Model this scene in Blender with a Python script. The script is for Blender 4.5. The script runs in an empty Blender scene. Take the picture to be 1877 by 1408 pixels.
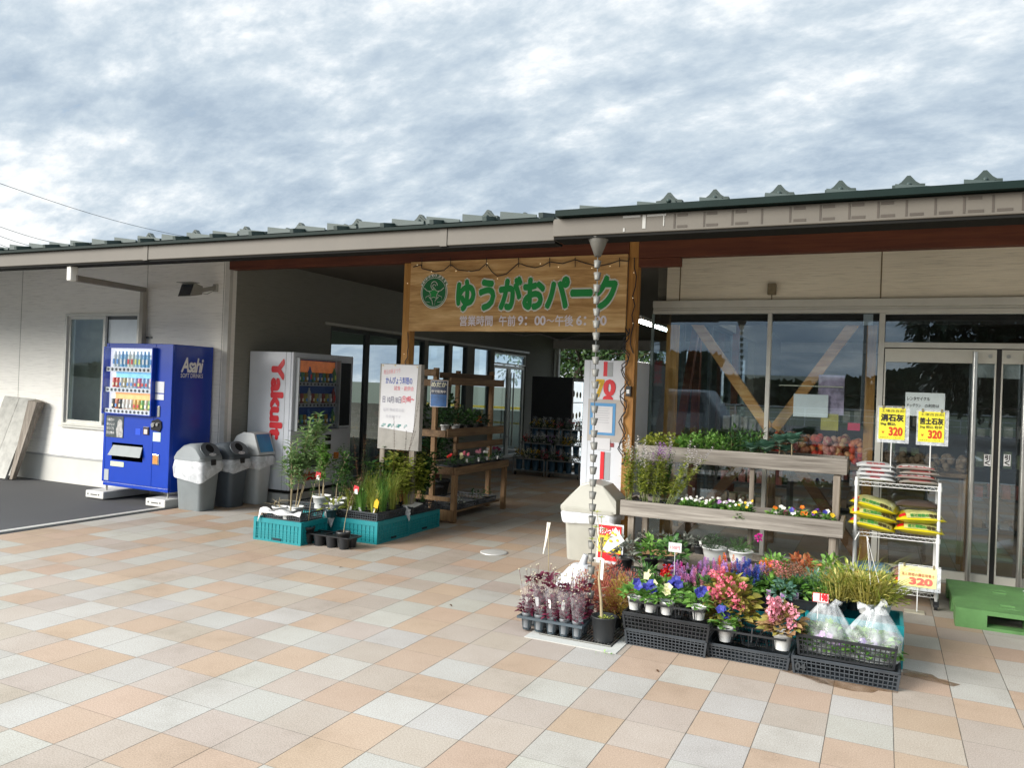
import bpy, bmesh, math, random
from mathutils import Vector, Matrix, noise as mnoise
PI = math.pi
rad = math.radians
scene = bpy.context.scene
COL = scene.collection

# ---------------------------------------------------------------- camera
CAM = Vector((0.2033, -4.7234, 1.6245))
CR = Vector((0.9042069, 0.4253509, 0.0385559))
CU = Vector((-0.0332376, -0.0199207, 0.9992489))
CF = Vector((-0.4257995, 0.9048092, 0.0038748))
FPX = 1449.8
cam = bpy.data.cameras.new('camera'); cam.sensor_width = 36.0; cam.lens = FPX / 1877 * 36.0
cam.clip_start = 0.05; cam.clip_end = 3000
camo = bpy.data.objects.new('camera', cam); COL.objects.link(camo)
camo.matrix_world = Matrix(((CR.x, CU.x, -CF.x, CAM.x), (CR.y, CU.y, -CF.y, CAM.y), (CR.z, CU.z, -CF.z, CAM.z), (0, 0, 0, 1)))
scene.camera = camo
scene.view_settings.view_transform = 'Standard'; scene.view_settings.look = 'None'
scene.view_settings.exposure = 0.98; scene.view_settings.gamma = 1.0

# ---------------------------------------------------------------- sky and sun
SUN_AZ, SUN_EL = rad(220), rad(24)          # azimuth clockwise from +Y
world = bpy.data.worlds.new('World'); scene.world = world; world.use_nodes = True
def sky_nodes():
    nt = world.node_tree; nt.nodes.clear(); N = nt.nodes.new; L = nt.links.new
    out = N('ShaderNodeOutputWorld'); bg = N('ShaderNodeBackground'); bg.inputs[1].default_value = 0.1
    L(bg.outputs[0], out.inputs[0])
    sky = N('ShaderNodeTexSky'); sky.sky_type = 'NISHITA'; sky.sun_disc = False
    sky.sun_elevation = SUN_EL; sky.sun_rotation = SUN_AZ
    tc = N('ShaderNodeTexCoord'); sep = N('ShaderNodeSeparateXYZ'); L(tc.outputs['Generated'], sep.inputs[0])
    def M(op, a, b=None, c=None):
        n = N('ShaderNodeMath'); n.operation = op
        for i, v in enumerate((a, b, c)):
            if v is None: continue
            if isinstance(v, (int, float)): n.inputs[i].default_value = v
            else: L(v, n.inputs[i])
        return n.outputs[0]
    zc = M('MAXIMUM', sep.outputs[2], 0.0); den = M('ADD', zc, 0.36)
    comb = N('ShaderNodeCombineXYZ'); L(M('DIVIDE', sep.outputs[0], den), comb.inputs[0]); L(M('DIVIDE', sep.outputs[1], den), comb.inputs[1])
    mp = N('ShaderNodeMapping'); L(comb.outputs[0], mp.inputs[0])
    mp.inputs['Rotation'].default_value = (0, 0, rad(28)); mp.inputs['Scale'].default_value = (1.45, 2.3, 1); mp.inputs['Location'].default_value = (3.1, 1.7, 0)
    def nz(scale, detail, rough, dist=0.0, off=0.0):
        n = N('ShaderNodeTexNoise'); n.noise_dimensions = '3D'
        c = N('ShaderNodeVectorMath'); c.operation = 'ADD'; L(mp.outputs[0], c.inputs[0]); c.inputs[1].default_value = (off, off * .7, off)
        L(c.outputs[0], n.inputs['Vector'])
        n.inputs['Scale'].default_value = scale; n.inputs['Detail'].default_value = detail
        n.inputs['Roughness'].default_value = rough; n.inputs['Distortion'].default_value = dist
        return n.outputs['Fac']
    def ramp(fac, pts):
        r = N('ShaderNodeValToRGB'); e = r.color_ramp.elements
        while len(e) < len(pts): e.new(0.5)
        for i, (p, c) in enumerate(pts):
            e[i].position = p; e[i].color = (*c, 1)
        L(fac, r.inputs[0]); return r.outputs[0]
    big = nz(.8, 4, .5, .2, 2.0); fine = nz(2.5, 12, .60, .2, 0.0); wisp = nz(10.0, 10, .66, .1, 5.0)
    mixf = M('ADD', M('MULTIPLY', big, .37), M('ADD', M('MULTIPLY', fine, .45), M('MULTIPLY', wisp, .18)))
    col = ramp(mixf, [(.41, (.34, .42, .51)), (.46, (.42, .50, .58)), (.50, (.50, .575, .64)), (.53, (.60, .66, .71)), (.585, (.84, .86, .86))])
    # brighter towards the zenith as under any bright overcast sky
    up = N('ShaderNodeMapRange'); up.interpolation_type = 'SMOOTHSTEP'; L(zc, up.inputs[0])
    up.inputs[1].default_value = .42; up.inputs[2].default_value = .95; up.inputs[3].default_value = 1.0; up.inputs[4].default_value = SKY_TOP
    sc = N('ShaderNodeVectorMath'); sc.operation = 'SCALE'; L(col, sc.inputs[0]); L(M('MULTIPLY', up.outputs[0], 10.0 * SKY_K), sc.inputs['Scale'])
    hole = N('ShaderNodeMapRange'); hole.interpolation_type = 'SMOOTHSTEP'; L(fine, hole.inputs[0])
    hole.inputs[1].default_value = .33; hole.inputs[2].default_value = .25
    mix = N('ShaderNodeMix'); mix.data_type = 'RGBA'; L(M('MULTIPLY', hole.outputs[0], .6), mix.inputs[0])
    L(sc.outputs[0], mix.inputs[6]); L(sky.outputs[0], mix.inputs[7])
    L(mix.outputs[2], bg.inputs[0])
SKY_TOP, SKY_K = 3.1, .66
sky_nodes()
sl = bpy.data.lights.new('sun', 'SUN'); sl.energy = 3.7; sl.angle = rad(36); sl.color = (1.0, .95, .88)
so = bpy.data.objects.new('sun', sl); COL.objects.link(so)
sd = Vector((math.sin(SUN_AZ) * math.cos(SUN_EL), math.cos(SUN_AZ) * math.cos(SUN_EL), math.sin(SUN_EL)))
so.rotation_euler = (-sd).to_track_quat('-Z', 'Y').to_euler(); so.location = (0, -10, 20)

# ---------------------------------------------------------------- measuring helpers
def ray(px, py): return CF + CR * ((px - 938.5) / FPX) - CU * ((py - 704) / FPX)
def PG(px, py, z=0.0): d = ray(px, py); return CAM + d * ((z - CAM.z) / d.z)
def PY(px, py, y): d = ray(px, py); return CAM + d * ((y - CAM.y) / d.y)
def PX(px, py, x): d = ray(px, py); return CAM + d * ((x - CAM.x) / d.x)

# ---------------------------------------------------------------- materials
MATS = {}
def newmat(name):
    m = bpy.data.materials.new(name); m.use_nodes = True
    nt = m.node_tree; b = nt.nodes['Principled BSDF']
    return m, nt, b
def lk(nt, a, b): nt.links.new(a, b)
def texnoise(nt, scale, detail=4, rough=.55, vec=None, coord='Object', dist=0):
    n = nt.nodes.new('ShaderNodeTexNoise'); n.inputs['Scale'].default_value = scale
    n.inputs['Detail'].default_value = detail; n.inputs['Roughness'].default_value = rough; n.inputs['Distortion'].default_value = dist
    t = nt.nodes.new('ShaderNodeTexCoord')
    if vec is not None:
        mp = nt.nodes.new('ShaderNodeMapping'); mp.inputs['Scale'].default_value = vec
        lk(nt, t.outputs[coord], mp.inputs[0]); lk(nt, mp.outputs[0], n.inputs['Vector'])
    else: lk(nt, t.outputs[coord], n.inputs['Vector'])
    return n
def cramp(nt, fac, pts):
    r = nt.nodes.new('ShaderNodeValToRGB'); e = r.color_ramp.elements
    while len(e) < len(pts): e.new(.5)
    for i, (p, c) in enumerate(pts): e[i].position = p; e[i].color = (*c[:3], 1)
    lk(nt, fac, r.inputs[0]); return r.outputs[0]
def bump(nt, b, h, strength=.3, dist=.01):
    bp = nt.nodes.new('ShaderNodeBump'); bp.inputs['Strength'].default_value = strength; bp.inputs['Distance'].default_value = dist
    lk(nt, h, bp.inputs['Height']); lk(nt, bp.outputs[0], b.inputs['Normal'])
def mat(name, col, rough=.5, metal=0.0, var=.12, scale=6.0, bmp=0.0, bscale=None, spec=.5, emit=0.0, coat=0.0):
    """painted / plastic / metal surface with slight mottling"""
    if name in MATS: return MATS[name]
    m, nt, b = newmat(name)
    b.inputs['Roughness'].default_value = rough; b.inputs['Metallic'].default_value = metal
    b.inputs['Specular IOR Level'].default_value = spec
    if coat: b.inputs['Coat Weight'].default_value = coat
    n = texnoise(nt, scale, 6, .6)
    lo = tuple(c * (1 - var) for c in col); hi = tuple(min(1, c * (1 + var * .7)) for c in col)
    lk(nt, cramp(nt, n.outputs['Fac'], [(.3, lo), (.5, col), (.72, hi)]), b.inputs['Base Color'])
    if bmp:
        n2 = texnoise(nt, bscale or scale * 8, 4, .6); bump(nt, b, n2.outputs['Fac'], bmp, .004)
    if emit:
        b.inputs['Emission Color'].default_value = (*col, 1); b.inputs['Emission Strength'].default_value = emit
    MATS[name] = m; return m
def woodmat(name, dark, mid, light, axis=2, fine=60, rough=.7, knots=True, bmp=.25):
    if name in MATS: return MATS[name]
    m, nt, b = newmat(name); b.inputs['Roughness'].default_value = rough
    s = [fine, fine, fine]; s[axis] = 1.6
    n = texnoise(nt, 1.0, 7, .62, vec=tuple(s), dist=.6)
    s2 = [6, 6, 6]; s2[axis] = .9
    n2 = texnoise(nt, 1.0, 4, .6, vec=tuple(s2))
    mx = nt.nodes.new('ShaderNodeMath'); mx.operation = 'ADD'
    m1 = nt.nodes.new('ShaderNodeMath'); m1.operation = 'MULTIPLY'; m1.inputs[1].default_value = .55; lk(nt, n.outputs['Fac'], m1.inputs[0])
    m2 = nt.nodes.new('ShaderNodeMath'); m2.operation = 'MULTIPLY'; m2.inputs[1].default_value = .45; lk(nt, n2.outputs['Fac'], m2.inputs[0])
    lk(nt, m1.outputs[0], mx.inputs[0]); lk(nt, m2.outputs[0], mx.inputs[1])
    lk(nt, cramp(nt, mx.outputs[0], [(.36, dark), (.5, mid), (.63, light)]), b.inputs['Base Color'])
    bump(nt, b, n.outputs['Fac'], bmp, .003)
    MATS[name] = m; return m
def leafmat(name, dark, mid, light, rough=.45, trans=.3):
    """foliage: hue differs from leaf to leaf"""
    if name in MATS: return MATS[name]
    m, nt, b = newmat(name); b.inputs['Roughness'].default_value = rough; b.inputs['Specular IOR Level'].default_value = .35
    g = nt.nodes.new('ShaderNodeNewGeometry')
    c = cramp(nt, g.outputs['Random Per Island'], [(0, dark), (.5, mid), (1, light)])
    n = texnoise(nt, 30, 2); mxn = nt.nodes.new('ShaderNodeMix'); mxn.data_type = 'RGBA'; mxn.blend_type = 'MULTIPLY'
    mxn.inputs[0].default_value = .5
    cr = cramp(nt, n.outputs['Fac'], [(.3, (.6, .6, .6)), (.7, (1, 1, 1))])
    lk(nt, c, mxn.inputs[6]); lk(nt, cr, mxn.inputs[7]); lk(nt, mxn.outputs[2], b.inputs['Base Color'])
    if trans:
        t = nt.nodes.new('ShaderNodeBsdfTranslucent'); lk(nt, mxn.outputs[2], t.inputs[0])
        ms = nt.nodes.new('ShaderNodeMixShader'); ms.inputs[0].default_value = trans
        out = nt.nodes['Material Output']; lk(nt, b.outputs[0], ms.inputs[1]); lk(nt, t.outputs[0], ms.inputs[2]); lk(nt, ms.outputs[0], out.inputs[0])
    MATS[name] = m; return m
def glassmat(name, tint=(.82, .9, .9), refl=.05, rough=0.0):
    if name in MATS: return MATS[name]
    m = bpy.data.materials.new(name); m.use_nodes = True; nt = m.node_tree; nt.nodes.clear()
    out = nt.nodes.new('ShaderNodeOutputMaterial'); tr = nt.nodes.new('ShaderNodeBsdfTransparent'); tr.inputs[0].default_value = (*tint, 1)
    gl = nt.nodes.new('ShaderNodeBsdfGlossy'); gl.inputs['Roughness'].default_value = rough; gl.inputs[0].default_value = (.78, .9, 1, 1)
    lw = nt.nodes.new('ShaderNodeLayerWeight'); pw = nt.nodes.new('ShaderNodeMath'); pw.operation = 'POWER'; pw.inputs[1].default_value = 4.5
    lk(nt, lw.outputs['Facing'], pw.inputs[0]); fr = nt.nodes.new('ShaderNodeMapRange'); fr.inputs[3].default_value = refl; fr.inputs[4].default_value = 1.0
    lw.inputs[0].default_value = .5; lk(nt, pw.outputs[0], fr.inputs[0])
    mx = nt.nodes.new('ShaderNodeMixShader'); lk(nt, fr.outputs[0], mx.inputs[0]); lk(nt, tr.outputs[0], mx.inputs[1]); lk(nt, gl.outputs[0], mx.inputs[2])
    lk(nt, mx.outputs[0], out.inputs[0]); MATS[name] = m; return m
def filmmat(name, col=(.9, .9, .92), alpha=.45, rough=.25, ns=25, bs=.5):
    """thin plastic film, part transparent"""
    if name in MATS: return MATS[name]
    m, nt, b = newmat(name); b.inputs['Base Color'].default_value = (*col, 1); b.inputs['Roughness'].default_value = rough
    n = texnoise(nt, ns, 4, .55, dist=.8); bump(nt, b, n.outputs['Fac'], bs, .01)
    tr = nt.nodes.new('ShaderNodeBsdfTransparent'); mx = nt.nodes.new('ShaderNodeMixShader')
    mr = nt.nodes.new('ShaderNodeMapRange'); mr.inputs[1].default_value = .3; mr.inputs[2].default_value = .7
    mr.inputs[3].default_value = max(0, alpha - .2); mr.inputs[4].default_value = min(1, alpha + .25)
    lk(nt, n.outputs['Fac'], mr.inputs[0]); lk(nt, mr.outputs[0], mx.inputs[0])
    lk(nt, tr.outputs[0], mx.inputs[1]); lk(nt, b.outputs[0], mx.inputs[2]); lk(nt, mx.outputs[0], nt.nodes['Material Output'].inputs[0])
    MATS[name] = m; return m

# ---------------------------------------------------------------- mesh builder
class MB:
    def __init__(s): s.v = []; s.f = []; s.m = []; s.sm = []
    def add(s, vs, fs, mi=0, smooth=False):
        o = len(s.v); s.v.extend(Vector(v) for v in vs)
        for f in fs: s.f.append([i + o for i in f]); s.m.append(mi); s.sm.append(smooth)
    def box(s, x0, x1, y0, y1, z0, z1, mi=0):
        s.add([(x0, y0, z0), (x1, y0, z0), (x1, y1, z0), (x0, y1, z0), (x0, y0, z1), (x1, y0, z1), (x1, y1, z1), (x0, y1, z1)],
              [(0, 3, 2, 1), (4, 5, 6, 7), (0, 1, 5, 4), (1, 2, 6, 5), (2, 3, 7, 6), (3, 0, 4, 7)], mi)
        return s
    def hexa(s, p, mi=0):   # 8 points, same order as box
        s.add(p, [(0, 3, 2, 1), (4, 5, 6, 7), (0, 1, 5, 4), (1, 2, 6, 5), (2, 3, 7, 6), (3, 0, 4, 7)], mi); return s
    def bar(s, a, b, w, h, up=(0, 0, 1), mi=0):
        a = Vector(a); b = Vector(b); d = (b - a).normalized(); u = Vector(up)
        r = d.cross(u)
        if r.length < 1e-4: r = d.cross(Vector((1, 0, 0)))
        r.normalize(); u = r.cross(d).normalized(); r = r * (w / 2); u = u * (h / 2)
        s.add([a - r - u, a + r - u, a + r + u, a - r + u, b - r - u, b + r - u, b + r + u, b - r + u],
              [(3, 2, 1, 0), (4, 5, 6, 7), (0, 1, 5, 4), (1, 2, 6, 5), (2, 3, 7, 6), (3, 0, 4, 7)], mi); return s
    def tube(s, pts, r, n=6, mi=0, cap=True, smooth=True):
        pts = [Vector(p) for p in pts]; k = len(pts)
        rs = r if isinstance(r, (list, tuple)) else [r] * k
        vs = []; ref = None
        for i, p in enumerate(pts):
            d = (pts[min(i + 1, k - 1)] - pts[max(i - 1, 0)])
            if d.length < 1e-9: d = Vector((0, 0, 1))
            d.normalize()
            if ref is None or abs(ref.dot(d)) > .98: ref = Vector((0, 0, 1)) if abs(d.z) < .9 else Vector((1, 0, 0))
            a = d.cross(ref).normalized(); b = d.cross(a); ref = a.cross(d) if False else ref
            for j in range(n):
                t = 2 * PI * j / n; vs.append(p + a * (math.cos(t) * rs[i]) + b * (math.sin(t) * rs[i]))
        fs = [(i * n + j, i * n + (j + 1) % n, (i + 1) * n + (j + 1) % n, (i + 1) * n + j) for i in range(k - 1) for j in range(n)]
        s.add(vs, fs, mi, smooth)
        if cap:
            s.add([vs[j] for j in range(n)], [tuple(range(n))], mi); s.add([vs[(k - 1) * n + j] for j in range(n)], [tuple(range(n - 1, -1, -1))], mi)
        return s
    def lathe(s, prof, c=(0, 0, 0), n=16, mi=0, smooth=True, sx=1, sy=1):
        c = Vector(c); k = len(prof)
        vs = [c + Vector((r * math.cos(2 * PI * j / n) * sx, r * math.sin(2 * PI * j / n) * sy, z)) for r, z in prof for j in range(n)]
        fs = [(i * n + j, i * n + (j + 1) % n, (i + 1) * n + (j + 1) % n, (i + 1) * n + j) for i in range(k - 1) for j in range(n)]
        s.add(vs, fs, mi, smooth)
        for i, rev in ((0, True), (k - 1, False)):
            if prof[i][0] > 1e-5: s.add(vs[i * n:(i + 1) * n], [tuple(range(n - 1, -1, -1)) if rev else tuple(range(n))], mi)
        return s
    def rings(s, rs, mi=0, smooth=False, cap0=True, cap1=True):
        n = len(rs[0]); vs = [Vector(p) for r in rs for p in r]; k = len(rs)
        fs = [(i * n + j, i * n + (j + 1) % n, (i + 1) * n + (j + 1) % n, (i + 1) * n + j) for i in range(k - 1) for j in range(n)]
        s.add(vs, fs, mi, smooth)
        if cap0: s.add(rs[0], [tuple(range(n - 1, -1, -1))], mi)
        if cap1: s.add(rs[-1], [tuple(range(n))], mi)
        return s
    def prism(s, poly, fn, t0, t1, mi=0):
        """2D polygon extruded between t0 and t1; fn(u, v, t) gives the 3D point"""
        n = len(poly); a = [fn(u, v, t0) for u, v in poly]; b = [fn(u, v, t1) for u, v in poly]
        s.add(a + b, [tuple(range(n - 1, -1, -1)), tuple(range(n, 2 * n))] + [(i, (i + 1) % n, n + (i + 1) % n, n + i) for i in range(n)], mi); return s
    def ball(s, c, r, mi=0, n=8, m=6, sq=(1, 1, 1)):
        c = Vector(c); prof = [(math.sin(PI * i / m), -math.cos(PI * i / m)) for i in range(m + 1)]
        vs = [c + Vector((p * math.cos(2 * PI * j / n) * r * sq[0], p * math.sin(2 * PI * j / n) * r * sq[1], z * r * sq[2])) for p, z in prof for j in range(n)]
        s.add(vs, [(i * n + j, i * n + (j + 1) % n, (i + 1) * n + (j + 1) % n, (i + 1) * n + j) for i in range(m) for j in range(n)], mi, True); return s
    def leaf(s, p, d, nrm, L, W, curl=.25, mi=0, seg=2):
        p = Vector(p); d = Vector(d).normalized(); nrm = Vector(nrm)
        r = d.cross(nrm)
        if r.length < 1e-3: r = d.cross(Vector((.3, .5, .8)))
        r.normalize(); up = r.cross(d).normalized()
        if seg == 1:
            s.add([p, p + d * L * .5 + r * W / 2 + up * W * .12, p + d * L - up * L * curl * .5, p + d * L * .5 - r * W / 2 + up * W * .12], [(0, 1, 2), (0, 2, 3)], mi, True)
        else:
            m1 = p + d * L * .33 + up * L * curl * .12; m2 = p + d * L * .72 - up * L * curl * .15; t = p + d * L - up * L * curl * .6
            s.add([p, m1 + r * W / 2 + up * W * .15, m2 + r * W * .36 + up * W * .1, t, m2 - r * W * .36 + up * W * .1, m1 - r * W / 2 + up * W * .15, m1, m2],
                  [(0, 1, 6), (0, 6, 5), (1, 2, 7, 6), (6, 7, 4, 5), (2, 3, 7), (7, 3, 4)], mi, True)
        return s
    def build(s, name, mats, parent=None, world=True, bevel=0.0, attrs=None):
        me = bpy.data.meshes.new(name)
        off = parent_origin(parent) if (parent is not None and world) else Vector((0, 0, 0))
        me.from_pydata([tuple(v - off) for v in s.v], [], s.f)
        if not isinstance(mats, (list, tuple)): mats = [mats]
        for m in mats: me.materials.append(m)
        me.polygons.foreach_set('material_index', s.m); me.polygons.foreach_set('use_smooth', s.sm)
        me.update()
        o = bpy.data.objects.new(name, me); COL.objects.link(o)
        if parent is not None: o.parent = parent
        if bevel:
            b = o.modifiers.new('bevel', 'BEVEL'); b.width = bevel; b.segments = 2; b.limit_method = 'ANGLE'; b.angle_limit = rad(40)
        return o
def parent_origin(p):
    v = Vector((0, 0, 0))
    while p is not None: v += p.location; p = p.parent
    return v
def tag(o, label, cat, group=None, kind=None):
    if label: o['label'] = label
    if cat: o['category'] = cat
    if group: o['group'] = group
    if kind: o['kind'] = kind
    return o
def thing(name, label, cat, loc=(0, 0, 0), rz=0.0, group=None):
    o = bpy.data.objects.new(name, None); COL.objects.link(o); o.location = loc; o.rotation_euler = (0, 0, rz)
    o.empty_display_size = .1
    return tag(o, label, cat, group)
def struct(o): o['kind'] = 'structure'; return o
def dup(root, loc, rz=None, label=None, group=None):
    def cp(o, par):
        c = o.copy(); COL.objects.link(c)
        if par is not None: c.parent = par
        for ch in [x for x in CH.get(o.name, [])] or list(o.children): cp(ch, c)
        return c
    c = cp(root, None); c.location = loc
    if rz is not None: c.rotation_euler = (0, 0, rz)
    if label: c['label'] = label
    if group: c['group'] = group
    return c
CH = {}
ORD = ['leftmost', 'second from the left', 'third from the left', 'fourth from the left', 'fifth from the left', 'sixth from the left', 'seventh from the left', 'eighth from the left', 'ninth from the left', 'tenth from the left']

# ---------------------------------------------------------------- lettering
_TX = {}
def glyphs(txt, bold=0.0, shear=0.0, spacing=1.0):
    k = (txt, bold, shear, spacing)
    if k in _TX: return _TX[k]
    cu = bpy.data.curves.new('lettering', 'FONT'); cu.body = txt; cu.offset = bold; cu.shear = shear; cu.space_character = spacing; cu.resolution_u = 3
    o = bpy.data.objects.new('lettering', cu); COL.objects.link(o)
    me = bpy.data.meshes.new_from_object(o.evaluated_get(bpy.context.evaluated_depsgraph_get()))
    vs = [(v.co.x, v.co.y) for v in me.vertices]; fs = [tuple(p.vertices) for p in me.polygons]
    bpy.data.objects.remove(o); bpy.data.curves.remove(cu); bpy.data.meshes.remove(me)
    x0 = min(v[0] for v in vs); x1 = max(v[0] for v in vs); y0 = min(v[1] for v in vs); y1 = max(v[1] for v in vs)
    r = ([((x - x0) / (x1 - x0), (y - y0) / (y1 - y0)) for x, y in vs], fs, (x1 - x0) / (y1 - y0), x1 - x0, y1 - y0)
    _TX[k] = r; return r
def put_text(mb, txt, fn, mi=0, bold=0.0, shear=0.0, spacing=1.0, box=(0, 0, 1, 1), keep=False):
    # weight comes from a ring of slightly shifted copies, each a fraction of a millimetre prouder
    """box = (u0, v0, u1, v1) the lettering fills; fn(u, v) gives the 3D point"""
    vs, fs, asp, wem, hem = glyphs(txt, 0.0, shear, spacing); u0, v0, u1, v1 = box
    if keep:
        w = (v1 - v0) * asp
        if w > (u1 - u0): v1 = v0 + (u1 - u0) / asp; w = u1 - u0
        c = (u0 + u1) / 2; u0, u1 = c - w / 2, c + w / 2
    P0 = Vector(fn(u0, v0)); nn = (Vector(fn(u1, v0)) - P0).cross(Vector(fn(u0, v1)) - P0)
    nn = nn.normalized() if nn.length > 1e-12 else Vector((0, -1, 0)); r = bold * (u1 - u0) / wem; r2 = bold * (v1 - v0) / hem
    n = 1 if bold < .006 else 6 if bold < .025 else 9
    for k in range(n):
        a = 2 * PI * k / max(1, n - 1); dx, dy = ((0, 0) if k == n - 1 else (math.cos(a) * r, math.sin(a) * r2)); off = nn * (.00022 * k)
        mb.add([Vector(fn(u0 + (u1 - u0) * x + dx, v0 + (v1 - v0) * y + dy)) + off for x, y in vs], fs, mi)
# ---------------------------------------------------------------- common materials
WHITE = mat('white_paint', (.74, .75, .74), .45, var=.06)
ALU = mat('aluminium_frame', (.60, .60, .55), .35, .2, var=.08)
ALUD = mat('dark_aluminium', (.10, .11, .11), .4, .4)
BLACKP = mat('black_plastic', (.016, .018, .021), .42, var=.3, bmp=.1)
BLACKP2 = mat('black_plastic_dusty', (.035, .042, .05), .55, var=.35, bmp=.1)
STEEL = mat('brushed_steel', (.55, .55, .52), .28, .9, var=.15)
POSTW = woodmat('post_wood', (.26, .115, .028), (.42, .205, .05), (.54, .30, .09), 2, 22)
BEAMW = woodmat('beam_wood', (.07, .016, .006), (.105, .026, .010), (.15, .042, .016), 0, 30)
GREYW = woodmat('weathered_wood', (.11, .095, .08), (.21, .19, .165), (.33, .305, .27), 0, 38, bmp=.5)
GREYWZ = woodmat('weathered_wood_upright', (.12, .095, .07), (.21, .18, .145), (.32, .28, .235), 2, 45)
RACKW = woodmat('rack_wood', (.09, .05, .022), (.16, .095, .045), (.25, .155, .08), 1, 35)
RACKWZ = woodmat('rack_wood_upright', (.13, .07, .028), (.22, .125, .055), (.32, .20, .095), 2, 35)
GLASS = glassmat('window_glass', (.93, .96, .97), .095)
GLASSC = glassmat('clear_glass', (.88, .94, .95), .03)
DARK = mat('dark_interior', (.03, .028, .026), .8)

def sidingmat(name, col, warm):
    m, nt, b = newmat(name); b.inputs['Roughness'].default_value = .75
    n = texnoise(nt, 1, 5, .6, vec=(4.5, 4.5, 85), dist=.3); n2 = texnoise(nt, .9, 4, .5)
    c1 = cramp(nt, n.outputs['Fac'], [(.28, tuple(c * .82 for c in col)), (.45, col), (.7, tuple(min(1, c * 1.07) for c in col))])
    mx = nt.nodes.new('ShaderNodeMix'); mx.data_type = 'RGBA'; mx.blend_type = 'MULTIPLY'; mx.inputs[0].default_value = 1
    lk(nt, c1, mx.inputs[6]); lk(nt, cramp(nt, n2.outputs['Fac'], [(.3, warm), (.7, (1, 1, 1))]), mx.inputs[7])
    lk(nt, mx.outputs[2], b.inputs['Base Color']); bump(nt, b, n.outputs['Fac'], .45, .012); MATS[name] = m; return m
SIDING = sidingmat('white_siding', (.88, .87, .82), (.95, .95, .94))
SIDINGT = sidingmat('aged_siding', (.86, .80, .65), (.86, .86, .85))

# ---------------------------------------------------------------- ground
def speckle(name, col, amt=.35, scale=160, rough=.9, big=.12):
    m, nt, b = newmat(name); b.inputs['Roughness'].default_value = rough
    n = texnoise(nt, scale, 3, .7); n2 = texnoise(nt, .8, 5, .6)
    mx = nt.nodes.new('ShaderNodeMix'); mx.data_type = 'RGBA'; mx.blend_type = 'MULTIPLY'; mx.inputs[0].default_value = 1
    lk(nt, cramp(nt, n.outputs['Fac'], [(.3, tuple(c * (1 - amt) for c in col)), (.5, col), (.7, tuple(min(1, c * (1 + amt)) for c in col))]), mx.inputs[6])
    lk(nt, cramp(nt, n2.outputs['Fac'], [(.3, (1 - big,) * 3), (.7, (1, 1, 1))]), mx.inputs[7]); lk(nt, mx.outputs[2], b.inputs['Base Color'])
    bump(nt, b, n.outputs['Fac'], .4, .003); MATS[name] = m; return m
ASPH = speckle('asphalt', (.062, .063, .066)); ASPH2 = speckle('lot_asphalt', (.055, .057, .062), scale=40)
CONC = speckle('kerb_concrete', (.46, .45, .42), .15); CONC2 = speckle('drain_concrete', (.46, .46, .43), .12)
GRASSG = speckle('field_ground', (.045, .055, .03), .4, 3)
m = MB(); m.add([(-1500, -1500, -.02), (1500, -1500, -.02), (1500, 1500, -.02), (-1500, 1500, -.02)], [(0, 1, 2, 3)])
struct(m.build('ground', GRASSG))
m = MB(); m.add([(-60, -38, -.012), (60, -38, -.012), (60, 2.95, -.012), (-60, 2.95, -.012)], [(0, 1, 2, 3)])
struct(m.build('parking_lot', ASPH))
KX = -7.6
m = MB(); m.box(KX - .085, KX - .004, -7.2, 2.93, -.01, .006); m.box(KX - .085, 40, -7.45, -7.204, -.01, .004)
struct(m.build('kerb', CONC))

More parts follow.
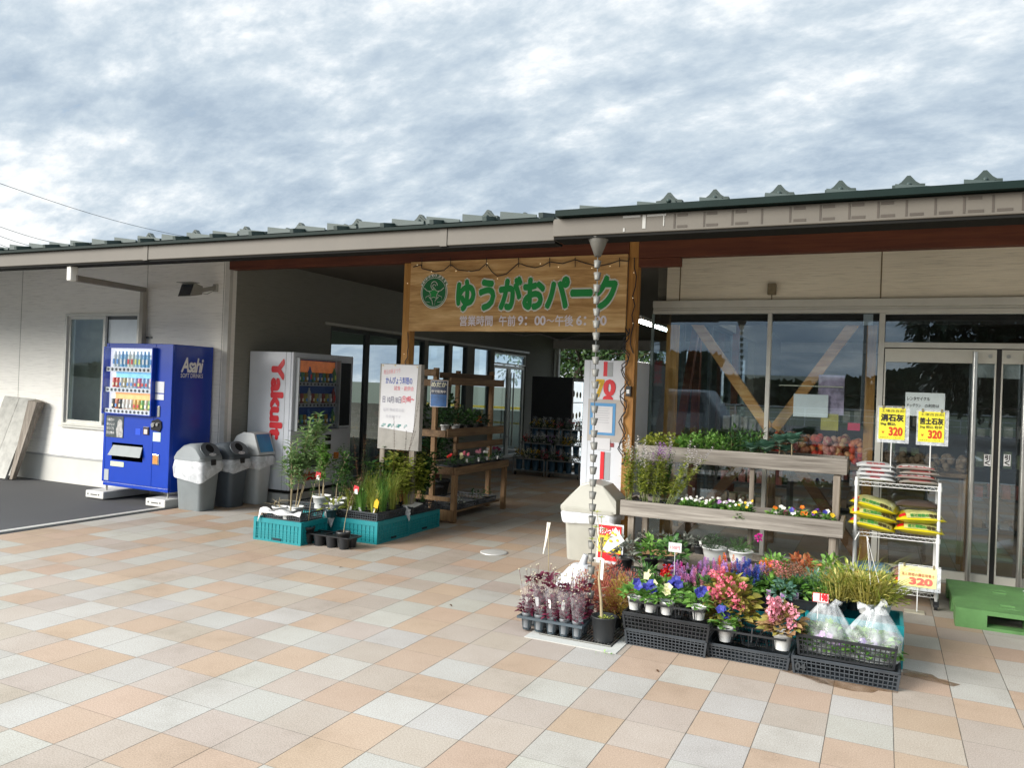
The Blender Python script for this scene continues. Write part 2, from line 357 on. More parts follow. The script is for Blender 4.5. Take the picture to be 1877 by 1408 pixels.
TX, TY = .3, .3044
def pavemat():
    m, nt, b = newmat('paving_blocks'); b.inputs['Roughness'].default_value = .85; b.inputs['Specular IOR Level'].default_value = .25
    at = nt.nodes.new('ShaderNodeAttribute'); at.attribute_name = 'tone'
    n = texnoise(nt, 150, 4, .8); n2 = texnoise(nt, 1.6, 7, .68); n3 = texnoise(nt, 14, 4, .6)
    mx = nt.nodes.new('ShaderNodeMix'); mx.data_type = 'RGBA'; mx.blend_type = 'MULTIPLY'; mx.inputs[0].default_value = 1
    lk(nt, at.outputs['Color'], mx.inputs[6]); lk(nt, cramp(nt, n.outputs['Fac'], [(.3, (.62, .60, .58)), (.5, (1, 1, 1)), (.7, (1.35, 1.35, 1.35))]), mx.inputs[7])
    mx2 = nt.nodes.new('ShaderNodeMix'); mx2.data_type = 'RGBA'; mx2.blend_type = 'MULTIPLY'; mx2.inputs[0].default_value = 1
    lk(nt, mx.outputs[2], mx2.inputs[6]); lk(nt, cramp(nt, n2.outputs['Fac'], [(.3, (.80, .785, .76)), (.46, (.95, .94, .93)), (.6, (1, 1, 1))]), mx2.inputs[7])
    # joints
    tc = nt.nodes.new('ShaderNodeTexCoord'); sp = nt.nodes.new('ShaderNodeSeparateXYZ'); lk(nt, tc.outputs['Object'], sp.inputs[0])
    def M(op, a, bb=None):
        q = nt.nodes.new('ShaderNodeMath'); q.operation = op
        for i, v in enumerate((a, bb)):
            if v is None: continue
            if isinstance(v, (int, float)): q.inputs[i].default_value = v
            else: lk(nt, v, q.inputs[i])
        return q.outputs[0]
    def dist(o, s):
        f = M('FRACT', M('DIVIDE', M('ADD', o, 300 * s), s)); return M('MULTIPLY', M('SUBTRACT', .5, M('ABSOLUTE', M('SUBTRACT', f, .5))), s)
    wob = M('MULTIPLY', M('SUBTRACT', n3.outputs['Fac'], .5), .0025)
    dx = M('ADD', dist(sp.outputs[0], TX), wob); dy = M('ADD', dist(sp.outputs[1], TY), wob)
    def line(d, w):
        r = nt.nodes.new('ShaderNodeMapRange'); r.inputs[1].default_value = w * .35; r.inputs[2].default_value = w; lk(nt, d, r.inputs[0]); return r.outputs[0]
    jx = line(dx, .0026); jy = line(dy, .0020); wear = M('MULTIPLY', M('ADD', n3.outputs['Fac'], n2.outputs['Fac']), .5)
    jj = M('MINIMUM', M('MAXIMUM', jx, M('MULTIPLY', wear, .25)), M('MAXIMUM', jy, M('ADD', M('MULTIPLY', wear, .7), .12)))
    mx3 = nt.nodes.new('ShaderNodeMix'); mx3.data_type = 'RGBA'; lk(nt, jj, mx3.inputs[0]); mx3.inputs[6].default_value = (.06, .052, .04, 1)
    lk(nt, mx2.outputs[2], mx3.inputs[7]); lk(nt, mx3.outputs[2], b.inputs['Base Color'])
    h = M('ADD', M('MULTIPLY', jj, 1.0), M('MULTIPLY', n.outputs['Fac'], .25)); bump(nt, b, h, .5, .003)
    return m
TONE = {'o': (.365, .275, .205), 'p': (.34, .292, .248), 'w': (.36, .344, .312)}
TILES = {}
for j, i0, row in ((-7, -12, 'pw'), (-6, -13, 'wpoo'), (-5, -14, 'woppp'), (-4, -16, 'woowpwwp'), (-4, 1, 'oo'), (-3, -17, 'oowwpopoww'), (-3, 1, 'ww'), (-2, -19, 'wpoppoopwowo'), (-2, 1, 'ow'), (-1, -20, 'owoppwwwopwop'), (-1, -4, 'ooopopo'),
                   (0, -21, 'oppopwoopppwopp'), (0, -5, 'wowpowop'), (1, -22, 'wpowowowoowopwopo'), (1, -5, 'pwowpwpp'), (2, -20, 'wppwpwpwpwwpowpwppowo'), (3, -18, 'opwpopopowpoopopwo'), (4, -17, 'pwowwpowpowwpwo'),
                   (5, -15, 'poowpwwpopo'), (6, -14, 'wpwowppow'), (7, -12, 'wopoo'), (8, -11, 'wp')):
    for q, ch in enumerate(row): TILES[(i0 + q, -(j + 1))] = ch
def paving():
    rnd = random.Random(11); m = MB(); cols = []
    for i in range(-25, 45):
        for j in range(-24, 47):
            x0, y0 = i * TX, j * TY
            if x0 < KX + .1 - TX * .9: pass
            xa = max(x0, KX); ya = max(y0, -7.2)
            if x0 + TX <= KX or y0 + TY <= -7.2: continue
            # the drain's concrete collar
            m.add([(xa, ya, 0), (x0 + TX, ya, 0), (x0 + TX, y0 + TY, 0), (xa, y0 + TY, 0)], [(0, 1, 2, 3)])
            k = TILES.get((i, j)) or rnd.choices('opw', (40, 31, 29))[0]
            f = rnd.uniform(.95, 1.05); c = TONE[k]; cols.append((c[0] * f, c[1] * f * rnd.uniform(.985, 1.015), c[2] * f * rnd.uniform(.97, 1.02), 1))
    o = m.build('plaza_paving', pavemat())
    a = o.data.color_attributes.new('tone', 'FLOAT_COLOR', 'CORNER'); flat = []
    for c in cols: flat += list(c) * 4
    a.data.foreach_set('color', flat); struct(o)
paving()
# damp patches beside the lowest crates
WET = mat('damp_concrete', (.22, .13, .07), .5, var=.3, scale=20)
m = MB()
for poly in ([(-.02, .13), (.1, .11), (.2, .14), (.23, .2), (.33, .21), (.33, .3), (-.1, .3), (-.2, .235)], [(.36, .55), (.62, .50), (.66, .56), (.55, .60), (.52, .66), (.36, .68)], [(-.26, .28), (-.05, .2), (-.02, .15), (-.08, .14), (-.16, .2), (-.3, .24)]):
    m.add([(x, y, .0015) for x, y in poly], [tuple(range(len(poly)))])
def wetmat():
    m, nt, b = newmat('damp_stain'); b.inputs['Roughness'].default_value = .4; b.inputs['Base Color'].default_value = (.16, .085, .035, 1)
    tr = nt.nodes.new('ShaderNodeBsdfTransparent'); tr.inputs[0].default_value = (1, 1, 1, 1)
    mx = nt.nodes.new('ShaderNodeMixShader'); n = texnoise(nt, 9, 5, .6)
    r = nt.nodes.new('ShaderNodeMapRange'); r.inputs[1].default_value = .35; r.inputs[2].default_value = .6; r.inputs[3].default_value = .25; r.inputs[4].default_value = .6
    lk(nt, n.outputs['Fac'], r.inputs[0]); lk(nt, r.outputs[0], mx.inputs[0]); lk(nt, tr.outputs[0], mx.inputs[1]); lk(nt, b.outputs[0], mx.inputs[2])
    lk(nt, mx.outputs[0], nt.nodes['Material Output'].inputs[0]); return m
o = m.build('damp_patches', wetmat()); struct(o)
# drain collar, grate and manhole
m = MB()
for b4 in ((-1.86, -1.24, -.005, .09), (-1.86, -1.80, .094, .56), (-1.30, -1.24, .094, .56), (-1.86, -1.24, .564, .62)): m.box(b4[0], b4[1], b4[2], b4[3], .0005, .005)
struct(m.build('drain_collar', CONC2))
t = thing('drain_grate', 'steel bar drain grate in the ground under the rain chain', 'drain grate', (-1.55, .33, 0))
m = MB()
for k in range(23): m.box(-1.79 + k * .0215, -1.784 + k * .0215, .10, .555, .002, .011)
for y in (.098, .25, .4, .55): m.box(-1.795, -1.305, y, y + .006, .003, .012)
m.build('bars', STEEL, t)
m = MB(); m.box(-1.797, -1.303, .096, .558, .0008, .0016); m.build('pit', DARK, t)
m = MB(); m.lathe([(.135, .0015), (.135, .006), (.125, .008), (.0001, .008)], (-3.19, 2.22, 0), 32)
tag(m.build('manhole_cover', mat('cover_metal', (.62, .62, .6), .4, .3)), 'small round pale metal manhole cover set in the paving before the entrance', 'manhole cover')

# ---------------------------------------------------------------- the shop building
SHOP = thing('shop_building', 'single storey shop with white siding, long green metal roof and open wooden entrance passage', 'shop', (-3, 3, 0))
def panels(m, axis, c0, c1, a0, a1, z0, z1, ops=()):
    """wall slab between c0..c1 in thickness, a0..a1 along, with openings (a, b, zlo, zhi)"""
    def bx(a, b, lo, hi):
        if b - a < 1e-4 or hi - lo < 1e-4: return
        if axis == 'x': m.box(a, b, c0, c1, lo, hi)
        else: m.box(c0, c1, a, b, lo, hi)
    cur = a0
    for a, b, lo, hi in sorted(ops):
        bx(cur, a, z0, z1); bx(a, b, z0, lo); bx(a, b, hi, z1); cur = b
    bx(cur, a1, z0, z1)
def frame(m, axis, c, t, a0, a1, z0, z1, w):
    """four-bar frame; c centre of thickness, t thickness, w bar width"""
    def bx(a, b, lo, hi):
        if axis == 'x': m.box(a, b, c - t / 2, c + t / 2, lo, hi)
        else: m.box(c - t / 2, c + t / 2, a, b, lo, hi)
    bx(a0, a0 + w, z0, z1); bx(a1 - w, a1, z0, z1); bx(a0 + w, a1 - w, z0, z0 + w); bx(a0 + w, a1 - w, z1 - w, z1)
def pane(axis, c, a0, a1, z0, z1, parent, mt=None, name='pane'):
    m = MB(); t = .004
    if axis == 'x': m.box(a0, a1, c - t, c + t, z0, z1)
    else: m.box(c - t, c + t, a0, a1, z0, z1)
    return m.build(name, mt or GLASS, parent)

LW, PW = 2.92, -7.46        # front wall of the wing, side wall of the passage
m = MB(); panels(m, 'x', LW, LW + .12, -18, PW, .38, 3.17, [(-10.56, -9.08, .85, 2.42)]); w = m.build('wall', SIDING, SHOP)
for x in (-11.63, -8.96, -7.56, -14.3):
    m = MB(); m.box(x - .004, x + .004, LW - .002, LW + .01, .38, 3.16); m.build('siding_joint', mat('joint_sealant', (.33, .33, .30), .8), w)
m = MB(); m.box(PW - .075, PW + .004, LW - .006, LW + .05, .38, 3.165); m.build('corner_trim', mat('corner_trim', (.60, .60, .56), .6), w)
m = MB(); m.box(-18, PW - .002, LW - .018, LW + .02, .355, .379); m.build('base_flashing', mat('flashing', (.35, .36, .36), .5, .3), SHOP)
m = MB(); m.box(-18, PW, LW - .004, LW + .12, -.02, .354); m.build('foundation_band', mat('foundation_band', (.58, .58, .54), .8, var=.08, scale=2), SHOP)
# side wall of the passage with its glazing
ya = [PX(p, 640, PW).y for p in (758, 779, 785, 824, 829, 858, 870, 901)]
ops = [(5.0, 7.0, 0.02, 2.45)] + [(ya[i], ya[i + 1], .95, 2.42) for i in (0, 2, 4, 6)] + [(10.62, 12.3, 0.02, 2.38)]
m = MB(); panels(m, 'y', PW - .12, PW, LW + .121, 14.1, 0.0, 3.3, ops)
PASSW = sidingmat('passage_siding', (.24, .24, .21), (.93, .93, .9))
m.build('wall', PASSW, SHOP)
for i in (0, 2, 4, 6):
    m = MB(); frame(m, 'y', PW - .04, .07, ya[i], ya[i + 1], .95, 2.42, .03); f = m.build('window', ALUD, SHOP)
    pane('y', PW - .04, ya[i] + .03, ya[i + 1] - .03, .98, 2.39, f, GLASSC)
m = MB(); m.box(PW + .001, PW + .03, 7.2, 12.4, 2.43, 2.47); m.box(PW + .001, PW + .03, 4.85, 7.1, 2.46, 2.5); m.build('window_head', ALU, SHOP)
for a, b in ((5.0, 6.0), (6.0, 7.0)):
    m = MB(); frame(m, 'y', PW - .05, .05, a + .005, b - .005, .03, 2.44, .055); f = m.build('door', ALUD, SHOP)
    pane('y', PW - .05, a + .06, b - .06, .085, 2.385, f)
m = MB(); frame(m, 'y', PW - .04, .06, 10.63, 12.29, 2.12, 2.37, .03); f = m.build('window', ALU, SHOP); pane('y', PW - .04, 10.66, 12.26, 2.15, 2.34, f, GLASSC)
for a, b, h in ((10.64, 11.455, 11.38), (11.465, 12.28, 11.54)):
    m = MB(); frame(m, 'y', PW - .05, .05, a, b, .02, 2.10, .07); f = m.build('door', ALU, SHOP); pane('y', PW - .05, a + .07, b - .07, .09, 2.03, f)
    m = MB(); m.tube([(PW + .05, h, .3), (PW + .05, h, 1.95)], .018, 8); m.tube([(PW - .03, h, .5), (PW + .05, h, .5)], .01); m.tube([(PW - .03, h, 1.8), (PW + .05, h, 1.8)], .01); m.build('handle', STEEL, f)
# rooms behind the wing
ROOM = mat('room_plaster', (.78, .75, .66), .85)
m = MB(); m.box(-11.6, -11.5, LW + .13, 3.6, 0, 2.9); m.box(-11.5, PW - .13, 3.5, 3.6, 0, 2.9); m.box(-8.6, -8.5, LW + .13, 3.49, 0, 2.9); m.box(-11.6, PW - .13, LW + .13, 3.6, 2.905, 2.95)
m.build('partition', ROOM, SHOP)
m = MB(); panels(m, 'y', -18.1, -18, LW, 14.1, 0, 3.3, [(5.5, 13.8, 1.0, 3.0)]); panels(m, 'x', 14.0, 14.1, -17.99, PW - .13, 0, 3.3, [(-17, -8.2, 1.0, 3.0)]); m.build('wall', PASSW, SHOP)
# front window of the wing: two sashes
m = MB(); frame(m, 'x', LW + .03, .12, -10.58, -9.06, .83, 2.44, .035); win = m.build('window', ALU, SHOP)
m = MB(); frame(m, 'x', LW + .02, .035, -10.545, -9.77, .865, 2.405, .045); f = m.build('sash', ALU, win)
m = MB(); frame(m, 'x', LW + .06, .03, -9.81, -9.095, .865, 2.405, .045); f2 = m.build('sash', ALUD, win)
m = MB(); m.box(-10.50, -9.815, LW + .016, LW + .024, .91, 2.36); m.build('clear_pane', GLASSC, win)
m = MB(); m.box(-9.765, -9.14, LW + .052, LW + .06, .91, 2.36); m.build('frosted_pane', mat('frosted_pane', (.80, .88, .90), .2, var=.05), win)
m = MB(); m.box(-10.62, -9.02, LW - .05, LW - .002, .80, .826); m.build('sill', ALU, win)

# roof
ROOFG = mat('green_roof_metal', (.018, .036, .031), .6, 0, var=.3, scale=4)
ROOFD = mat('roof_edge_metal', (.004, .013, .011), .6, 0, var=.2, spec=.15)
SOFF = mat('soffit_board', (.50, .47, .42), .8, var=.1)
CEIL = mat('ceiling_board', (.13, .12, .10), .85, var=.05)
def slope(y, z0, k=.19): return z0 + k * (y - .45)
m = MB(); x0, x1 = -19, 10
prof = [(.47, 2.842), (7.6, 4.10), (15.2, 2.84), (15.2, 2.74), (7.6, 4.0), (2.95, 3.235), (.57, 2.78), (.57, 2.812), (.47, 2.812)]
m.prism(prof, lambda u, v, t: (t, u, v), x0, x1); roof = m.build('roof', ROOFG, SHOP)
m = MB()
y = -18.9
while y < 10: m.bar((y, .47, 2.866), (y, 7.55, 4.115), .035, .035); y += .455
m.build('roof_rib', ROOFG, roof)
m = MB(); m.hexa([(x0, .50, 2.735), (x1, .50, 2.735), (x1, 2.95, 3.205), (x0, 2.95, 3.205), (x0, .50, 2.75), (x1, .50, 2.75), (x1, 2.95, 3.22), (x0, 2.95, 3.22)])
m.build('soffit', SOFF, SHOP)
m = MB(); m.box(PW, 10, 2.96, 9, 3.20, 3.225); m.hexa([(PW, 9.002, 3.20), (10, 9.002, 3.20), (10, 14.1, 2.9), (PW, 14.1, 2.9), (PW, 9.002, 3.225), (10, 9.002, 3.225), (10, 14.1, 2.925), (PW, 14.1, 2.925)])
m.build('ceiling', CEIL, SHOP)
FASC = mat('fascia_paint', (.10, .089, .072), .6, var=.08, scale=3); FASCD = mat('fascia_dark', (.055, .045, .035), .7, var=.15)
m = MB(); m.box(-19, -1.94, .44, .56, 2.672, 2.808); g1 = m.build('gutter', FASC, SHOP, bevel=.006)
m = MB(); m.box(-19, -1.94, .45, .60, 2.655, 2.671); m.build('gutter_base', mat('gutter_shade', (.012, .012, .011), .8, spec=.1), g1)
for p in (268, 813):
    X = PY(p, 440, .44).x; m = MB(); m.box(X - .03, X + .03, .434, .5, 2.668, 2.803); m.build('joint_cover', FASC, g1)
m = MB(); m.box(-1.938, 10, .40, .56, 2.690, 2.815); g2 = m.build('gutter', FASC, SHOP, bevel=.006)
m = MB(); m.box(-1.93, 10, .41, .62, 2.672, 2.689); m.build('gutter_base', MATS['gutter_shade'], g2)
m = MB(); m.box(-19, -1.93, .40, .50, 2.805, 2.829); m.box(-1.9, 10, .34, .50, 2.82, 2.862); m.build('roof_edge', ROOFD, roof)
# repair marks along the right fascia: brushed strips in the outline of small frames
m = MB(); rnd = random.Random(4)
for px0 in list(range(1236, 1880, 53)) + [1890, 1940]:
    X = PY(px0, 385, .40).x
    def bar_(dx0, dx1, dz0, dz1): m = MB(); m.box(X + dx0, X + dx1, .3975 + rnd.uniform(0, .0008), .401, 2.695 + dz0, 2.695 + dz1); m.build('brushed_mark', FASCD, g2)
    j = rnd.uniform(-.004, .004)
    bar_(j, .012 + j, .012, .108)
    if rnd.random() < .85: bar_(.022, .095 + rnd.uniform(-.01, .01), .014, .03)
    if rnd.random() < .6: bar_(.022, .09, .088, .106)
for px0, px1, dz0, dz1 in ((1142, 1174, .098, .112), (1178, 1184, .02, .112), (1186, 1221, .098, .112), (1216, 1218, .03, .098), (1143, 1146, .005, .03)):
    m = MB(); m.box(PY(px0, 400, .40).x, PY(px1, 400, .40).x, .3965, .401, 2.695 + dz0, 2.695 + dz1); m.build('white_tape', mat('aged_tape', (.34, .34, .32), .6), g2)
# ornamental end caps and snow fins standing on the roof
def cap_mb(w, h):
    pts = [(-.5, 0), (.5, 0), (.5, .45), (.34, .47), (.22, .62), (.12, .84), (.05, 1.0), (-.05, 1.0), (-.12, .84), (-.22, .62), (-.34, .47), (-.5, .45)]
    m = MB(); m.prism([(u * w, v * h) for u, v in pts], lambda u, v, t: (u, t, v), 0, .05)
    pts2 = [(-.3, .12), (.3, .12), (.26, .4), (.1, .6), (0, .8), (-.1, .6), (-.26, .4)]
    m.prism([(u * w, v * h) for u, v in pts2], lambda u, v, t: (u, t, v), -.012, 0)
    m.ball((0, -.014, h * .38), w * .09, n=8, m=5)
    return m
caps = []
def put(mb, X, Y, Z, name='roof_cap', par=None):
    me = mb if not isinstance(mb, MB) else None
    o = bpy.data.objects.new(name, me); COL.objects.link(o); o.parent = roof; o.location = Vector((X, Y, Z)) - parent_origin(roof); return o
tmp = cap_mb(.185, .10).build('roof_cap', ROOFG, roof, world=False); capme = tmp.data; bpy.data.objects.remove(tmp)
finm = MB(); finm.prism([(0, 0), (.30, 0), (.30, .02), (0, .06)], lambda u, v, t: (u, t, v), 0, .012); finm.prism([(0, 0), (.30, 0), (.30, .02), (0, .07)], lambda u, v, t: (u, .012 + t * 3, v * .3), 0, .012)
tmp = finm.build('snow_guard', mat('snow_guard_metal', (.04, .062, .058), .6, 0), roof, world=False); finme = tmp.data; bpy.data.objects.remove(tmp)
def topz(y): return 2.835 + (y - .42) * .1763 + .03
for p in ((1226, 370), (1310, 366), (1428, 361), (1540, 355), (1665, 348), (1805, 341), (1950, 335)):
    put(capme, PY(p[0], p[1], .75).x, .75, topz(.75) + .012)
for p in (273, 357, 449, 549, 654, 769, 893): put(capme, PY(p, 420, 1.35).x, 1.35, topz(1.35) + .022)
for p in (437, 525, 631, 739, 856, 960): put(capme, PY(p, 425, 2.3).x, 2.3, topz(2.3) + .045)
for p in (1063, 1168, 1282, 1402, 1514, 1640, 1766, 1900): put(finme, PY(p, 360, .62).x, .62, topz(.62) - .004, 'snow_guard')
X = -8.64
while X < -2.3: put(finme, X, .62, topz(.62) - .012, 'snow_guard'); X += .325
# beams and posts of the entrance
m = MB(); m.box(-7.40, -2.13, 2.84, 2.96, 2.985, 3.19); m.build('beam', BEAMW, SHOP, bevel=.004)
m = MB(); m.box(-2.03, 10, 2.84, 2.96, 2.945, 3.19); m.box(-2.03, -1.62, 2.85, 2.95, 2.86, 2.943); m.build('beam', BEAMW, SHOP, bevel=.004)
m = MB(); m.box(-4.765, -4.66, 2.85, 2.955, 0, 2.983); p1 = m.build('post', POSTW, SHOP, bevel=.004)
m = MB(); m.box(-2.13, -2.032, 2.85, 2.955, 0, 2.945); m.box(-2.13, -2.032, 2.852, 2.953, 2.947, 3.19); p2 = m.build('post', POSTW, SHOP, bevel=.004)
for x in (-4.765, -2.13):
    m = MB(); m.box(x - .004, x + .109, 2.845, 2.96, 0, .12); m.build('post_shoe', STEEL, SHOP)
# store front
GY = 3.55; SX = -2.05
m = MB(); panels(m, 'x', GY + .005, GY + .12, SX + .13, 10, 2.60, 3.2); sw = m.build('wall', SIDINGT, SHOP)
for x in (-1.78, .142, 2.1):
    m = MB(); m.box(x - .005, x + .005, GY + .001, GY + .02, 2.60, 3.19); m.build('siding_joint', mat('brown_sealant', (.16, .12, .06), .8), sw)
m = MB(); m.box(SX, 10, GY - .05, GY + .05, 2.525, 2.597); m.box(SX, 10, GY - .035, GY + .05, 2.462, 2.50); m.box(SX, 10, GY - .02, GY + .05, 2.501, 2.524); m.build('window_head', ALU, SHOP, bevel=.003)
m = MB(); m.box(SX, 10, GY + .051, GY + .16, 2.36, 2.60); m.build('blind_box', DARK, SHOP)
for x, w_ in ((-.855, .04), (.165, .05)):
    m = MB(); m.box(x - w_ / 2, x + w_ / 2, GY - .03, GY + .05, 0, 2.461); m.build('mullion', ALU, SHOP, bevel=.003)
for a, b in ((SX + .01, -.876), (-.834, .139)):
    m = MB(); m.box(a, b, GY - .02, GY + .04, 0.0, .05); f = m.build('window', ALU, SHOP); pane('x', GY, a + .002, b - .002, .051, 2.46, f)
# doors
m = MB(); m.box(.191, 4.2, GY - .03, GY + .05, 2.135, 2.185); m.build('transom', ALU, SHOP, bevel=.003)
m = MB(); m.box(.191, 4.2, GY - .02, GY + .03, 2.45, 2.461); f = m.build('window', ALU, SHOP); pane('x', GY, .195, 4.2, 2.187, 2.449, f)
DOORW = mat('door_rail', (.64, .63, .56), .4, .25, var=.06)
SEAL = mat('door_seal', (.01, .01, .01), .5)
def door(x0, x1, hx, lockx):
    m = MB(); z1 = 2.125; w = .012
    m.box(x0, x1, GY - .025, GY + .02, 2.0, z1); m.box(x0, x0 + w, GY - .025, GY + .02, .012, 1.999); m.box(x1 - w, x1, GY - .025, GY + .02, .012, 1.999); m.box(x0 + w, x1 - w, GY - .025, GY + .02, .012, .10)
    d = m.build('door', DOORW, SHOP, bevel=.002); pane('x', GY, x0 + w, x1 - w, .101, 1.999, d)
    m = MB(); m.tube([(hx, GY - .10, .03), (hx, GY - .10, 2.10)], .023, 12)
    for z in (.2, 1.05, 1.9): m.tube([(hx, GY - .02, z), (hx, GY - .10, z)], .011, 8)
    m.build('handle', STEEL, d)
    m = MB(); m.tube([(lockx, GY - .034, 2.065), (lockx, GY - .02, 2.065)], .017, 16); m.tube([(lockx, GY - .037, 2.065), (lockx, GY - .034, 2.065)], .008, 10); m.build('lock', STEEL, d)
    return d
d1 = door(.198, 1.105, .932, 1.055); d2 = door(1.145, 2.05, 1.32, 1.195)
m = MB(); m.box(1.107, 1.143, GY - .01, GY + .015, .012, 2.125); m.box(.191, .1965, GY - .022, GY + .0, 0.012, 2.125); m.box(.197, 2.05, GY - .005, GY + .01, 2.126, 2.1345); m.build('door_seal', SEAL, SHOP)
m = MB(); m.box(2.06, 2.12, GY - .03, GY + .05, 0, 2.461); m.box(3.3, 3.36, GY - .03, GY + .05, 0, 2.13); m.build('mullion', ALU, SHOP); pane('x', GY, 2.121, 3.299, .02, 2.13, SHOP)
m = MB(); panels(m, 'x', GY + .005, GY + .12, 3.362, 10, 0, 2.46); m.build('wall', SIDINGT, SHOP)
m = MB(); m.box(.19, 2.1, GY - .12, GY - .03, 0.0, .012); m.build('door_sill', STEEL, SHOP)
# glazed side of the store along the passage
for k, (a, b) in enumerate(((3.56, 4.9), (4.95, 6.6), (6.65, 8.3), (8.35, 10.0))):
    pane('y', SX, a, b, .05, 2.60, SHOP, GLASSC)
    if k: m = MB(); m.box(SX - .02, SX + .03, a - .05, a, 0, 2.60); m.build('mullion', ALUD, SHOP)
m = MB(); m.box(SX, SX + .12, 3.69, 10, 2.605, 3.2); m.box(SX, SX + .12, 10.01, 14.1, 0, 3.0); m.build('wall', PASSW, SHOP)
m = MB(); m.box(SX - .015, SX + .012, GY - .015, GY + .012, .05, 2.46); m.build('corner_seal', mat('corner_seal', (.18, .24, .24), .3), SHOP)
# far end of the passage and back wall of the store
FY = 14.0
ox = [PY(p, 648, FY).x for p in (1168, 1192, 1203, 1227, 1257, 1277)]
ops = [(PW + .02, -5.35, 0.0, 2.64), (ox[0], ox[1], 2.33, 2.63), (ox[2], ox[3], 2.33, 2.63), (ox[4], ox[5], 2.33, 2.63)]
for p in (1325, 1341, 1363, 1378):
    X = PY(p, 660, FY).x; ops.append((X - .03, X + .04, 1.0, 2.45))
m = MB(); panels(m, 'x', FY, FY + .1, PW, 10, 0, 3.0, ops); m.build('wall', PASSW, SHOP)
m = MB(); m.box(PW, 10, FY - .06, FY - .002, 2.645, 2.87); m.build('header', mat('header_paint', (.62, .60, .55), .6), SHOP)
m = MB(); X = PY(1023, 660, FY).x; m.box(X - .04, X + .04, FY - .05, FY + .05, 0, 2.64); m.build('post', WHITE, SHOP)
m = MB(); m.box(10, 10.1, GY, 14.1, 0, 3.2); m.build('wall', DARK, SHOP)
# interior frame of the store
def brace(m, a, b, w=.10, t=.09):
    y = 3.80; m.bar((a[0], y, a[1]), (b[0], y, b[1]), t, w, up=(0, 0, 1))
m = MB(); m.box(-1.935, -1.82, 3.68, 3.79, 0, 2.45); m.build('inner_post', woodmat('inner_post_wood', (.40, .19, .05), (.58, .31, .09), (.7, .42, .15), 2, 22), SHOP, bevel=.003)
m = MB(); m.box(.03, .12, 3.75, 3.86, 0, 2.9); m.build('inner_post', POSTW, SHOP, bevel=.003)
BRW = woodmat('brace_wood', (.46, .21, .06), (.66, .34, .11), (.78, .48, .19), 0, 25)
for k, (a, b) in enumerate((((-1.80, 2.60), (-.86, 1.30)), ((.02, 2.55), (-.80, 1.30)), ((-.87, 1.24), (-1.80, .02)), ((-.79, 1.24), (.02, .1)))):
    m = MB(); brace(m, a, b); m.build('brace', BRW if k < 2 else woodmat('dimmed_brace_wood', (.10, .045, .015), (.17, .08, .03), (.24, .12, .045), 0, 25), SHOP)  # lower pair: dimness put into the colour of the same wood
m = MB(); m.box(-1.98, -1.89, 5.2, 5.3, 0, 3.1); m.bar((-1.93, 5.2, 2.6), (-1.93, 3.95, .3), .08, .10, up=(0, 0, 1)); m.box(-1.98, -1.89, 8.0, 8.1, 0, 3.1); m.build('inner_post', BEAMW, SHOP)
# ceiling lights
def tube_light(a, b):
    a = Vector(a); b = Vector(b); m = MB(); m.bar(a + Vector((0, 0, .05)), b + Vector((0, 0, .05)), .12, .05); L = m.build('ceiling_light', WHITE, SHOP)
    m = MB(); m.tube([a, b], .022, 8); m.build('fluorescent_tube', mat('lit_tube', (1, .98, .92), .4, emit=14), L)
a = PG(1168, 588, 2.62); tube_light(a, Vector((a.x, a.y + 2.2, 2.62)))
tube_light((-.9, 4.9, 3.1), (-.9, 6.1, 3.1)); tube_light((.9, 4.9, 3.1), (.9, 6.1, 3.1)); tube_light((-.6, 7.5, 3.1), (-.6, 8.7, 3.1)); tube_light((-.6, 10.5, 3.1), (-.6, 11.7, 3.1)); tube_light((2.2, 7.5, 3.1), (2.2, 8.7, 3.1))  # pair nearest the window is added, out of sight, to brighten the braces
# downpipe of the wing
PIPE = mat('downpipe_paint', (.22, .20, .17), .55, var=.1); PIPEW = mat('pipe_outlet', (.62, .61, .57), .5)
a = PY(131, 497, .50)
m = MB(); m.box(a.x - .032, a.x + .032, .47, .55, 2.51, 2.655); gp = m.build('downpipe_outlet', PIPEW, SHOP, bevel=.01)
e = PY(264, 531, LW - .06)
m = MB(); m.bar((a.x + .02, .52, 2.54), (e.x, LW - .06, e.z), .065, .065); dpp = m.build('downpipe', PIPE, SHOP, bevel=.008)
m = MB(); m.box(e.x - .035, e.x + .035, LW - .095, LW - .025, .2, e.z + .03); m.build('lower_pipe', mat('pipe_beige', (.36, .34, .29), .5), dpp, bevel=.008)
m = MB(); m.box(e.x - .04, e.x + .13, LW - .024, LW - .001, 2.1, 2.12); m.build('pipe_bracket', ALUD, dpp)
# small junction box on the aged siding
a = PY(1415, 530, GY - .03); m = MB(); m.box(a.x - .04, a.x + .04, GY - .06, GY + .002, a.z - .055, a.z + .055); m.tube([(a.x, GY - .03, a.z - .05), (a.x, GY - .03, 2.6)], .006); m.build('socket_box', mat('old_box', (.20, .165, .10), .7, var=.3, scale=30), SHOP, bevel=.006)

